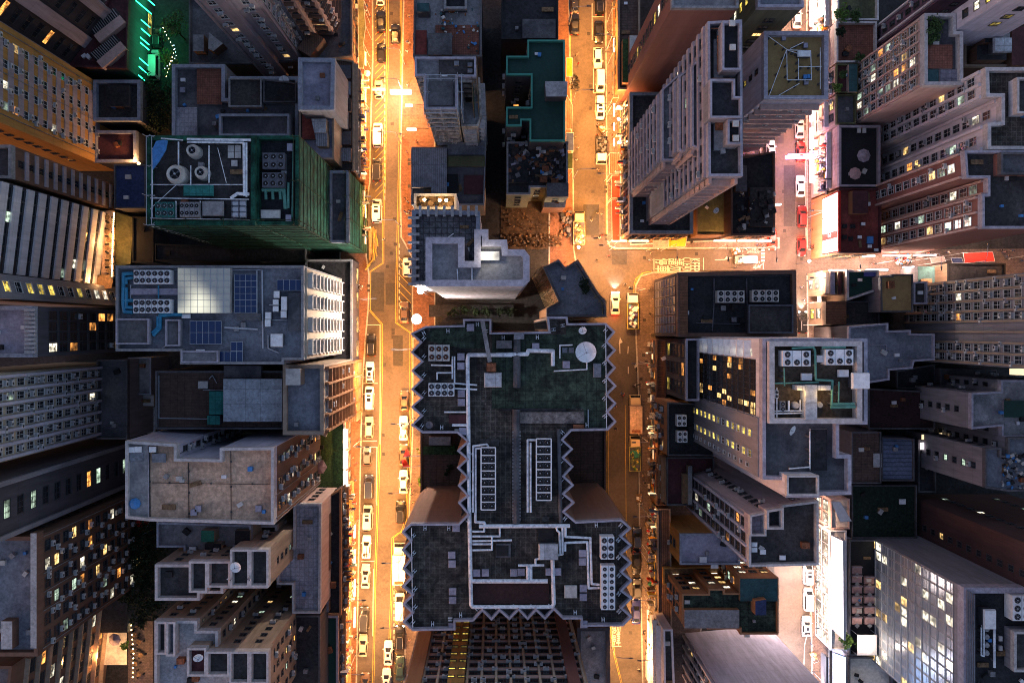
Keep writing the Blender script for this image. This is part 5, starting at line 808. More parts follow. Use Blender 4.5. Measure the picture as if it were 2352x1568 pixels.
light('board_light', 'POINT', (-5, 0, -4), 2500, (.85, .85, 1), r, 2)
# floodlights
for i, (u, v, z, pw, lab) in enumerate(((966, 668, 22, 3500, 'dazzling white floodlight under the corner of the tiled terrace'), (957, 733, 13, 15000, 'dazzling white floodlight in the alley above the zigzag roof'), (1329, 568, 6, 2600, 'bright floodlight at the tip of the angular scaffolded roof'), (319, 376, 9, 1200, 'small warm floodlight at the corner of the low maroon roof'), (1870, 30, 8, 2500, 'blinding white floodlight in the upper right road'), (1858, 600, 7, 3000, 'blinding white floodlight at the market street mouth'), (1421, 246, 7, 900, 'small lamp globe on the middle road, top of three'), (1421, 274, 7, 900, 'small lamp globe on the middle road, middle of three'), (1421, 328, 7, 900, 'small lamp globe on the middle road, bottom of three'))):
    r = empty('floodlight', W(u, v, z)); tag(r, lab, 'floodlight'); s_ = .95 if i == 1 else .6 if i == 0 else .28
    b = MB(); b.tube((0, 0, -z + .1), (0, 0, -.3), .07, 'steel_d', 6); b.build('pole', r); b = MB(); b.ball((0, 0, .1), s_, 'em_white' if i != 3 else 'em_dot', 6, 10); b.build('lens', r); b = MB(); b.tube((0, 0, -.35), (0, 0, -.2), s_ * .7, 'steel_d', 10); b.build('housing', r)
    light('flood_light', 'POINT', (0, 0, s_ + .35), pw, (1, .86, .72) if i not in (3, 6, 7, 8) else WRM, r, .3)
# awnings over the pavements
def awning(label, pts, z, m, group=None, th=.12, ribs='steel'):
    P = ccw([tuple(W(u, v, z)[:2]) for u, v in pts]); cx = sum(p[0] for p in P) / len(P); cy = sum(p[1] for p in P) / len(P)
    r = empty('awning', (cx, cy, z)); tag(r, label, 'awning', group); b = MB((cx, cy, z)); b.prism(P, z - th, z, m, bot=True); b.build('canopy', r)
    b = MB((cx, cy, z))
    for p in P: b.tube((p[0], p[1], z + .02), (p[0] * .96, p[1] * .96, z - .9), .035, ribs, 4)
    for i in range(len(P)): a, c = P[i], P[(i + 1) % len(P)]; b.tube((a[0], a[1], z), (c[0], c[1], z), .05, ribs, 4)
    b.build('frame', r); return r
awning('bright red awning at the junction corner, lower long one', [(1405, 458), (1423, 458), (1424, 552), (1406, 552)], 5, 'cloth_red')
awning('dull red awning above the longer bright red one', [(1405, 403), (1424, 403), (1424, 454), (1405, 454)], 5, 'cloth_red')
awning('dark brown awning north of the dull red one', [(1400, 352), (1424, 352), (1424, 400), (1400, 400)], 5, 'corr_brown')
awning('orange awning on the side street', [(1536, 549), (1578, 544), (1574, 566), (1536, 567)], 4.5, 'cloth_orange')
awning('grey awning left of the orange one', [(1500, 549), (1535, 549), (1535, 568), (1500, 568)], 4.4, 'cloth_mauve')
awning('orange yellow awning on the green roof side of the middle road', [(1301, 133), (1315, 133), (1315, 176), (1301, 176)], 4.4, 'cloth_orange')
awning('dark brown awning below the pale box on the green roof', [(1300, 215), (1314, 240), (1314, 297), (1300, 297)], 4.4, 'corr_brown')
awning('navy awning beside the junk strewn roof', [(1300, 305), (1318, 305), (1318, 346), (1300, 346)], 4.4, 'cloth_navy')
awning('dark green awning beside the junk strewn roof', [(1303, 352), (1316, 352), (1316, 388), (1303, 388)], 4.3, 'leaf_d')
awning('long brown canopy on the old terrace row', [(1408, 120), (1421, 120), (1421, 225), (1408, 225)], 5, 'corr_brown')
awning('rust canopy at the top of the old terrace row', [(1406, 20), (1420, 20), (1420, 84), (1406, 84)], 5, 'corr_rust')
awning('olive wavy canopy along the top of the left road', [(822, -30), (836, -30), (836, 20), (840, 60), (835, 100), (838, 130), (835, 157), (824, 157)], 4.5, 'olive')
awning('bright red market canopy above the black sheds', [(2212, 581), (2280, 578), (2285, 600), (2216, 604)], 4.5, 'cloth_red')
awning('navy market canopy left of the red one', [(2184, 592), (2209, 592), (2213, 604), (2188, 604)], 4.2, 'cloth_navy')
awning('pink fringed market canopy', [(2137, 592), (2168, 588), (2172, 600), (2140, 604)], 4.2, 'cloth_pink')
awning('red canopy on the right road beside the brown shed roofs', [(1878, 693), (1894, 693), (1894, 746), (1878, 746)], 4.5, 'cloth_red')
awning('white and black striped canopy below the hotel', [(1909, 1152), (1930, 1152), (1956, 1196), (1930, 1198)], 9.4, 'cloth_white')
awning('red sheet awning in the dark park on the left', [(293, 1190), (346, 1192), (330, 1226), (293, 1230)], 4.2, 'cloth_red')
awning('pale awning over the lower middle road pavement, upper one', [(1490, 1272), (1500, 1275), (1500, 1290), (1488, 1290)], 3, 'cloth_white'); awning('pale awning over the lower middle road pavement, lower one', [(1495, 1393), (1501, 1398), (1501, 1412), (1495, 1412)], 3, 'cloth_white')
awning('white sheet awning beside the glowing orange yard', [(1502, 1316), (1519, 1316), (1519, 1325), (1502, 1325)], 4, 'cloth_white')
for q in ((1522, 1185, 1524, 1230), (1515, 1265, 1519, 1300)): pass
# lit gaps, terraces and string lights
def strip(name, label, cat, pts, z, m, power=0, color=WRM, lz=2.5, group=None, th=.05):
    P = ccw([tuple(W(u, v, z)[:2]) for u, v in pts]); cx = sum(p[0] for p in P) / len(P); cy = sum(p[1] for p in P) / len(P)
    b = MB((cx, cy, z)); b.prism(P, z - th, z, m, bot=True); o = b.build(name); tag(o, label, cat, group)
    if power: light('strip_light', 'POINT', (0, 0, lz), power * .4, color, o, .3)
    return o
strip('terrace', 'cream lit terrace gap between the dark and maroon low roofs', 'terrace', [(237, 272), (320, 274), (330, 296), (237, 296)], 3, 'off_white', 2200, WHT, 3.5)
strip('terrace', 'amber lit alley floor beside the smooth grey roof', 'alley floor', [(346, 816), (380, 816), (380, 850), (357, 860), (357, 905), (347, 905)], .3, 'paver', 2500, (1, .6, .08), 5)
strip('terrace', 'chequered dining yard floor between the dark roofs', 'terrace', [(306, 934), (357, 934), (357, 995), (306, 995)], 2, 'chequer' if 'chequer' in M else 'pale_tile', 900, WHT, 4)
strip('terrace', 'lit umbrella terrace in the lower left', 'terrace', [(206, 1452), (291, 1452), (291, 1526), (206, 1526)], 3, 'off_white', 1800, WRM, 4)
strip('terrace', 'amber lit restaurant yard right of the umbrella terrace', 'terrace', [(294, 1425), (352, 1425), (352, 1600), (294, 1600)], .3, 'paver', 1500, WRM, 5)
strip('terrace', 'brown dining terrace lined with string lights', 'terrace', [(238, 484), (263, 484), (262, 640), (232, 640)], 9, 'tan_tile', 500, WRM, 3)
strip('terrace', 'pale walkway beside the string light terrace', 'walkway', [(264, 486), (306, 500), (300, 606), (264, 612)], 7, 'olive', 1200, SOD, 3)
strip('terrace', 'small round lit bar terrace below the string lights', 'terrace', [(216, 632), (250, 630), (260, 645), (256, 662), (216, 666)], 10, 'wood', 900, WRM, 3)
strip('terrace', 'dirt floor of the excavated construction yard', 'yard floor', [(1150, 458), (1300, 458), (1300, 572), (1150, 572)], .1, 'dirt', 600, SOD, 7)
strip('planting', 'narrow lit planting court south of the keyhole roof', 'courtyard', [(985, 700), (1180, 700), (1180, 728), (985, 728)], 1.5, 'tar_d', 120, (1, .9, .45), 4)
def bulbs(label, pts, z, n, m='em_dot', r_=.12, cat='string lights'):
    P = [W(u, v, z) for u, v in pts]; r = empty('string_lights', P[0]); tag(r, label, cat); b = MB(tuple(P[0])); b.path(P, .02, 'dark', 4); b.build('wire', r); L_ = sum((P[i + 1] - P[i]).length for i in range(len(P) - 1))
    bm = MB(); bm.ball((0, 0, 0), r_, m, 4, 6); o = bm.build('bulb'); me = o.data; bpy.data.objects.remove(o)
    for i in range(n):
        d = L_ * (i + .5) / n
        for k in range(len(P) - 1):
            l = (P[k + 1] - P[k]).length
            if d <= l: link(me, 'bulb', r, P[k].lerp(P[k + 1], d / l) - P[0] + Vector((0, 0, -.1))); break
            d -= l
    return r
bulbs('row of glowing bulbs along the brown dining terrace', [(261, 487), (258, 560), (256, 636)], 11, 30)
bulbs('row of small warm bulbs along the right edge of the lit restaurant yard', [(300, 1430), (306, 1500), (304, 1560)], 5, 12)
bulbs('chain of coloured bulbs in the tree of the green alley', [(372, 60), (400, 115), (392, 140), (380, 180)], 8, 14, 'em_dot', .07)
bulbs('blue bulbs in the tree of the green alley', [(398, 100), (405, 130), (375, 160)], 8.2, 9, 'em_blue', .09)
bulbs('rows of orange bulbs at the edge of the dark park trees', [(327, 232), (342, 246), (328, 252), (342, 262), (328, 266)], 4, 24, 'em_dot', .08)
strip('lit_court', 'glowing white court sunk beside the keyhole roof', 'courtyard', [(1092, 577), (1147, 577), (1147, 598), (1092, 598)], 51.6, 'off_white', 260, (1, .93, .75), 1.2)
strip('lit_roof_window', 'small glowing skylight in the dark slot roof', 'skylight', [(2117, 998), (2164, 994), (2164, 1009), (2117, 1009)], 7.5, 'em_floor'); strip('lit_roof_window', 'small white glow beside the small skylight', 'skylight', [(2114, 1016), (2124, 1016), (2124, 1032), (2114, 1032)], 7.5, 'em_led')
strip('lit_roof_window', 'amber glowing doorway at the far right below the grey tower', 'doorway', [(2319, 846), (2352, 846), (2352, 862), (2319, 860)], 10, 'em_floor')
# floor glow on the solar building skylight
P = ccw([tuple(W(u, v, SOL.zr)[:2]) for u, v in [(416, 617), (535, 617), (534, 719), (416, 719)]]); mm = litglass('skylit', (1, .95, .7), .9)
mm.node_tree.nodes['Principled BSDF'].inputs['Base Color'].default_value = (.5, .5, .44, 1)
for nd in mm.node_tree.nodes:
    if nd.type == 'TEX_NOISE': nd.inputs['Scale'].default_value = .16; nd.inputs['Detail'].default_value = 0
    if nd.type == 'MAP_RANGE': nd.inputs['From Min'].default_value = .42; nd.inputs['From Max'].default_value = .8; nd.inputs['To Min'].default_value = 0; nd.inputs['To Max'].default_value = .9
b = MB(SOL.o); b.prism(P, SOL.zr, SOL.zr + 1.4, 'off_white', 'skylit'); b.build('skylight', SOL.root)
b = MB(SOL.o); x0, y0 = W(416, 719, SOL.zr)[:2]; x1, y1 = W(535, 617, SOL.zr)[:2]
for i in range(1, 8): x = x0 + (x1 - x0) * i / 8; b.box(x - .03, y0, SOL.zr + 1.4, x + .03, y1, SOL.zr + 1.44, 'steel')
for i in range(1, 7): y = y0 + (y1 - y0) * i / 7; b.box(x0, y - .03, SOL.zr + 1.44, x1, y + .03, SOL.zr + 1.47, 'steel')
b.build('skylight_frame', SOL.root)
for u, v, cc, pw in ((1380, 1290, 0, 0),): pass
# ------------------------------------------------------------------ vehicles
PAINT = dict(white=(.62, .61, .60), silver=(.34, .33, .33), grey=(.10, .10, .105), dark=(.025, .025, .028), black=(.009, .009, .011), blue=(.015, .022, .12), navy=(.018, .025, .05), red=(.55, .03, .012), maroon=(.13, .015, .018), brown=(.12, .075, .05), green=(.03, .055, .045), beige=(.36, .31, .26), tan=(.60, .43, .22), olive=(.40, .36, .05))
for k, c in PAINT.items(): gloss('p_' + k, c, .3, .0, .25)
SPEC = dict(sedan=(4.7, 1.82, 1.45), hatch=(4.2, 1.78, 1.52), van=(4.9, 1.86, 1.85), suv=(4.6, 1.88, 1.70), bus=(5.4, 1.98, 2.25), minibus=(6.6, 2.05, 2.6))
CM = {}
def car_meshes(kind, L, colr, roofx=0):
    key = (kind, L, colr, roofx)
    if key in CM: return CM[key]
    _, w, h = SPEC[kind]; p = 'p_' + colr; hw = w / 2; hl = L / 2; out = {}
    tall = kind in ('van', 'bus', 'minibus'); belt = .95 if not tall else 1.12; hood = .88 if not tall else 1.0
    b = MB()
    St = [(-hl, .72, .45, .62), (-hl + .12, .90, .32, belt - .10), (-hl + .45, .985, .28, belt - .02), (-hl * .4, 1, .26, belt), (hl * .3, 1, .26, belt), (hl * .45, .99, .26, belt - .02), (hl - .75, .97, .28, hood), (hl - .3, .91, .30, hood - .1), (hl - .06, .80, .36, hood - .26), (hl, .62, .42, .56)]
    rings = []
    for y, f, zb, zt in St:
        a = hw * f; rings.append([(-a * .93, y, zb), (-a, y, zb + .18), (-a, y, zt - .16), (-a * .90, y, zt - .03), (-a * .45, y, zt + .025), (0, y, zt + .04), (a * .45, y, zt + .025), (a * .90, y, zt - .03), (a, y, zt - .16), (a, y, zb + .18), (a * .93, y, zb)])
    for r0, r1 in zip(rings[:-1], rings[1:]):
        n = len(r0)
        for i in range(n): j = (i + 1) % n; b.face([r0[i], r0[j], r1[j], r1[i]], p if i < n - 1 else 'dark')
    b.face(rings[0], p); b.face(rings[-1][::-1], p)
    # greenhouse: base and roof outline along the car
    if kind == 'sedan': yb0, yr0, yr1, yb1 = -hl * .78, -hl * .46, hl * .16, hl * .46
    elif kind == 'hatch': yb0, yr0, yr1, yb1 = -hl * .93, -hl * .70, hl * .16, hl * .50
    elif kind == 'suv': yb0, yr0, yr1, yb1 = -hl * .94, -hl * .80, hl * .18, hl * .48
    else: yb0, yr0, yr1, yb1 = -hl * .97, -hl * .90, hl * .48, hl * .76
    wb, wr = hw * .93, hw * (.70 if not tall else .82); z0, z1 = belt - .03, h
    def ring(t, z): y0, y1, a = yb0 + (yr0 - yb0) * t, yb1 + (yr1 - yb1) * t, wb + (wr - wb) * t; q = .14; return [(-a + q, y0, z), (a - q, y0, z), (a, y0 + q * 1.6, z), (a, y1 - q * 2, z), (a - q * 1.6, y1, z), (-a + q * 1.6, y1, z), (-a, y1 - q * 2, z), (-a, y0 + q * 1.6, z)]
    A, B_ = ring(0, z0), ring(1, z1 - .05); C_ = [(x * .9, (y - (yr0 + yr1) / 2) * .93 + (yr0 + yr1) / 2, z1) for x, y, z in B_]
    b.hull(A, B_, p, top=False, bot=False); b.hull(B_, C_, p, bot=False)
    if roofx == 1: b.box(-wr * .45, yr1 - .95, z1 + .002, wr * .45, yr1 - .35, z1 + .012, 'carglass')
    if roofx == 2: b.box(-wr * .5, yr1 - .75, z1 + .002, wr * .5, yr1 - .4, z1 + .012, 'carglass'); b.box(-wr * .5, yr1 - 1.7, z1 + .002, wr * .5, yr1 - 1.1, z1 + .012, 'carglass')
    if roofx == 3:
        for x in (-.17, .17): b.box(x - .07, -hl + .5, z1 + .003, x + .07, hl * .2, z1 + .01, 'p_black')
    if kind in ('suv', 'van'):
        for s in (-1, 1): b.tube((s * wr * .93, yr0 + .1, z1 + .03), (s * wr * .93, yr1 - .2, z1 + .03), .025, 'steel', 5)
    me = b.build('body'); recalc(me.data); out['body'] = me.data; bpy.data.objects.remove(me)
    def quad(i0, i1, lo, hi, grow=.012, shrink=.08):
        a, c, e, f = [Vector(x) for x in (A[i0], A[i1], B_[i1], B_[i0])]; n = (c - a).cross(f - a).normalized()
        bl, br, tl, tr = a.lerp(f, lo), c.lerp(e, lo), a.lerp(f, hi), c.lerp(e, hi); bl2, br2 = bl.lerp(br, shrink), br.lerp(bl, shrink); tl2, tr2 = tl.lerp(tr, shrink), tr.lerp(tl, shrink)
        return [x + n * grow for x in (bl2, br2, tr2, tl2)]
    for nm, i0, i1, lo, hi in (('windscreen', 4, 5, .06, .93), ('rear_window', 0, 1, .1, .92), ('side_window', 2, 3, .15, .88), ('side_window2', 6, 7, .15, .88)):
        g_ = MB(); q = quad(i0, i1, lo, hi, .014, .02 if 'side' not in nm else .05); g_.face(q, 'carglass'); o = g_.build(nm); out[nm] = o.data; bpy.data.objects.remove(o)
    g_ = MB(); g_.tube((-.1, 0, 0), (.1, 0, 0), .32, 'tyre', 14); g_.tube((-.105, 0, 0), (.105, 0, 0), .2, 'rim', 10); o = g_.build('wheel'); out['wheel'] = o.data; bpy.data.objects.remove(o)
    g_ = MB(); g_.box(-.11, -.08, -.07, .11, .08, .07, p); o = g_.build('side_mirror'); out['mirror'] = o.data; bpy.data.objects.remove(o)
    for nm, m_ in (('headlight', 'steel'), ('taillight', 'cloth_red'), ('headlight_on', 'em_head'), ('taillight_on', 'em_tail')):
        g_ = MB(); g_.hull([(-.2, -.10, -.08), (.2, -.10, -.08), (.16, .10, -.06), (-.16, .10, -.06)], [(-.18, -.12, .07), (.18, -.12, .07), (.14, .05, .05), (-.14, .05, .05)], m_); o = g_.build(nm); out[nm] = o.data; bpy.data.objects.remove(o)
    out['dim'] = (L, w, h, belt, hood); CM[key] = out; return out
def car(label, u, v, lpx, kind='sedan', colr='white', rz=0, roofx=0, lit=0, cat='car', group=None, name=None, beam=False):
    L = round(lpx / 11.46 / .97 * 5) / 5
    L = min(max(L, SPEC[kind][0] - .5), SPEC[kind][0] + .6); m = car_meshes(kind, L, colr, roofx); _, w, h, belt, hood = m['dim']
    r = empty(name or ('parked_car' if kind in ('sedan', 'hatch', 'suv') else 'van'), W(u, v, .6)); r.location.z = .02; r.rotation_euler = (0, 0, math.radians(rz)); tag(r, label, cat, group)
    link(m['body'], 'body', r)
    for k, n_ in (('windscreen', 'windscreen'), ('rear_window', 'rear_window'), ('side_window', 'side_window'), ('side_window2', 'side_window')): link(m[k], n_, r)
    for sx in (-1, 1):
        for y in (-L * .31, L * .32): link(m['wheel'], 'wheel', r, (sx * (w / 2 - .11), y, .32))
        link(m['mirror'], 'side_mirror', r, (sx * (w / 2 + .07), L * .17, belt + .02))
        link(m['headlight_on' if lit & 1 else 'headlight'], 'headlight', r, (sx * w * .33, L / 2 - .12, hood - .24)); link(m['taillight_on' if lit & 2 else 'taillight'], 'taillight', r, (sx * w * .34, -L / 2 + .1, belt - .24), math.pi)
    if lit & 2: light('tail_light', 'POINT', (0, -L / 2 - .35, .7), 60, (1, .05, .02), r, .2)
    if lit & 1: light('beam', 'SPOT', (0, L / 2 + .1, .7), 900, (1, .9, .75), r, .2, (math.radians(75), 0, 0), 80)
    return r
G1, G2, G3, G4, G5 = 'cars parked on the west side of the left road', 'cars on the east side of the left road', 'vehicles on the middle road', 'vehicles on the lower middle road', 'cars on the right road'
for a in [('white hatchback cut off by the top edge of the left road', 874, -10, 46, 'hatch', 'white', 0, 0, 0, G1), ('black saloon with violet reflections, topmost whole car of the left road', 875, 50, 50, 'sedan', 'black', 2, 0, 0, G1), ('black saloon driving in the upper left road with red tail lamps on', 908, 80, 45, 'sedan', 'black', 0, 0, 2, G2),
    ('black estate car just above the round light patch on the left road', 876, 122, 44, 'hatch', 'black', 1, 0, 0, G1), ('pale car with black bonnet beneath the thin cream hanging sign', 870, 207, 43, 'hatch', 'beige', 2, 1, 0, G1), ('big white van in the yellow hatched bay of the left road', 868, 311, 52, 'bus', 'white', 0, 0, 0, G1),
    ('black van with violet glow under the purple sign strip', 866, 391, 52, 'van', 'dark', 0, 0, 0, G1), ('white van with two dark roof panels beside the yellow barriers', 866, 485, 54, 'bus', 'white', 0, 2, 0, G1), ('white bonneted car half hidden by the tiled roof terrace', 935, 614, 42, 'hatch', 'white', 0, 0, 0, G2),
    ('dark saloon next to the dazzling alley floodlight', 929, 717, 50, 'sedan', 'brown', 0, 0, 0, G2), ('glossy black car in the first white bay of the left road', 853, 792, 50, 'suv', 'black', 0, 0, 0, G1), ('white car with square black sunroof in the left road bays', 850, 855, 48, 'hatch', 'white', 0, 1, 0, G1),
    ('white people carrier with two black roof panels in the left road bays', 849, 914, 54, 'van', 'white', 0, 2, 0, G1), ('plain white estate between two white bay lines', 848, 981, 50, 'hatch', 'beige', -1, 0, 0, G1), ('short dark grey taxi shaped car in the left road bays', 844, 1047, 41, 'hatch', 'grey', 0, 0, 0, G1),
    ('dark blue people carrier in the left road bays', 848, 1117, 54, 'van', 'navy', -1, 0, 0, G1), ('white van at the bright shopfront of the lower left road', 845, 1187, 52, 'bus', 'silver', 0, 2, 0, G1), ('brown silver car beside the upper zigzag teeth', 929, 920, 46, 'sedan', 'brown', 0, 0, 0, G2),
    ('white saloon beside the last upper zigzag tooth', 927, 983, 55, 'sedan', 'white', 0, 0, 0, G2), ('brown saloon under the two orange flags', 927, 1044, 50, 'sedan', 'brown', 0, 0, 0, G2), ('bright white car with dark glass below the orange flags', 927, 1106, 54, 'sedan', 'white', 0, 0, 0, G2), ('black car beside the orange end wall of the zigzag building', 920, 1175, 52, 'suv', 'black', 0, 0, 0, G2),
    ('white sports car with two dark stripes', 842, 1255, 53, 'sedan', 'white', -2, 3, 0, G1), ('long silver saloon with a small sunroof on the lower left road', 840, 1322, 56, 'sedan', 'silver', -2, 1, 0, G1), ('dark brown people carrier on the lower left road', 837, 1420, 55, 'van', 'dark', -2, 0, 0, G1),
    ('beige grey saloon near the bottom of the left road', 834, 1481, 51, 'sedan', 'beige', -2, 0, 0, G1), ('brown car cut off by the bottom edge on the left road', 839, 1568, 48, 'sedan', 'brown', -2, 0, 0, G1), ('white van beside the lower zigzag teeth', 919, 1391, 60, 'bus', 'white', 0, 0, 0, G2),
    ('black car with bright headlamp reflections below the zigzag roof', 919, 1463, 53, 'suv', 'black', 0, 0, 1, G2), ('dark green saloon beside the amber facade', 919, 1533, 56, 'sedan', 'green', 0, 0, 0, G2), ('white saloon driving at the bottom of the left road, upper one', 892, 1498, 56, 'sedan', 'white', -1, 1, 2, G2), ('white saloon driving at the bottom of the left road, lower one', 888, 1560, 54, 'sedan', 'white', -1, 1, 2, G2),
    ('dark car with amber reflections at the top of the middle road', 1320, 8, 40, 'sedan', 'dark', 0, 0, 2, G3), ('long black saloon on the left of the upper middle road', 1320, 56, 49, 'sedan', 'black', 0, 0, 0, G3), ('black estate cut by the top edge in the middle road bay', 1377, 12, 46, 'suv', 'black', 0, 1, 0, G3),
    ('black saloon in the second bay of the middle road', 1375, 74, 48, 'sedan', 'black', 180, 0, 0, G3), ('white estate, top one of three white cars on the middle road', 1373, 134, 46, 'hatch', 'white', 180, 0, 0, G3), ('white people carrier, middle one of three white cars on the middle road', 1379, 187, 52, 'van', 'white', 180, 0, 0, G3),
    ('white car with two black roof panels, lowest of three on the middle road', 1378, 248, 54, 'van', 'white', 180, 2, 0, G3), ('white taxi driving up the middle road with headlamps on', 1413, 696, 52, 'sedan', 'white', 0, 0, 3, G4),
    ('dark car half hidden beside the lower right zigzag teeth, uppermost', 1463, 1234, 46, 'suv', 'navy', 0, 0, 0, G4), ('black car on the lower middle road, second from the top', 1462, 1292, 52, 'sedan', 'black', 180, 0, 0, G4), ('dark grey car on the lower middle road above the blue one', 1463, 1351, 45, 'hatch', 'grey', 0, 0, 0, G4), ('deep blue saloon at the end of the zigzag building', 1461, 1403, 57, 'sedan', 'blue', 0, 0, 0, G4),
    ('white edged dark car at the top of the right road', 1830, 42, 48, 'sedan', 'silver', 0, 0, 1, G5), ('silver saloon above the hanging neon sign', 1836, 295, 38, 'sedan', 'silver', 0, 0, 0, G5), ('dark car under the hanging neon sign', 1839, 348, 44, 'sedan', 'maroon', 0, 0, 2, G5), ('white car peeping out beside the pink lit ochre tower', 1770, 345, 44, 'hatch', 'white', 0, 0, 0, G5),
    ('white saloon on the right road, between neon sign and billboard', 1838, 428, 50, 'sedan', 'white', 0, 0, 0, G5), ('dark car with red lit roof opposite the billboard', 1842, 497, 50, 'suv', 'maroon', 0, 0, 0, G5), ('dark red car at the billboard end of the right road', 1841, 567, 40, 'hatch', 'maroon', 180, 0, 2, G5),
    ('orange red taxi at the corner of the side street', 1773, 550, 42, 'sedan', 'red', 180, 0, 0, G5), ('black car beside the black fan roof', 1843, 740, 48, 'suv', 'black', 0, 1, 1, G5), ('small white van just below the narrow grey tower', 1855, 1316, 38, 'van', 'white', 0, 2, 0, G5), ('white people carrier beside the blazing white billboard', 1856, 1375, 52, 'van', 'white', 0, 0, 0, G5), ('white saloon lowest on the right road', 1852, 1437, 47, 'sedan', 'white', 0, 1, 0, G5),
    ('silver car with glowing red rear on the side street', 1713, 597, 44, 'van', 'silver', 90, 0, 2, G3)]:
    lab, u, v, l, kind, c, rz, rx, lit, grp = a; car(lab, u, v, l, kind, c, rz, rx, lit, 'car' if kind in ('sedan', 'hatch', 'suv') else 'van', grp)
car('white minibus with a green roof grille parked in the green alley', 356, 150, 48, 'minibus', 'white', 0, 0, 0, 'minibus', None, 'minibus'); car('dark car with green highlights above the white minibus', 362, 88, 44, 'suv', 'dark', 0, 0, 0, 'car')
CARGO = {346: 'dark load in the bed of the white cab truck on the middle road', 524: 'heaped flattened cardboard in the truck beside the dirt yard', 714: 'bundles of rags in the yellow sided truck below the junction', 1041: 'green and yellow sacks in the open truck on the dim road'}
def truck(label, u, v, lpx, colr, bed, up=True, cargo=None, rz=0, w=2.3):
    cl_ = CARGO.get(v)
    L = lpx / 11.46; r = empty('truck', W(u, v, 1)); r.location.z = .02; r.rotation_euler = (0, 0, (0 if up else math.pi) + math.radians(rz)); tag(r, label, 'truck'); p = 'p_' + colr; hw = w / 2; cl = 2.0
    y1, yc, y0 = L / 2, L / 2 - cl, -L / 2
    b = MB(); b.hull([(-hw * .92, yc, .5), (hw * .92, yc, .5), (hw * .92, y1, .5), (-hw * .92, y1, .5)], [(-hw * .92, yc, 1.35), (hw * .92, yc, 1.35), (hw * .92, y1, 1.35), (-hw * .92, y1, 1.35)], p, bot=False)
    b.hull([(-hw * .92, yc, 1.35), (hw * .92, yc, 1.35), (hw * .92, y1, 1.35), (-hw * .92, y1, 1.35)], [(-hw * .8, yc + .05, 2.2), (hw * .8, yc + .05, 2.2), (hw * .72, y1 - .55, 2.2), (-hw * .72, y1 - .55, 2.2)], p, bot=False); o = b.build('cab', r); recalc(o.data)
    g_ = MB(); g_.face([(-hw * .84, y1 - .02, 1.42), (hw * .84, y1 - .02, 1.42), (hw * .72, y1 - .48, 2.12), (-hw * .72, y1 - .48, 2.12)], 'carglass'); g_.build('windscreen', r)
    b = MB(); b.box(-hw * .5, y0, .5, hw * .5, yc, .8, 'steel_d'); b.build('chassis', r)
    b = MB()
    if bed == 'box': b.box(-hw, y0, .85, hw, yc - .1, 2.7, cargo or p); b.build('cargo_box', r); b = MB(); b.box(-.02, y0 + .1, 2.7, .02, yc - .2, 2.73, 'rust'); b.box(-hw * .7, y0 + .15, 2.7, hw * .7, y0 + .75, 2.76, 'rust'); b.build('roof_hatch', r)
    else:
        sc_ = 'p_' + bed; b.box(-hw, y0, .8, hw, yc - .1, .95, 'steel_d')
        for q in ((-hw, y0, hw, y0 + .08), (-hw, yc - .18, hw, yc - .1), (-hw, y0 + .08, -hw + .08, yc - .18), (hw - .08, y0 + .08, hw, yc - .18)): b.box(q[0], q[1], .95, q[2], q[3], 1.55, sc_)
        b.build('open_bed', r)
        if cargo:
            rr = random.Random(int(v)); c = MB()
            for i in range(46):
                x, y, z = rr.uniform(-hw + .4, hw - .4), rr.uniform(y0 + .4, yc - .5), rr.uniform(1.0, 1.7); s = rr.uniform(.25, .55); a = rr.uniform(0, 3); c.obox((x, y), (math.cos(a), math.sin(a)), s * 1.3, s, z, z + s * rr.uniform(.3, .8), rr.choice(cargo))
            o = c.build('cargo_heap', None); o.location = r.location; o.rotation_euler = r.rotation_euler; tag(o, cl_, 'cargo')
    for sx in (-1, 1):
        for y in (y0 + .9, y1 - .9): g_ = MB(); g_.tube((sx * (hw - .28), y, .42), (sx * (hw - .02), y, .42), .42, 'tyre', 12); g_.build('wheel', r)
        g_ = MB(); g_.box(sx * (hw + .04) - .12, y1 - .5, 1.6, sx * (hw + .04) + .12, y1 - .42, 1.95, 'steel_d'); g_.build('side_mirror', r); g_ = MB(); g_.box(sx * hw * .7 - .15, y1, .7, sx * hw * .7 + .15, y1 + .03, .88, 'steel'); g_.build('headlight', r)
    return r
truck('truck with white cab and dark bed in the middle road', 1381, 346, 62, 'white', 'black', False, ['dark', 'tar', 'steel_d'])
truck('open truck full of cardboard beside the dirt yard', 1330, 524, 76, 'tan', 'tan', True, ['card', 'card', 'wood', 'off_white', 'card'])
truck('yellow sided open truck with rags below the junction', 1453, 714, 82, 'white', 'olive', True, ['cloth_white', 'cloth_purple', 'maroon', 'cloth_blue', 'cloth_white'])
truck('long tan box truck on the dim middle road', 1458, 950, 86, 'tan', 'box', True, 'tan_tile', w=2.45)
truck('green yellow open truck on the dim middle road', 1458, 1041, 80, 'tan', 'olive', True, ['leaf_l', 'olive', 'cloth_yellow', 'cloth_green'])
truck('large white truck tucked under the lower zigzag teeth', 918, 1292, 90, 'white', 'box', True, 'white', w=2.5)
truck('white box truck at the bottom of the middle road', 1496, 1522, 62, 'white', 'box', True, 'white', w=2.3)
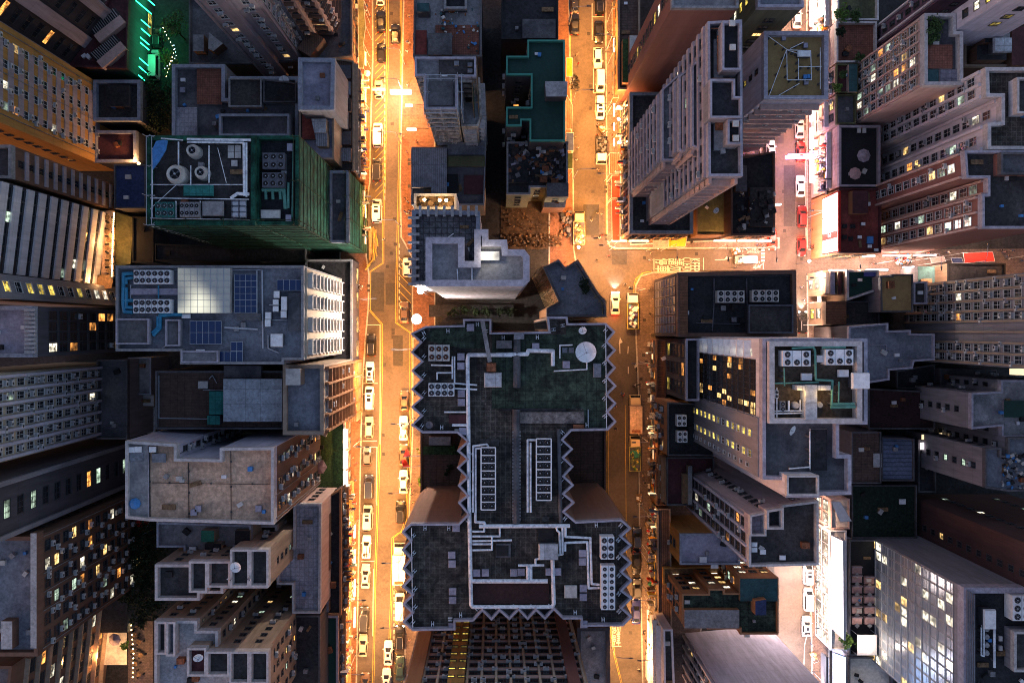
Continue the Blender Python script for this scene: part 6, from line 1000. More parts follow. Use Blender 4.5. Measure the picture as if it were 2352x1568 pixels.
def motorbike(label, u, v, rz=0, grp=None, c='p_black'):
    r = empty('motorcycle', W(u, v)); r.rotation_euler = (0, 0, math.radians(rz)); r.location.z = .02; tag(r, label, 'motorcycle', grp)
    for y in (-.62, .66): b = MB(); b.tube((-.06, y, .3), (.06, y, .3), .3, 'tyre', 12); b.build('wheel', r)
    b = MB(); b.hull([(-.12, -.55, .45), (.12, -.55, .45), (.14, .3, .45), (-.14, .3, .45)], [(-.14, -.6, .78), (.14, -.6, .78), (.12, .35, .9), (-.12, .35, .9)], c); b.tube((0, .35, .85), (0, .66, .3), .05, 'steel', 6); b.build('body', r)
    b = MB(); b.box(-.14, -.6, .79, .14, .05, .88, 'dark'); b.build('seat', r); b = MB(); b.tube((-.36, .38, 1.02), (.36, .38, 1.02), .025, 'steel', 6); b.build('handlebar', r)
for i, (u, v, z) in enumerate(((1318, 176, 70), (1321, 186, 80), (1318, 196, 75), (1321, 204, 100), (1320, 191, 60))): motorbike(f'motorcycle parked below the orange yellow awning, {ORD[i]} of the row', u, v, z, 'motorcycles below the orange yellow awning')
motorbike('dark motorcycle with riders gear leaning on the dim kerb', 1460, 843, 10); motorbike('overturned looking cart bike above the tan box truck', 1462, 883, 100); motorbike('motorcycle near the awnings on the lower middle road', 1494, 1358, 20); motorbike('motorcycle beside the blue saloon', 1495, 1376, 160)
# ------------------------------------------------------------------ people
CLO = dict(white=(.6, .6, .6), black=(.02, .02, .022), blue=(.05, .09, .22), red=(.4, .04, .03), grey=(.2, .2, .2), pink=(.5, .25, .25), khaki=(.3, .24, .15))
for k, c in CLO.items(): gloss('c_' + k, c, .85)
def person_mesh(pose, top, bottom):
    key = ('person', pose, top, bottom)
    if key in CM: return CM[key]
    sw = (0, .17, .26)[pose]; J = dict(pel=(0, 0, .95), sp=(0, .01, 1.15), ch=(0, .01, 1.36), nk=(0, .02, 1.49), hd=(0, .04, 1.60), ht=(0, .035, 1.70),
             hl=(-.09, 0, .92), kl=(-.10, sw * .8 + .03, .50), al=(-.10, sw * .5 - .02, .09), tl=(-.11, sw * .5 + .15, .04), hr=(.09, 0, .92), kr=(.10, -sw * .3 + .03, .50), ar=(.10, -sw - .04, .12), tr=(.11, -sw + .12, .04),
             sl=(-.19, 0, 1.41), el=(-.25, -sw * .7, 1.14), wl=(-.24, -sw * .5 + .08, .90), fl=(-.23, -sw * .4 + .12, .80), sr=(.19, 0, 1.41), er=(.25, sw * .6, 1.14), wr=(.24, sw + .12, .95), fr=(.22, sw + .2, .88))
    R_ = dict(pel=.13, sp=.12, ch=.145, nk=.055, hd=.095, ht=.075, hl=.09, kl=.06, al=.04, tl=.04, hr=.09, kr=.06, ar=.04, tr=.04, sl=.065, el=.042, wl=.03, fl=.035, sr=.065, er=.042, wr=.03, fr=.035)
    E = [('pel', 'sp'), ('sp', 'ch'), ('ch', 'nk'), ('nk', 'hd'), ('hd', 'ht'), ('pel', 'hl'), ('hl', 'kl'), ('kl', 'al'), ('al', 'tl'), ('pel', 'hr'), ('hr', 'kr'), ('kr', 'ar'), ('ar', 'tr'), ('ch', 'sl'), ('sl', 'el'), ('el', 'wl'), ('wl', 'fl'), ('ch', 'sr'), ('sr', 'er'), ('er', 'wr'), ('wr', 'fr')]
    K = list(J); me = bpy.data.meshes.new('p'); me.from_pydata([J[k] for k in K], [(K.index(a), K.index(b)) for a, b in E], []); o = bpy.data.objects.new('p', me); col.objects.link(o)
    md = o.modifiers.new('s', 'SKIN'); o.modifiers.new('u', 'SUBSURF').levels = 1
    for i, k in enumerate(K): me.skin_vertices[0].data[i].radius = (R_[k], R_[k] * (.75 if k in ('pel', 'sp', 'ch') else 1)); me.skin_vertices[0].data[i].use_root = k == 'pel'
    bpy.context.view_layer.update(); out = bpy.data.meshes.new_from_object(o.evaluated_get(bpy.context.evaluated_depsgraph_get())); bpy.data.objects.remove(o)
    out.materials.clear()
    for m_ in ('skin', 'c_' + top, 'c_' + bottom, 'dark'): out.materials.append(M[m_])
    for f in out.polygons:
        z, x = f.center.z, abs(f.center.x); f.use_smooth = True
        f.material_index = 0 if z > 1.47 or (x > .2 and z < 1.12) else (1 if z > .97 else (2 if z > .12 else 3))
    h = MB(); h.ball((0, .015, 1.665), .108, 'hair', 7, 12, .95); hh = h.build('hair'); hm = hh.data; bpy.data.objects.remove(hh); CM[key] = (out, hm); return CM[key]
PR = random.Random(11)
def people(where, grp, pts, z=.13):
    for i, (u, v) in enumerate(sorted(pts, key=lambda t: t[1])):
        pose = PR.randrange(3); top = PR.choice(list(CLO)); bot = PR.choice(['black', 'blue', 'grey', 'khaki']); m, hm = person_mesh(pose, top, bot)
        r = empty('person', W(u, v)); r.location.z = z; r.rotation_euler = (0, 0, PR.choice((0, math.pi)) + PR.uniform(-.6, .6)); tag(r, f'person in {top} top {"standing" if pose == 0 else "walking"} {where}, {ORD[i]} from the top', 'person', grp)
        link(m, 'body', r); link(hm, 'hair', r)
people('on the left road west pavement', 'people on the west pavement of the left road', [(838, 12), (844, 16), (843, 30), (842, 200), (826, 656), (828, 661), (830, 664), (833, 658), (820, 655), (826, 759), (821, 772), (827, 842), (827, 901), (829, 968), (830, 1006), (822, 1023), (828, 1023), (812, 1050), (821, 1061), (804, 1096), (806, 1104), (820, 1132), (820, 1290), (819, 1458), (812, 1530), (818, 1100)])
people('on the left road east pavement', 'people on the east pavement of the left road', [(941, 41), (936, 100), (941, 103), (936, 122), (938, 199), (921, 311), (927, 316), (958, 327), (936, 352), (932, 458), (938, 465), (931, 488), (938, 492), (942, 486), (954, 905), (948, 1124), (946, 1132), (941, 1465), (950, 1150)])
people('crossing the left road', 'people on the carriageway of the left road', [(883, 551), (831, 1382), (848, 1437)], .02)
people('on the upper middle road', 'people on the upper middle road', [(1324, 128), (1328, 150), (1395, 80), (1392, 115), (1398, 113), (1396, 218), (1370, 289), (1382, 290), (1370, 313), (1404, 288), (1404, 313), (1319, 318), (1326, 342), (1323, 370), (1317, 12), (1372, 392), (1397, 424), (1371, 491), (1380, 493), (1357, 508), (1378, 542), (1382, 542), (1375, 547)], .02)
people('in the road junction', 'people in the road junction', [(1396, 588), (1494, 581), (1490, 598), (1493, 599), (1369, 598), (1511, 573), (1445, 661), (1491, 664), (1434, 653), (1492, 720), (1496, 622), (1588, 600), (1686, 614), (1586, 558)], .02)
people('by the side street mouth', 'people by the side street mouth', [(1736, 563), (1743, 563), (1748, 566), (1710, 574), (1500, 684)], .13)
people('on the dim middle road', 'people on the dim middle road', [(1427, 902), (1431, 906), (1412, 933), (1414, 984), (1479, 1105), (1476, 1090), (1458, 842), (1450, 1268), (1455, 1262), (1489, 1125)], .02)
people('on the lower middle road pavement', 'people on the lower middle road pavement', [(1487, 1460), (1476, 1450), (1465, 1530), (1508, 1472), (1492, 1380), (1490, 1213), (1495, 1252), (1506, 1300)], .02)
people('on the right road shop pavement', 'people on the shop pavement of the right road', [(1860, 340), (1865, 342), (1866, 447), (1870, 450), (1864, 470), (1855, 528), (1858, 530), (1861, 566), (1866, 568), (1870, 566), (1861, 572), (1872, 308), (1838, 660), (1843, 690), (1847, 698), (1872, 716), (1870, 720), (1868, 1145), (1874, 1150), (1872, 1200), (1884, 1240), (1886, 1290), (1883, 1320), (1872, 1323), (1870, 1348), (1872, 1370), (1873, 1400), (1878, 1408), (1876, 1415), (1882, 1412), (1877, 1434), (1875, 1438), (1883, 1448), (1886, 1456), (1880, 1450), (1862, 1476)])
people('in the market street', 'people in the market street', [(2000, 608), (2062, 588), (2066, 592), (2058, 596), (2070, 600), (2076, 590), (2080, 603), (2086, 594), (2064, 604), (2090, 588), (2126, 582), (2172, 580), (2290, 576), (2300, 580), (2306, 590), (2310, 596), (2340, 600), (2318, 577)])
people('in the chequered dining yard', 'people in the chequered dining yard', [(311, 946), (321, 947), (330, 950), (336, 946), (328, 967), (330, 980)], 2.0)
for i, (u, v) in enumerate(((1462, 1406), (1482, 1470), (1488, 1348), (1484, 1418))): pass
def cart(label, u, v, rz=0):
    r = empty('hand_cart', W(u, v)); r.location.z = .1; r.rotation_euler = (0, 0, math.radians(rz)); tag(r, label, 'cart'); b = MB(); b.box(-.6, -.8, .35, .6, .8, .45, 'wood'); b.build('platform', r)
    for x in (-.5, .5):
        for y in (-.6, .6): b = MB(); b.tube((x - .04, y, .15), (x + .04, y, .15), .15, 'tyre', 8); b.build('wheel', r)
    b = MB(); b.tube((-.5, -.9, .45), (-.5, -1.1, 1.1), .03, 'steel', 5); b.tube((.5, -.9, .45), (.5, -1.1, 1.1), .03, 'steel', 5); b.tube((-.5, -1.1, 1.1), (.5, -1.1, 1.1), .03, 'steel', 5); b.build('handle', r)
    rr = random.Random(int(u + v)); b = MB()
    for i in range(9): x, y = rr.uniform(-.4, .4), rr.uniform(-.6, .6); b.obox((x, y), (1, rr.uniform(-.3, .3)), .45, .4, .46, .46 + rr.uniform(.2, .8), rr.choice(['off_white', 'cloth_white', 'card', 'wood']))
    o = b.build('goods', None); o.location = r.location; o.rotation_euler = r.rotation_euler; tag(o, 'pale boxes stacked on the ' + label[:60], 'goods')
cart('hand cart by the dim kerb below the green truck', 1467, 1142, 5); cart('hand cart among the awnings of the lower pavement', 1488, 1205, 10); cart('hand cart beside the stained grey terrace', 1495, 1300, 0); cart('hand cart at the lower right road pavement', 1866, 1503, 20); cart('hand cart pushed in the side street', 1688, 578, 100); cart('hand cart near the junction junk row', 1383, 262 + 36, 30)
# yellow barriers and timber by the upper left road
for i, (u, v, a) in enumerate(((862, 540, 80), (866, 548, 100), (868, 558, 95), (860, 572, 85), (865, 580, 100), (861, 590, 95), (855, 600, 50), (850, 606, 45), (846, 614, 50))):
    b = MB(tuple(W(u, v))); p = W(u, v); d = (math.cos(math.radians(a)), math.sin(math.radians(a)))
    for z in (.15, .55, .95): b.obox((p.x, p.y), d, 1.5, .1, z, z + .16, 'paint_yellow')
    for s in (-.7, -.25, .25, .7): b.obox((p.x + d[0] * s, p.y + d[1] * s), d, .08, .12, .05, 1.1, 'paint_yellow')
    tag(b.build('barrier'), f'yellow plastic barrier below the white van on the left road, {ORD[i]} from the top', 'barrier', 'yellow barriers by the left road')
rr = random.Random(5)
for i in range(12):
    b = MB(tuple(W(852, 555))); x = 848 + i * 1.5; y0_, y1_ = 520 + rr.uniform(0, 8), 596 + rr.uniform(-16, 8); b.tube(W(x, y0_) + Vector((0, 0, .25 + .05 * (i % 3))), W(x + rr.uniform(-3, 2), y1_) + Vector((0, 0, .25 + .05 * (i % 2))), .07, 'bamboo', 6)
    tag(b.build('bamboo_pole'), 'loose bamboo pole lying beside the yellow barriers', 'bamboo pole', 'bamboo poles lying beside the yellow barriers')
# red flags
for i, (v, ang) in enumerate(((1046, 0), (1070, 0))):
    r = empty('flag', W(972, v, 8)); tag(r, f'orange red flag on a slanted pole over the left road, {"upper" if i == 0 else "lower"} one', 'flag'); o_ = Vector(r.location); b = MB(tuple(o_)); b.tube(o_, W(926, v + 3, 9), .05, 'steel', 6); b.build('flagpole', r)
    a = W(944, v + 1.5, 8.6); b = MB(tuple(o_)); P0 = [W(942, v + 1, 8.6), W(926, v + 3, 8.9), W(932 if i == 0 else 922, v - 14, 7.4), W(936 if i == 0 else 930, v - 16, 7.2)]; c = [q + Vector((0, 0, .04)) for q in P0]; b.hull(P0, c, 'cloth_red'); b.build('cloth', r)
# ------------------------------------------------------------------ rooftop machinery
def put(name, label, cat, B_, u, v, z=None):
    z = B_.zr if z is None else z; r = empty(name, W(u, v, z)); tag(r, label, cat); return r
FAN = {}
def fan_mesh(R0, m):
    k = (round(R0, 1), m)
    if k not in FAN:
        b = MB(); n = 14; R0 = k[0]
        b.hull([(R0 * math.cos(2 * math.pi * i / n), R0 * math.sin(2 * math.pi * i / n), 0) for i in range(n)], [(R0 * .97 * math.cos(2 * math.pi * i / n), R0 * .97 * math.sin(2 * math.pi * i / n), .12) for i in range(n)], 'steel', mt='dark')
        for i in range(6): a = i * math.pi / 3; b.face([(.1 * math.cos(a + 1), .1 * math.sin(a + 1), .14), (R0 * .85 * math.cos(a), R0 * .85 * math.sin(a), .13), (R0 * .85 * math.cos(a + .5), R0 * .85 * math.sin(a + .5), .17)], m)
        b.tube((0, 0, .12), (0, 0, .2), R0 * .2, 'steel', 8); o = b.build('fan'); FAN[k] = o.data; bpy.data.objects.remove(o)
    return FAN[k]
def chiller(label, B_, u0, v0, u1, v1, nx, ny, m='white', h=1.9, fans=None, z=None, blade='steel_d', margin=.12, name='cooling_unit'):
    z = B_.zr if z is None else z; a, c = W(u0, v1, z + h), W(u1, v0, z + h); w, d = c.x - a.x, c.y - a.y
    r = empty(name, ((a.x + c.x) / 2, (a.y + c.y) / 2, z)); tag(r, label, 'cooling unit')
    b = MB(); b.box(-w / 2, -d / 2, .25, w / 2, d / 2, h, m); b.box(-w / 2 + .1, -d / 2 + .1, 0, -w / 2 + .25, d / 2 - .1, .25, 'steel_d'); b.box(w / 2 - .25, -d / 2 + .1, 0, w / 2 - .1, d / 2 - .1, .25, 'steel_d')
    for i in range(1, nx): x = -w / 2 + w * i / nx; b.box(x - .025, -d / 2, h, x + .025, d / 2, h + .02, 'steel_d')
    if m == 'dark':
        for i in range(ny + 1): y = -d / 2 + d * i / ny; b.box(-w / 2, y - .08, h, w / 2, y + .08, h + .16, 'white')
        for x in (-w / 2, w / 2): b.box(x - .09, -d / 2, h, x + .09, d / 2, h + .14, 'white')
    b.build('casing', r); cx, cy = w / nx, d / ny; R0 = min(cx, cy) * (.5 - margin)
    for i in range(nx):
        for j in range(ny):
            if fans and (i, j) not in fans: continue
            link(fan_mesh(R0, blade), 'fan', r, (-w / 2 + cx * (i + .5), -d / 2 + cy * (j + .5), h))
    return r
chiller('rust streaked six fan unit at the top left of the zigzag roof', ZIG, 984, 792, 1032, 829, 3, 2, 'off_white', blade='rust'); chiller('white eight fan unit left of the main white pipe', ZIG, 984, 880, 1043, 910, 4, 2)
chiller('long white fan bank by the right zigzag teeth, short upper part', ZIG, 1380, 1232, 1411, 1284, 2, 3); chiller('long white fan bank by the right zigzag teeth, long lower part', ZIG, 1381, 1299, 1413, 1400, 2, 7)
chiller('black eight cell fan bank, left one of the zigzag waist', ZIG, 1105, 1027, 1138, 1170, 2, 8, 'dark', 1.6, blade='dark'); chiller('black eight cell fan bank, right one of the zigzag waist', ZIG, 1232, 1007, 1266, 1148, 2, 8, 'dark', 1.6, blade='dark')
chiller('white twelve fan unit, upper one beside the blue pipes', SOL, 307, 620, 391, 652, 6, 2); chiller('white twelve fan unit, lower one beside the blue pipes', SOL, 306, 687, 391, 719, 6, 2)
chiller('grey six fan unit inside the netted fan roof, upper one', NET2, 603, 351, 654, 388, 3, 2, 'steel_d', blade='dark'); chiller('grey six fan unit inside the netted fan roof, lower one', NET2, 602, 396, 653, 430, 3, 2, 'steel_d', blade='dark')
chiller('row machine with worn fans on the netted roof', NET1, 413, 464, 458, 498, 4, 2, 'conc', blade='dark'); chiller('teal fan machine at the lower left of the netted roof', NET1, 356, 464, 400, 498, 3, 2, 'corr_teal', blade='teal_d')
chiller('cream eight fan unit, left one on the black fan roof', BLK, 1648, 667, 1710, 695, 4, 2, 'off_white', blade='dark'); chiller('cream eight fan unit, right one on the black fan roof', BLK, 1728, 666, 1789, 693, 4, 2, 'off_white', blade='dark')
chiller('white four fan unit by the hotel wall, upper one', BFR, 1555, 953, 1577, 979, 2, 2); chiller('white four fan unit by the hotel wall, lower one', BFR, 1556, 990, 1579, 1016, 2, 2)
chiller('white five fan machine, left one on the hotel roof', HOT, 1798, 805, 1862, 841, 3, 2, h=2.6, fans=[(0, 0), (0, 1), (1, 0), (2, 0), (2, 1)], margin=.08); chiller('white five fan machine, right one on the hotel roof', HOT, 1897, 802, 1960, 838, 3, 2, h=2.6, fans=[(0, 0), (0, 1), (1, 0), (2, 0), (2, 1)], margin=.08)
chiller('small twin fan box at the left edge of the hotel machinery', HOT, 1780, 896, 1788, 914, 1, 2, h=1.4); chiller('grey twin fan box beside the round hotel tank', HOT, 1791, 921, 1804, 945, 1, 2, 'conc', h=1.4)
chiller('white fan machine at the far right of the metal edged roof', GLS, 2326, 1368, 2368, 1425, 2, 3, h=2.4)
BOXN = {}
def boxes(what, where, B_, pts, s=(1.1, 1.1), h=.7, m='conc_lav', z=None, cat='roof vent', name='roof_vent', top=None):
    z = B_.zr if z is None else z
    for i, (u, v) in enumerate(sorted(pts, key=lambda t: (t[1], t[0]))):
        r = empty(name, W(u, v, z)); tag(r, f'{what} on {where}' + (f', {ORD[i]} from the top' if len(pts) > 1 else ''), cat, f'{what} on {where}' if len(pts) > 1 else None)
        b = MB(); b.box(-s[0] / 2 * .86, -s[1] / 2 * .86, 0, s[0] / 2 * .86, s[1] / 2 * .86, h * .8, 'steel_d'); b.build('base', r)
        b = MB(); b.hull([(-s[0] / 2, -s[1] / 2, h * .8), (s[0] / 2, -s[1] / 2, h * .8), (s[0] / 2, s[1] / 2, h * .8), (-s[0] / 2, s[1] / 2, h * .8)], [(-s[0] / 2 * .9, -s[1] / 2 * .9, h), (s[0] / 2 * .9, -s[1] / 2 * .9, h), (s[0] / 2 * .9, s[1] / 2 * .9, h), (-s[0] / 2 * .9, s[1] / 2 * .9, h)], m); b.build('lid', r)
    return r
boxes('pale lilac vent box', 'the left half of the zigzag roof', ZIG, [(1059, 819), (1059, 840), (1060, 903), (1060, 923), (1063, 989), (1048, 1210), (1038, 1272), (1039, 1292), (1040, 1355), (1040, 1375), (1039, 1435), (1095, 1313), (1115, 1312)])
boxes('pale lilac vent box', 'the right half of the zigzag roof', ZIG, [(1230, 796), (1300, 837), (1180, 1312), (1197, 1311), (1261, 1310), (1280, 1310), (1337, 1268), (1337, 1287), (1339, 1348), (1339, 1368), (1340, 1430), (1081, 755 - 3)])
boxes('white square hatch with a dark opening', 'the lower zigzag roof', ZIG, [(1310, 1355)], (1.9, 1.9), .8, 'off_white'); boxes('broad white ribbed shed', 'the lower zigzag roof', ZIG, [(1258, 1260)], (2.9, 2.4), 2, 'corr_white'); boxes('white stepped shed', 'the green part of the zigzag roof', ZIG, [(1132, 871)], (2.6, 2.2), 1.6, 'corr_white'); boxes('grey slatted panel box', 'the right green area of the zigzag roof', ZIG, [(1371, 850)], (1.2, 2.1), .5, 'conc_blue'); boxes('rust brown chimney box', 'the green part of the zigzag roof', ZIG, [(1129, 842)], (1.4, 1.3), 2.2, 'rust')
boxes('square glass roof hatch', 'the upper right zigzag roof', ZIG, [(1297, 804), (1312, 804)], (.8, .8), .3, 'conc_blue')
boxes('white upright unit', 'the solar panel roof east end', SOL, [(640, 677), (638, 696), (638, 708), (657, 690), (657, 705), (656, 722), (621, 725), (620, 742)], (.9, 1.1), 1.4, 'white'); boxes('large white tank box', 'the solar panel roof', SOL, [(642, 781)], (1.9, 2.0), 2, 'white'); boxes('pale duct cover', 'the solar panel roof', SOL, [(430, 726), (463, 807)], (1.4, .7), .6, 'white'); boxes('grey hatch', 'the lower solar panel roof', SOL, [(278, 737), (278, 757), (401, 756), (560, 746), (545, 755)], (.8, .8), .4, 'conc')
boxes('pale hatch', 'the netted roof right end', NET1, [(532, 342), (548, 342), (532, 357), (548, 357), (540, 376)], (.95, .95), .4, 'off_white'); boxes('teal container', 'the netted roof', NET1, [(462, 441)], (4.5, 1.6), 1.4, 'corr_teal'); boxes('rusty grey container', 'the netted roof', NET1, [(496, 482)], (3.2, 2.2), 1.6, 'conc'); boxes('white tank', 'the netted fan roof', NET2, [(625, 494)], (3, 1.3), 1.2, 'off_white'); boxes('grey box', 'the netted fan roof corner', NET2, [(666, 504), (669, 341)], (.9, 1.2), 1, 'conc_lav')
boxes('white cabinet', 'the white hotel roof', HOT, [(1844, 864), (1878, 823), (1927, 856)], (1.5, 1.0), 1.6, 'white'); boxes('big white plant box', 'the white hotel roof', HOT, [(1960, 872)], (2.4, 2.2), 2.6, 'white'); boxes('white lift hatch', 'the stepped grey tower roof', STEP, [(1680, 56), (1681, 111), (1688, 286), (1688, 319)], (.8, .8), .5, 'off_white', z=62)
boxes('white plant cabinet', 'the ochre roof', OCH, [(1841, 129)], (2, .9), 1.2, 'white'); boxes('grey vent box', 'the ochre roof', OCH, [(1798, 90), (1848, 107), (1849, 191)], (.7, .8), .6, 'conc_lav'); boxes('bright blue tank', 'the ochre roof', OCH, [(1845.5, 180), (1855, 179)], (.65, .65), .9, 'cloth_blue', cat='water tank', name='water_tank')
boxes('white tank box', 'the metal edged roof', GLS, [(2258, 1413)], (1.9, 3.1), 2, 'white'); boxes('pale door hatch', 'the metal edged roof', GLS, [(2289, 1460), (2289, 1482)], (.5, .8), 1.2, 'conc_l')
boxes('beige hatch', 'the white shed roof', SHED, [(469, 883)], (1.7, 1.3), .7, 'off_white'); boxes('white machine with black fan', 'the mottled grey terrace', NET3, [(444, 1267), (446, 1257)], (1.2, .6), .8, 'white', z=29.2); boxes('green topped box', 'the tan tiled roof corner', TAN, [(317, 1047), (368, 1050)], (2.2, 1.4), .7, 'conc_blue'); boxes('small white unit', 'the tan tiled roof north edge', TAN, [(322, 1030), (306, 1031), (355, 1030)], (1.1, .9), .9, 'white'); boxes('pale lilac panel', 'the tan tiled roof south end', TAN, [(458, 1166), (448, 1174), (596, 1166)], (1, 1), .7, 'conc_lav')
boxes('white panel', 'the brown tiled low roof', TAN, [(2014, 1056)], (1.6, 2.6), .4, 'conc_l', z=11.5); boxes('white unit with red lid', 'the dark green yard', TAN, [(2069, 1150)], (1.3, 1), .8, 'white', z=7.5); boxes('pale vent', 'the black roof south of the side street', BLK, [(1660, 708), (1684, 734), (1812, 710), (1787, 738)], (.9, .9), .6, 'conc'); boxes('small bright box', 'the black umbrella terrace', UMB, [(1971, 300), (1983, 300)], (.7, 1.1), .5, 'off_white')
boxes('black junk box', 'the red roof', REDR, [(1938, 520), (1938, 545), (1952, 549), (1957, 520)], (.8, .8), .6, 'dark'); boxes('blue crate', 'the red roof', REDR, [(1995, 552)], (1.2, 1.4), .8, 'cloth_blue'); boxes('white air unit', 'the red roof', REDR, [(1980, 515), (1972, 545), (1995, 566), (2010, 575)], (.8, .6), .6, 'white')
boxes('pale blue tank', 'the jumbled brown rooftops', STEP, [(2288, 112)], (3.0, 2.4), 2, 'corr_white', z=32); boxes('white air unit', 'the narrow grey tower', NARR, [(1730, 1248), (1730, 1260), (1750, 1265), (1795, 1278)], (.9, .7), .6, 'white'); boxes('white air unit', 'the amber stepped block', AMS, [(1577, 1380), (1582, 1423), (1622, 1423), (1657, 1433), (1682, 1422), (1714, 1456)], (1.0, .7), .6, 'off_white'); boxes('rolled white sheet', 'the stained grey terrace', AMS, [(1614, 1283), (1640, 1297)], (1.4, 1.1), .5, 'cloth_white', z=15.4)
boxes('purple tarpaulin', 'the dark green market roof', AMS, [(1997, 628)], (2.4, 1.2), .3, 'cloth_purple', z=9.3); boxes('white ballast block', 'the grey parapet roofs', GP, [(421, 208), (650, 300)], (1, 1), .5, 'conc_lav')
def cyl(what, label, B_, u, v, R0, h, m, z=None, inner=True, cat='cooling tower'):
    z = B_.zr if z is None else z; r = empty(what, W(u, v, z + h * .6)); r.location.z = z; tag(r, label, cat); b = MB(); n = 20
    f = lambda q, zz: [(q * math.cos(2 * math.pi * i / n), q * math.sin(2 * math.pi * i / n), zz) for i in range(n)]
    b.hull(f(R0, 0), f(R0 * .9, h * .7), m, top=False); b.hull(f(R0 * .9, h * .7), f(R0 * .72, h), m, top=not inner)
    if inner:
        b.hull(f(R0 * .72, h), f(R0 * .5, h * .9), m, top=False, bot=False); b.face(f(R0 * .5, h * .8), 'dark')
    b.build('casing', r)
    if inner:
        b = MB()
        for i in range(4): a = i * math.pi / 2 + .4; b.face([(0, 0, h * .86), (R0 * .46 * math.cos(a), R0 * .46 * math.sin(a), h * .84), (R0 * .46 * math.cos(a + .4), R0 * .46 * math.sin(a + .4), h * .88)], 'steel_d')
        b.tube((0, 0, h * .8), (0, 0, h * .95), R0 * .1, 'steel', 8); b.build('fan', r)
    return r
cyl('cooling_tower', 'large cream cooling tower with open top on the netted roof', NET1, 405, 401, 1.55, 2.2, 'off_white'); cyl('cooling_tower', 'small cream cooling tower nearest the top of the netted roof', NET1, 444, 347, 1.05, 2, 'off_white'); cyl('cooling_tower', 'small cream cooling tower right of the large one', NET1, 463, 397, 1.05, 2, 'off_white')
cyl('water_tank', 'round pale tank left of the hotel duct', HOT, 1826, 930, .55, 1.6, 'conc_l', inner=False, cat='water tank'); cyl('water_tank', 'round pale tank right of the hotel duct', HOT, 1880, 929, .5, 1.6, 'conc_l', inner=False, cat='water tank')
for i, v in enumerate((1443, 1461, 1480, 1498)): cyl('round_vent', f'round white vent cap on the metal edged roof, {ORD[i]} from the top', GLS, 2265, v, .5, .8, 'conc_l', inner=False, cat='roof vent')
for i, v in enumerate((467, 481, 494)):
    a, c = W(533, v, NET1.zr + .7), W(566, v, NET1.zr + .7); b = MB(tuple(a)); b.tube(a, c, .42, 'steel', 12); b.tube(a, a.lerp(c, .08), .5, 'steel_d', 12); b.tube(a.lerp(c, .5), a.lerp(c, .58), .5, 'steel_d', 12); tag(b.build('steel_drum'), f'fat silver pipe drum on the netted roof, {ORD[i]} of three from the top', 'pipe drum', 'silver pipe drums on the netted roof')
def dish(label, u, v, z, R0, tilt=15, az=0, m='white'):
    r = empty('satellite_dish', W(u, v, z + .9)); r.location.z = z; tag(r, label, 'satellite dish'); b = MB(); n = 20; q = [(t, .28 * R0 * t * t) for t in (0, .35, .7, 1)]; rot = Matrix.Rotation(math.radians(az), 4, 'Z') @ Matrix.Rotation(math.radians(tilt), 4, 'X')
    f = lambda t, zz: [rot @ Vector((R0 * t * math.cos(2 * math.pi * i / n), R0 * t * math.sin(2 * math.pi * i / n), zz)) + Vector((0, 0, .9)) for i in range(n)]
    for (t0, z0_), (t1, z1_) in zip(q[:-1], q[1:]): b.hull(f(max(t0, .01), z0_), f(t1, z1_), m, top=False, bot=False)
    b.build('reflector', r); b = MB(); b.tube((0, 0, 0), (0, 0, .9), .06, 'steel_d', 6); b.build('mast', r)
    b = MB(); top = rot @ Vector((0, 0, R0 * .8)) + Vector((0, 0, .9))
    for i in range(3): b.tube(f(1, .28 * R0)[i * 6], top, .025, 'steel_d', 4)
    b.ball(top, .09, 'steel_d', 4, 6); b.build('feed_horn', r)
dish('big white dish at the upper right of the zigzag roof', 1345, 808, ZIG.zr, 1.55, 4); dish('small tilted dish at the top of the zigzag roof', 1338, 758, ZIG.zr, .6, 25)
dish('white dish above the lavender roof edge, upper of two', 653, 187, GP.zr + .3, .95, 5); dish('white dish left of the lavender roof, lower of two', 633, 222, GP.zr, .8, 8)
dish('round dish on the upper cruciform roof', 542, 1301, 41, .82, 5); dish('oval dish on the lower cruciform roof', 455, 1508, 39, .75, 30, 40); dish('thin sideways dish on the upper cruciform roof', 528, 1326, 41, .5, 60, 20); dish('half dish at the right end of the upper cruciform roof', 573, 1327, 41, .4, 40, -60)
dish('tilted dish on the hotel lower roof', 1818, 987, 55, .7, 45, 60); dish('small white dish on the black low roofs', 1644, 483, 10.4, .6, 35, 30); dish('dish on the left end of the narrow zigzag terrace', 986, 975, ZIG.zr, .55, 10, 0, 'conc_blue')
def solar(label, pts_, B_, nx, ny, z=None):
    z = (B_.zr if z is None else z); u0, v0, u1, v1 = pts_; a, c = W(u0, v1, z + .8), W(u1, v0, z + .8); w, d = c.x - a.x, c.y - a.y; r = empty('solar_panel', ((a.x + c.x) / 2, (a.y + c.y) / 2, z)); tag(r, label, 'solar panels')
    b = MB(); b.box(-w / 2, -d / 2, .6, w / 2, d / 2, .7, 'solar'); b.build('panel', r); b = MB()
    for i in range(nx + 1): x = -w / 2 + w * i / nx; b.box(x - .025, -d / 2, .7, x + .025, d / 2, .73, 'steel')
    for i in range(ny + 1): y = -d / 2 + d * i / ny; b.box(-w / 2, y - .025, .73, w / 2, y + .025, .745, 'steel')
    for x in (-w / 2 + .1, w / 2 - .1):
        for y in (-d / 2 + .1, d / 2 - .1): b.tube((x, y, 0), (x, y, .6), .05, 'steel_d', 5)
    b.build('frame', r)
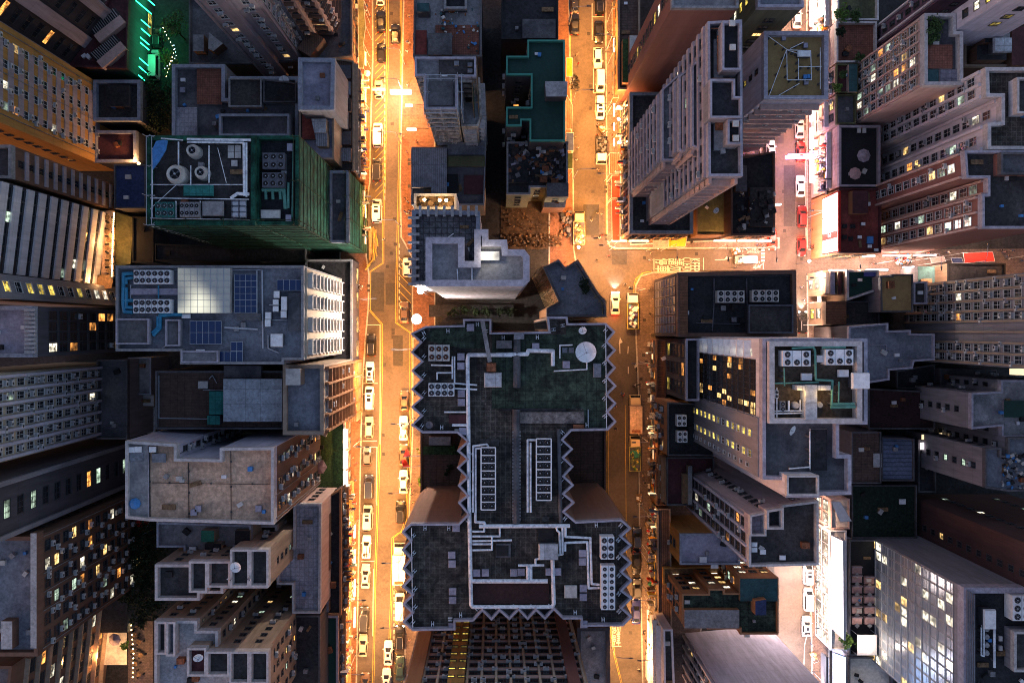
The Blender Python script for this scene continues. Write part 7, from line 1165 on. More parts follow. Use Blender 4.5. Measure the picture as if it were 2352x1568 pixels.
solar('large dark blue solar array right of the glowing skylight', (538, 630, 589, 718), SOL, 4, 6); solar('solar array below the glowing skylight', (436, 737, 508, 790), SOL, 5, 2); solar('solar array at the lower notch of the solar roof', (500, 807, 557, 834), SOL, 4, 1); solar('short solar strip next to the finned wall', (636, 642, 694, 667), SOL, 4, 1); solar('small solar array above the lower notch', (530, 785, 557, 806), SOL, 2, 1)
def pipes(B_, name, runs, r0, m, h=.5):
    b = MB(B_.o)
    for k, run in enumerate(runs):
        rr_ = run[0] if isinstance(run[0], float) else r0; pts = run[1:] if isinstance(run[0], float) else run
        P = [W(u, v, B_.zr + h + .02 * (k % 5)) for u, v in pts]; b.path(P, rr_, m, 8)
        for a, c in zip(P[:-1], P[1:]):
            for t in (.15, .5, .85): q = a.lerp(c, t); b.box(q.x - .12, q.y - .12, B_.zr, q.x + .12, q.y + .12, q.z, 'conc_d')
    o = b.build(name, B_.root); return o
pipes(ZIG, 'white_pipework', [[.3, (1176, 815), (1076, 815), (1074, 825), (1078, 1180), (1082, 1388), (1086, 1393), (1268, 1393), (1272, 1386), (1269, 1283)], [.3, (1140, 814), (1211, 813), (1213, 805), (1270, 806), (1270, 840)], [.32, (1084, 1334), (1258, 1334)],
    [.3, (1100, 1208), (1309, 1207)], [.16, (1087, 1176), (1087, 1024), (1118, 1020), (1122, 1026)], [.16, (1093, 1176), (1093, 1030), (1112, 1028)], [.16, (1212, 1176), (1212, 1010), (1232, 1010)], [.16, (1219, 1176), (1219, 1016)], [.2, (1092, 1176), (1092, 1198), (1112, 1199), (1116, 1208)], [.15, (1085, 1220), (1112, 1220), (1112, 1208)], [.15, (1085, 1231), (1148, 1231), (1148, 1208)], [.15, (1085, 1242), (1176, 1240)], [.15, (1085, 1249), (1130, 1249)], [.15, (1085, 1263), (1130, 1262), (1130, 1231)],
    [.18, (1299, 1208), (1299, 1232), (1356, 1235), (1359, 1340), (1377, 1342)], [.18, (1298, 1265), (1298, 1246), (1349, 1244), (1352, 1350), (1377, 1349)], [.16, (1277, 1208), (1280, 1218), (1285, 1222), (1286, 1270)], [.16, (1292, 1208), (1292, 1272), (1240, 1282), (1230, 1284), (1230, 1296)], [.18, (1190, 1298), (1250, 1297)], [.25, (1212, 1298), (1212, 1330)], [.25, (1219, 1298), (1219, 1330)], [.12, (1039, 818), (1039, 870)], [.12, (1044, 818), (1044, 880), (1096, 884)], [.12, (1044, 892), (1096, 894)], [.12, (990, 838), (1040, 839)], [.12, (1004, 872), (1004, 856), (1040, 856)], [.1, (1286, 823), (1286, 793), (1315, 792)], [.1, (1272, 852), (1348, 848), (1348, 830)], [.12, (1020, 946), (1074, 946)], [.2, (1038, 976), (1074, 976)]], .3, 'white_pipe', .6)
pipes(ZIG, 'cable_tray', [[.55, (1187, 770), (1187, 890)], [.6, (1186, 940), (1186, 1200)], [.3, (1283, 985), (1288, 1200)]], .5, 'conc_d', .35)
z = ZIG.zr
def zb(u0, v0, u1, v1, h, m, B_=ZIG, nm='roof_plinth'): a, c = W(u0, v1, z + h), W(u1, v0, z + h); q = MB(B_.o); q.box(a.x, a.y, z, c.x, c.y, z + h, m); q.build(nm, B_.root)
zb(1190, 946, 1342, 972, .5, 'beige_d'); zb(1084, 1340, 1261, 1386, .3, 'pit'); zb(1031, 952, 1070, 972, .5, 'maroon'); zb(1139, 1248, 1173, 1280, .3, 'conc_d'); zb(1236, 1214, 1272, 1243, .3, 'dark'); zb(1140, 1252, 1168, 1276, .36, 'dark'); zb(1317, 975, 1342, 985, .6, 'rust'); zb(1102, 1008, 1146, 1024, .3, 'tar'); zb(1350, 985 - 45, 1352, 970, .2, 'steel'); zb(1146, 938, 1300, 944, .4, 'tar_d'); zb(1140, 782, 1176, 800, 1.6, 'conc_d'); zb(1181, 763, 1204, 779, 2.2, 'conc_blue'); zb(1245, 1176 + 10, 1262, 1198, .3, 'tar')
for i in range(26): zb(1177, 990 + i * 8, 1196, 994 + i * 8, .75, 'conc', nm='tray_bracket')
zb(1044, 985, 1073, 990, .4, 'off_white')
b = MB(ZIG.o); P = [W(1108, 737, z + 2.5), W(1125, 831, z + 2.5)]; b.obox(((P[0] + P[1]) / 2)[:2], (P[1] - P[0])[:2], (P[1] - P[0]).length, .6, z + 2.0, z + 2.6, 'conc'); b.build('duct', ZIG.root)
hb = MB(); hb.box(-.32, -.2, 0, .32, -.13, .5, 'white_pipe'); hb.box(-.32, .13, 0, .32, .2, .5, 'white_pipe'); hb.box(-.04, -.13, .2, .04, .13, .42, 'white_pipe'); o = hb.build('davit'); hm_ = o.data; bpy.data.objects.remove(o)
n = len(ZIG.poly); I_ = inset(ZIG.poly, .75)
for i in range(n):
    a, c = I_[i], I_[(i + 1) % n]; d = c - a; k = max(1, int(d.length / 3.4))
    if d.length < 2.4 and i % 2: continue
    for j in range(k): p = a + d * (j + .5) / k; link(hm_, 'davit_bracket', ZIG.root, Vector((p.x, p.y, ZIG.zr)) - Vector(ZIG.o), math.atan2(d.y, d.x) + math.pi / 2)
for pts in ([(1391, 744), (1393, 985)], [(945, 1212), (948, 1440)]): b = MB(ZIG.o); P = [W(u, v, 44.9) for u, v in pts]; b.path(P, .06, 'white_pipe', 5); b.build('guard_wire', ZIG.root)
pipes(SOL, 'blue_pipework', [[.3, (306, 628), (284, 629), (283, 700), (286, 716), (305, 717)], [.25, (306, 637), (290, 640), (290, 652)], [.25, (306, 706), (291, 706), (290, 660)], [.25, (306, 690), (284, 690)], [.12, (364, 655), (364, 686)], [.3, (418, 722), (368, 724), (368, 752), (352, 770)], [.2, (362, 726), (362, 752), (349, 764)]], .3, 'pipe_blue', .6)
pipes(SOL, 'grey_pipework', [[.08, (270, 618), (600, 620)], [.1, (268, 652), (268, 800)], [.1, (300, 654), (300, 690)], [.14, (602, 620), (604, 800)], [.08, (618, 700), (660, 700)], [.08, (618, 735), (660, 735)], [.06, (412, 668), (412, 720)], [.15, (516, 752), (592, 756)], [.1, (616, 770), (616, 800), (640, 810)], [.08, (364, 806), (400, 780)], [.12, (590, 622), (590, 730)], [.05, (272, 742), (300, 746), (300, 790)], [.07, (380, 742), (380, 792)]], .1, 'steel', .3)
for q, zz, m, p_ in (([(266, 732), (341, 732), (341, 790), (266, 790)], 40.6, 'conc_d', (.5, .25, 'conc_lav')), ([(380, 734), (412, 734), (412, 794), (380, 794)], 40.4, 'conc_d', (.4, .25, 'conc_lav')), ([(545, 720), (598, 720), (598, 736), (545, 736)], 39.8, 'conc_d', None), ([(662, 672), (694, 672), (694, 760), (662, 760)], 39.6, 'conc_d', None), ([(300, 662), (414, 662), (414, 677), (300, 677)], 39.6, 'conc_lav', None), ([(416, 806), (500, 806), (500, 832), (416, 832)], 40.7, 'conc', (.5, .25, 'conc_lav'))): block(SOL, q, zz, roof=m, par=p_)
pipes(NET1, 'steel_pipework', [[.2, (430, 320), (576, 322)], [.14, (430, 327), (560, 328)], [.12, (410, 326), (410, 380)], [.2, (560, 328), (561, 450)], [.15, (566, 328), (566, 452)], [.25, (530, 455), (545, 445), (572, 446)], [.08, (345, 455), (572, 458)], [.06, (345, 501), (574, 505)], [.1, (404, 462), (404, 500)], [.1, (460, 462), (460, 500)], [.1, (438, 380), (438, 430)], [.08, (350, 340), (350, 500)], [.1, (370, 318), (420, 322)], [.1, (480, 335), (480, 420)], [.06, (345, 424), (560, 424)], [.05, (345, 480), (410, 420)], [.05, (500, 340), (520, 420)]], .1, 'white_pipe', 1.2)
pipes(NET2, 'green_pipework', [[.3, (602, 436), (652, 436), (656, 480)], [.22, (610, 438), (611, 458)], [.22, (626, 438), (627, 458)], [.22, (643, 438), (644, 458)], [.2, (662, 420), (662, 478)], [.12, (674, 330), (671, 500)]], .3, 'pipe_green', .8)
pipes(HOT, 'green_pipework', [[.16, (1819, 800), (1868, 797), (1872, 805), (1874, 872), (1912, 874), (1910, 936)], [.16, (1888, 798), (1942, 797)], [.2, (1910, 928), (1962, 927)], [.2, (1908, 935), (1964, 934)], [.1, (1801, 845), (1802, 886)], [.1, (1927, 876), (1926, 928)], [.1, (1780, 880), (1880, 878)]], .2, 'pipe_green', 2.2)
pipes(HOT, 'white_pipework', [[.1, (1772, 944), (1850, 943)], [.1, (1772, 950), (1850, 948)], [.14, (1812, 920), (1812, 945)], [.1, (1838, 918), (1838, 945)], [.1, (1775, 890), (1775, 960)], [.1, (1784, 890), (1784, 960)], [.1, (1860, 990), (1860, 1075)], [.1, (1812, 1076), (1860, 1072)]], .1, 'white_pipe', 1.4)
z = HOT.zr
for q in ((1850, 884, 1877, 964), (1831, 885, 1849, 896), (1878, 885, 1908, 896)): zb(*q, 2.6, 'corr_white', HOT, 'air_duct')
light('duct_light', 'POINT', W(1840, 903, 57.6), 50, (1, .6, .2), None, .3); light('duct_light', 'POINT', W(1890, 905, 57.6), 50, (1, .6, .2), None, .3)
pipes(GLS, 'white_pipework', [[.12, (2254, 1436), (2280, 1437)], [.12, (2254, 1440), (2254, 1504), (2260, 1506), (2260, 1440)], [.2, (2284, 1430), (2284, 1532)]], .12, 'white_pipe', 1)
pipes(OCH, 'roof_railing', [[.05, (1760, 80), (1810, 116), (1835, 124)], [.05, (1806, 116), (1766, 222)], [.05, (1815, 112), (1846, 97)], [.06, (1807, 115), (1862, 117), (1864, 184), (1808, 184), (1807, 115)], [.06, (1834, 135), (1834, 184)], [.05, (1834, 154), (1888, 153)], [.05, (1884, 110), (1884, 205)], [.05, (1784, 222), (1836, 192)], [.05, (1768, 225), (1870, 224)]], .05, 'white_pipe', 1)
pipes(STEP, 'roof_pipework', [[.08, (1630, 66), (1650, 66)], [.12, (1649, 82), (1650, 165)], [.08, (1664, 298), (1700, 298)], [.06, (1636, 180), (1686, 181)]], .08, 'rust', 1)
pipes(KEY, 'downpipe', [[.1, (1084, 604), (1084, 647)], [.08, (1050, 618), (1052, 645)], [.05, (1020, 552), (1042, 536)]], .1, 'white_pipe', .2)
pipes(TAN, 'roof_pipework', [[.08, (343, 1022), (345, 1190)], [.08, (352, 1035), (366, 1048), (378, 1048)], [.07, (433, 1062), (434, 1200)], [.05, (348, 1108), (620, 1112)], [.06, (530, 1035), (531, 1200)], [.1, (292, 1110), (294, 1160)]], .08, 'tar', .12)
pipes(SHED, 'roof_pipework', [[.08, (365, 862), (365, 960), (500, 962)], [.06, (466, 895), (562, 897), (562, 874), (590, 874)], [.05, (480, 870), (488, 862), (498, 880)]], .08, 'steel', .3)
pipes(BLK, 'roof_pipework', [[.1, (1640, 640), (1640, 700), (1636, 760)], [.08, (1580, 634), (1820, 632)], [.08, (1715, 640), (1716, 700)], [.07, (1600, 742), (1700, 744)]], .08, 'steel_d', .3)
pipes(BGR, 'roof_pipework', [[.06, (1954, 790), (2036, 792), (2036, 812)]], .06, 'conc_lav', .1)
# loose clutter that makes the old roofs look lived in
CR = random.Random(21); KN = [('pale junk box', 'off_white', (.8, .6), .5), ('dark crate', 'dark', (.9, .7), .6), ('rusty tank', 'rust', (1, .8), .9), ('blue drum', 'cloth_blue', (.5, .5), .7), ('plank pile', 'wood', (1.6, .6), .3), ('grey vent stub', 'conc', (.6, .6), .7), ('white sack', 'cloth_white', (.7, .5), .4)]
USED = set()
for B_ in BL:
    if B_.z > 70 or 'roof' not in B_.ph and B_.ph == B_.root.get('label'): continue
    area = abs(sum(B_.poly[i][0] * B_.poly[(i + 1) % len(B_.poly)][1] - B_.poly[(i + 1) % len(B_.poly)][0] * B_.poly[i][1] for i in range(len(B_.poly)))) / 2
    if B_ in (ZIG, SOL, HOT, OCH, KEY, POD): continue
    k = max(2, min(22 if 'junk' not in B_.ph else 40, int(area / 26))) if 'junk' not in B_.ph else 40
    xs = [p[0] for p in B_.poly]; ys = [p[1] for p in B_.poly]; I2 = inset(B_.poly, 1.4); got = {}
    for t in range(k * 6):
        if sum(len(x) for x in got.values()) >= k: break
        x, y = CR.uniform(min(xs), max(xs)), CR.uniform(min(ys), max(ys)); u, v = VP((x, y, B_.zr))
        if inpoly(x, y, I2) and -10 < u < 2362 and -10 < v < 1578: got.setdefault(CR.randrange(len(KN)), []).append((x, y))
    for j, L_ in got.items():
        nm, m_, s_, h_ = KN[j]; L_ = L_[:20]; L_.sort(key=lambda p: -p[1])
        for i, (x, y) in enumerate(L_):
            zt = B_.zr
            dg = bpy.context.view_layer if False else None
            o = MB((x, y, zt)); a = CR.choice((0, 0, CR.uniform(0, 3))); sc_ = CR.uniform(.7, 1.3); o.obox((x, y), (math.cos(a), math.sin(a)), s_[0] * sc_, s_[1] * sc_, zt + .0, zt + h_ * sc_ * .75, m_); o.obox((x, y), (math.cos(a), math.sin(a)), s_[0] * sc_ * 1.06, s_[1] * sc_ * 1.06, zt + h_ * sc_ * .75, zt + h_ * sc_, m_)
            ob = o.build({'pale junk box': 'junk_box', 'dark crate': 'crate', 'rusty tank': 'tank', 'blue drum': 'drum', 'plank pile': 'plank_pile', 'grey vent stub': 'roof_vent', 'white sack': 'sack'}[nm])
            lab = f'{nm} on {B_.ph}' + (f', {ORD[i]} from the top' if len(L_) > 1 else '')
            tag(ob, lab, nm.split(' ', 1)[1], f'{nm}s on {B_.ph}' if len(L_) > 1 else None)
# umbrellas, marquee, sofas
def umbrella(label, u, v, z, R0, m, n=8):
    r = empty('umbrella', W(u, v, z + 2.3)); r.location.z = z; tag(r, label, 'umbrella'); b = MB(); P = [(R0 * math.cos(2 * math.pi * i / n), R0 * math.sin(2 * math.pi * i / n), 2.1) for i in range(n)]
    for i in range(n): b.face([P[i], P[(i + 1) % n], (0, 0, 2.65)], m)
    b.build('canopy', r); b = MB(); b.tube((0, 0, 0), (0, 0, 2.7), .04, 'steel', 6); b.build('pole', r); b = MB()
    for p in P: b.tube((0, 0, 2.6), (p[0], p[1], 2.08), .02, 'steel_d', 4)
    b.build('rib', r)
umbrella('pale pink umbrella, upper one on the black terrace', 1985, 357, UMB.zr, 1.25, 'cloth_mauve'); umbrella('dusky red umbrella, lower one on the black terrace', 1965, 398, UMB.zr, 1.15, 'cloth_pink'); umbrella('grey umbrella over the lit terrace in the lower left', 262, 1469, 3, 1.25, 'cloth_mauve', 7); umbrella('pale tent umbrella on the lawn terrace', 733, 1072, LAWN.zr, 1.5, 'cloth_pink', 6)
umbrella('round white parasol disc on the left pavement', 843, 168, .13, .65, 'cloth_white', 12); umbrella('pink parasol above the white saloon by the zigzag teeth', 929, 981, 4, .6, 'cloth_pink', 8)
r = empty('marquee', W(1993, 1480, 12)); tag(r, 'square white marquee at the end of the sofa terrace', 'marquee'); r.location.z = SOFA.zr; P = [W(u, v, SOFA.zr + 2.6) for u, v in ((1969, 1457), (2014, 1457), (2014, 1504), (1969, 1504))]; b = MB(tuple(r.location)); t = sum(P, Vector()) / 4 + Vector((0, 0, .8))
for i in range(4): b.face([P[i], P[(i + 1) % 4], t], 'cloth_white')
b.build('canopy', r); b = MB(tuple(r.location))
for p in P: b.tube((p.x, p.y, SOFA.zr), p, .06, 'steel', 6)
b.build('pole', r); light('marquee_light', 'POINT', (0, 0, 4.6), 500, (1, .8, .65), r, .5)
sf = {}
b = MB(); b.box(-.95, -.75, 0, .95, .75, .45, 'cloth_pink'); o = b.build('seat'); sf['seat'] = o.data; bpy.data.objects.remove(o); b = MB(); b.box(-.95, .55, .45, .95, .75, .95, 'cloth_mauve'); o = b.build('backrest'); sf['backrest'] = o.data; bpy.data.objects.remove(o); b = MB(); b.tube((0, 0, 0), (0, 0, .5), .05, 'steel', 6); b.obox((0, 0), (1, 1), .7, .7, .5, .56, 'off_white'); o = b.build('side_table'); sf['t'] = o.data; bpy.data.objects.remove(o)
for cl, x in (('left', 1966), ('right', 1995)):
    for i, v in enumerate((1307, 1327, 1351, 1374, 1398, 1422) if cl == 'left' else (1330, 1351, 1374, 1398, 1422)):
        r = empty('sofa', W(x, v, SOFA.zr)); tag(r, f'pinkish sofa on the sofa terrace, {ORD[i]} from the top in the {cl} column', 'sofa', 'sofas on the sofa terrace')
        for k in ('seat', 'backrest'): link(sf[k], k, r)
        o = bpy.data.objects.new('side_table', sf['t']); col.objects.link(o); o.location = W(x, v + 12, SOFA.zr); tag(o, f'small square table on the sofa terrace, {ORD[i]} from the top in the {cl} column', 'table', 'small tables on the sofa terrace')
# cafe tables of the string light terrace
tb = MB(); tb.tube((0, 0, 0), (0, 0, .7), .06, 'steel_d', 6); tb.tube((0, 0, .7), (0, 0, .76), .5, 'wood', 12)
for a in range(3): tb.tube((.8 * math.cos(a * 2.1), .8 * math.sin(a * 2.1), 0), (.8 * math.cos(a * 2.1), .8 * math.sin(a * 2.1), .45), .2, 'dark', 8)
o = tb.build('table'); tm = o.data; bpy.data.objects.remove(o)
for i, v in enumerate((500, 520, 534, 552, 570, 590, 606, 622)): o = bpy.data.objects.new('cafe_table', tm); col.objects.link(o); o.location = W(250 + (i % 2) * 4, v, 9); tag(o, f'round table with stools on the string light terrace, {ORD[i]} from the top', 'table', 'round tables on the string light terrace')
for i, (u, v) in enumerate(((316, 1432), (312, 1455), (322, 1470), (308, 1492), (326, 1500), (314, 1520), (322, 1545))): o = bpy.data.objects.new('cafe_table', tm); col.objects.link(o); o.location = W(u, v, .3); tag(o, f'round table in the amber lit restaurant yard, {ORD[i]} from the top', 'table', 'round tables in the amber lit yard')
for i, (u, v) in enumerate(((970, 460), (990, 468), (1012, 459), (1034, 470))): o = bpy.data.objects.new('cafe_table', tm); col.objects.link(o); o.location = W(u, v, GARD.zr); tag(o, f'round table in the lamp lit garden, {ORD[i]} from the left', 'table', 'round tables in the lamp lit garden')
for i, (u, v) in enumerate(((975, 459), (1010, 460), (1025, 460))):
    r = empty('garden_lamp', W(u, v, GARD.zr + 1.8)); r.location.z = GARD.zr; tag(r, f'glowing globe lamp in the lamp lit garden, {ORD[i]} from the left', 'lamp', 'globe lamps of the lamp lit garden'); b = MB(); b.ball((0, 0, 1.8), .28, 'em_dot', 6, 10); b.build('globe', r); b = MB(); b.tube((0, 0, 0), (0, 0, 1.5), .05, 'steel_d', 6); b.build('pole', r); light('lamp_light', 'POINT', (0, 0, 2.3), 60, (1, .6, .22), r, .25)
# ------------------------------------------------------------------ trees and plants
def tree(label, u, v, z, R0, hh, m='leaf', n=420, cat='tree', name='tree', seed=0, trunk=True, flat=.7):
    rr = random.Random(seed + int(u * 7 + v)); r = empty(name, W(u, v, z + hh * .7)); r.location.z = z; tag(r, label, cat)
    if trunk:
        b = MB(); b.tube((0, 0, 0), (.1, .05, hh * .45), .16 * R0 / 2, 'bark', 7, .1 * R0 / 2)
        for i in range(6): a = i * 1.05 + rr.random(); b.tube((.1, .05, hh * (.3 + .03 * i)), (R0 * .6 * math.cos(a), R0 * .6 * math.sin(a), hh * rr.uniform(.6, .85)), .07 * R0 / 2, 'bark', 5, .03)
        b.build('trunk', r)
    b = MB(); cl = [(Vector((rr.gauss(0, .42), rr.gauss(0, .42), 0)) * R0, rr.uniform(.3, .6) * R0, rr.uniform(.55, .95) * hh) for _ in range(11)]
    for i in range(n):
        c, cr, cz = rr.choice(cl); a, e = rr.uniform(0, 6.28), rr.uniform(-.6, 1.3); q = cr * rr.uniform(.55, 1.05)
        p = Vector((c.x + q * math.cos(a) * math.cos(e), c.y + q * math.sin(a) * math.cos(e), cz + q * flat * math.sin(e))); s = rr.uniform(.14, .30) * max(1, R0 / 2.4); d = Vector((rr.gauss(0, 1), rr.gauss(0, 1), rr.gauss(0, .6))).normalized(); w = d.cross(Vector((rr.gauss(0, 1), rr.gauss(0, 1), rr.gauss(0, 1)))).normalized()
        b.face([p - d * s, p + w * s * .55, p + d * s, p - w * s * .55], m)
    b.build('crown', r)
tree('leafy tree with coloured bulbs in the green alley, upper one', 400, 68, .1, 2.6, 8, 'leaf', 700); tree('leafy tree lit yellow beside the white minibus', 385, 145, .1, 2.2, 7, 'leaf_l', 600)
for i, (u, v, R0) in enumerate(((352, 205, 2.6), (378, 215, 2.5), (352, 240, 2.8), (380, 255, 2.6), (365, 285, 2.4), (345, 272, 2.0))): tree(f'dark alley tree left of the grey parapet roofs, {ORD[i]} of the clump', u, v, .1, R0, 8, 'leaf_d', 520)
for i, (u, v, R0) in enumerate(((340, 1210, 2.6), (326, 1245, 3.2), (345, 1280, 3.0), (318, 1300, 3.2), (338, 1335, 3.2), (315, 1360, 3.0), (342, 1385, 3.0), (335, 1415, 2.2))): tree(f'dark park tree left of the cruciform roofs, {ORD[i]} from the top', u, v, .1, R0, 8, 'leaf_d', 560)
def shrub(label, u, v, z, R0, m='leaf_l', n=260, hh=1.6): tree(label, u, v, z, R0, hh, m, n, 'shrub', 'shrub', 3, True, .8)
shrub('bright green shrub in the upper roof garden, big left one', 1935, 32, RG.zr, 1.5); shrub('darker shrub in the upper roof garden, right one', 1965, 38, RG.zr, 1.3, 'leaf'); shrub('dark shrub along the rust red roof, upper one', 1930, 76, RR.zr, .8, 'leaf_d'); shrub('dark shrub along the rust red roof, lower one', 1975, 136, RR.zr, .9, 'leaf')
shrub('bright shrub at the left edge of the planted yard', 1926, 200, YARD.zr, 1.0); shrub('small shrub in the planted yard', 1936, 172, YARD.zr, .7, 'leaf'); shrub('leafy shrub in the pink tower roof yard, upper one', 2144, 55, PINK.zr, 1.4, 'leaf'); shrub('leafy shrub in the pink tower roof yard, lower one', 2140, 84, PINK.zr, 1.2, 'leaf'); shrub('green tree in a pot beside the white marquee', 1948, 1472, SOFA.zr, 1.5, 'leaf_l', 420, 3)
shrub('round bright shrub beside the black podium, upper one', 812, 617, .13, .6, 'leaf_l', 160, 1.4); shrub('round bright shrub beside the black podium, lower one', 806, 817, .13, .6, 'leaf_l', 160, 1.4); shrub('lit hedge bush by the orange flags pole', 971, 1036, .13, .8, 'leaf_l', 180, 2); shrub('lit bush below the orange flags', 966, 1106, .13, .8, 'leaf_l', 180, 2); shrub('small green bush beside the amber stepped block', 1518, 1420, .13, .7, 'leaf_l'); shrub('dry plant in the side bay terrace', 1040, 1032, 14.5, .8, 'leaf', 160, 1.2)
shrub('potted plants on the angular scaffolded roof', 1346, 655, SCAF.zr, 1.2, 'leaf_d', 220, 1); shrub('green patch of bushes beside the angular roof', 1262, 640, .1, 1.6, 'leaf', 300, 2)
for i, v in enumerate(range(1072, 1096, 8)): shrub(f'small pot plant on the brown side bay terrace, {ORD[i]} from the top', 1036 - i * 6, v, 14.4, .35, 'leaf_d', 60, .6)
for i in range(6): shrub(f'shrub in the planting court below the keyhole roof, {ORD[i]} from the left', 1040 + i * 26, 716, 1.5, 1.0, 'leaf_d', 150, 1.6)
shrub('creeper hanging at the umbrella terrace edge', 286, 1480, 3, .9, 'leaf_l', 220, 2)
# ------------------------------------------------------------------ scaffolding, rubble, tarpaulins
def scaffold(label, pts, z0, z1, m='bamboo', step=2.2, out=.8, net=None):
    P = [W(u, v, z1) for u, v in pts]; r = empty('scaffolding', (P[0].x, P[0].y, z0)); tag(r, label, 'scaffolding'); b = MB(tuple(r.location)); rr = random.Random(int(pts[0][0]))
    for a, c in zip(P[:-1], P[1:]):
        d = c - a; n = max(2, int(d.length / step)); q = Vector((d.y, -d.x, 0)).normalized(); q = -q if q.dot(a) > 0 else q
        for o_ in (0, out):
            for i in range(n + 1): p = a.lerp(c, i / n) + q * o_; b.tube((p.x, p.y, z0), (p.x + rr.uniform(-.1, .1), p.y, z1 + rr.uniform(.1, 1.4)), .055, m, 4)
            k = int((z1 - z0) / 2.4)
            for i in range(k + 1): z = z0 + (z1 - z0) * i / k; p, s = a + q * o_, c + q * o_; b.tube((p.x, p.y, z), (s.x, s.y, z + rr.uniform(-.15, .15)), .055, m, 4)
        for i in range(n + 1): p = a.lerp(c, i / n); b.tube((p.x, p.y, z1), (p.x + q.x * out * 1.6, p.y + q.y * out * 1.6, z1), .05, m, 4)
        for i in range(0, n, 2): p, s = a.lerp(c, i / n) + q * out, a.lerp(c, min(1, (i + 3) / n)) + q * out; b.tube((p.x, p.y, z0), (s.x, s.y, z1), .05, m, 4)
    b.build('bamboo_frame', r)
    if net:
        b = MB(tuple(r.location))
        for a, c in zip(P[:-1], P[1:]):
            d = c - a; q = Vector((d.y, -d.x, 0)).normalized(); q = -q if q.dot(a) > 0 else q; q = q * (out + .1); b.face([(a.x + q.x, a.y + q.y, z0), (c.x + q.x, c.y + q.y, z0), (c.x + q.x, c.y + q.y, z1), (a.x + q.x, a.y + q.y, z1)], net)
        b.build('safety_net', r)
scaffold('bamboo scaffolding along the right side of the angular roof', [(1327, 596), (1378, 675), (1393, 692), (1395, 727)], .2, 25, 'bamboo', 1.6); scaffold('bamboo scaffolding on the left notch of the angular roof', [(1246, 612), (1283, 694)], .2, 25)
scaffold('bamboo scaffolding outside the east face of the netted block', [(688, 314), (688, 517)], 20, 45, 'leaf_d', 5, -.9); scaffold('bamboo scaffolding outside the south face of the netted block', [(340, 519), (686, 519)], 14, 45.5, 'leaf_d', 5, -.9)
scaffold('bamboo scaffolding outside the lower netted wing', [(803, 394), (803, 558)], .2, 21.5, 'leaf_d', 4, -.8); scaffold('thin bamboo ring around the peeling tower roof', [(974, 172), (1051, 172), (1051, 251), (974, 251), (974, 172)], 30, 38.8, 'steel', 3, .6, None); scaffold('bamboo scaffolding with green net beside the peeling tower', [(1095, 130), (1098, 235)], 14, 37, 'wood', 3, -.8, 'net')
scaffold('wire scaffold at the left corner of the netted block', [(336, 312), (336, 517)], 20, 46, 'steel', 4, .8)
rr = random.Random(9)
def heap(label, pts, z, n, ms, smin, smax, cat, name):
    P = [tuple(W(u, v, z)[:2]) for u, v in pts]; xs = [p[0] for p in P]; ys = [p[1] for p in P]; cx, cy = sum(xs) / len(P), sum(ys) / len(P); b = MB((cx, cy, z))
    for i in range(n):
        x, y = rr.uniform(min(xs), max(xs)), rr.uniform(min(ys), max(ys))
        if not inpoly(x, y, P): continue
        s = rr.uniform(smin, smax); a = rr.uniform(0, 3); zz = z + rr.uniform(0, .4); b.obox((x, y), (math.cos(a), math.sin(a)), s, s * rr.uniform(.4, 1), zz, zz + s * rr.uniform(.3, .8), rr.choice(ms))
    o = b.build(name); tag(o, label, cat, kind='stuff'); return o
heap('rubble and waste along the lower edge of the dirt yard', [(1150, 538), (1290, 538), (1290, 566), (1150, 566)], .15, 360, ['rubble', 'dirt', 'dirt', 'wood', 'dirt'], .1, .4, 'rubble', 'rubble'); heap('scattered stones and boards over the dirt yard', [(1152, 470), (1296, 476), (1296, 536), (1152, 536)], .12, 110, ['dirt', 'wood', 'rubble', 'dirt'], .1, .35, 'rubble', 'rubble')
heap('litter scattered over the junk strewn roof', [(1168, 330), (1300, 330), (1300, 418), (1168, 418)], 16.25, 170, ['dark', 'tar', 'dark', 'conc_d', 'conc_lav', 'rust', 'wood'], .15, .9, 'litter', 'litter'); heap('litter on the black low roofs', [(1690, 440), (1778, 440), (1778, 530), (1690, 530)], 11.7, 60, ['off_white', 'dark', 'tar', 'dark', 'conc_d', 'wood'], .15, 1.1, 'litter', 'litter')
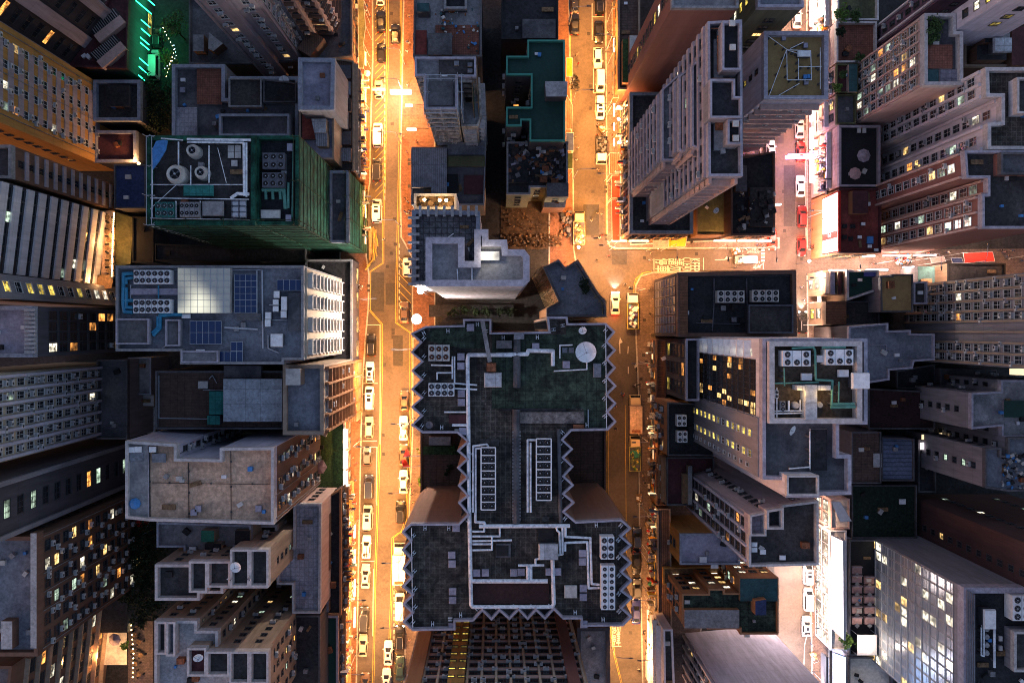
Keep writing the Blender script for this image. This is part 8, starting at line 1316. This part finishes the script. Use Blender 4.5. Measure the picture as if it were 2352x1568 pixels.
heap('sundries on the brown grey terracotta roof', [(1000, 20), (1100, 20), (1100, 120), (1000, 120)], 21.5, 60, ['off_white', 'cloth_blue', 'teal_d', 'rust'], .15, .6, 'litter', 'litter'); heap('clutter on the bluish stepped roof', [(2300, 1040), (2352, 1040), (2352, 1120), (2300, 1120)], 27.3, 70, ['off_white', 'cloth_blue', 'conc', 'dark'], .15, .7, 'litter', 'litter')
heap('street bric a brac along the lower middle road pavement', [(1486, 1190), (1506, 1190), (1510, 1430), (1492, 1430)], .15, 190, ['wood', 'card', 'dark', 'off_white', 'cloth_green', 'cloth_red'], .2, .8, 'market goods', 'litter'); heap('street goods along the dim thin shop strip', [(1496, 800), (1507, 800), (1507, 1150), (1496, 1150)], .15, 120, ['wood', 'card', 'dark', 'rust'], .2, .7, 'market goods', 'litter')
heap('market goods heaped in the middle of the market street', [(2056, 584), (2090, 584), (2090, 606), (2056, 606)], .15, 110, ['wood', 'off_white', 'dark', 'cloth_red', 'cloth_blue'], .2, .7, 'market goods', 'litter'); heap('piles of goods beside the cardboard truck', [(1288, 486), (1312, 486), (1312, 545), (1288, 545)], .2, 60, ['wood', 'dark', 'dark', 'rust', 'steel_d'], .2, .9, 'goods', 'litter')
b = MB(tuple(W(365, 355, 46))); P = [W(u, v, 46.5) for u, v in ((360, 325), (378, 322), (386, 324), (382, 345), (366, 372), (352, 390), (351, 345))]; b.hull(P, [p + Vector((0, 0, .25)) for p in P], 'cloth_blue'); tag(b.build('tarpaulin'), 'blue tarpaulin draped at the upper left of the netted roof', 'tarpaulin')
b = MB(tuple(W(312, 1156, 41))); b.ball(W(310, 1156, 40.6), .9, 'cloth_blue', 5, 9, .5); tag(b.build('tarpaulin'), 'small blue tarpaulin bundle on the tan tiled roof corner', 'tarpaulin')
for i, (u, v) in enumerate(((905, 1290), (882, 1240))): pass
# overhead cables across the alleys
def cable(label, a, c, z0, z1): b = MB(tuple(W(*a, z0))); P = [W(*a, z0), (W(*a, z0) + W(*c, z1)) / 2 - Vector((0, 0, .8)), W(*c, z1)]; b.path(P, .03, 'dark', 4); tag(b.build('cable'), label, 'cable')
cable('cable slanting across the angular scaffolded roof', (1315, 730), (1394, 662), 27, 26); cable('cable running left from the angular roof to the alley', (1210, 690), (1300, 600), 20, 24); cable('cable over the alley beside the keyhole roof', (1222, 700), (1290, 640), 16, 25)
finish_buildings()
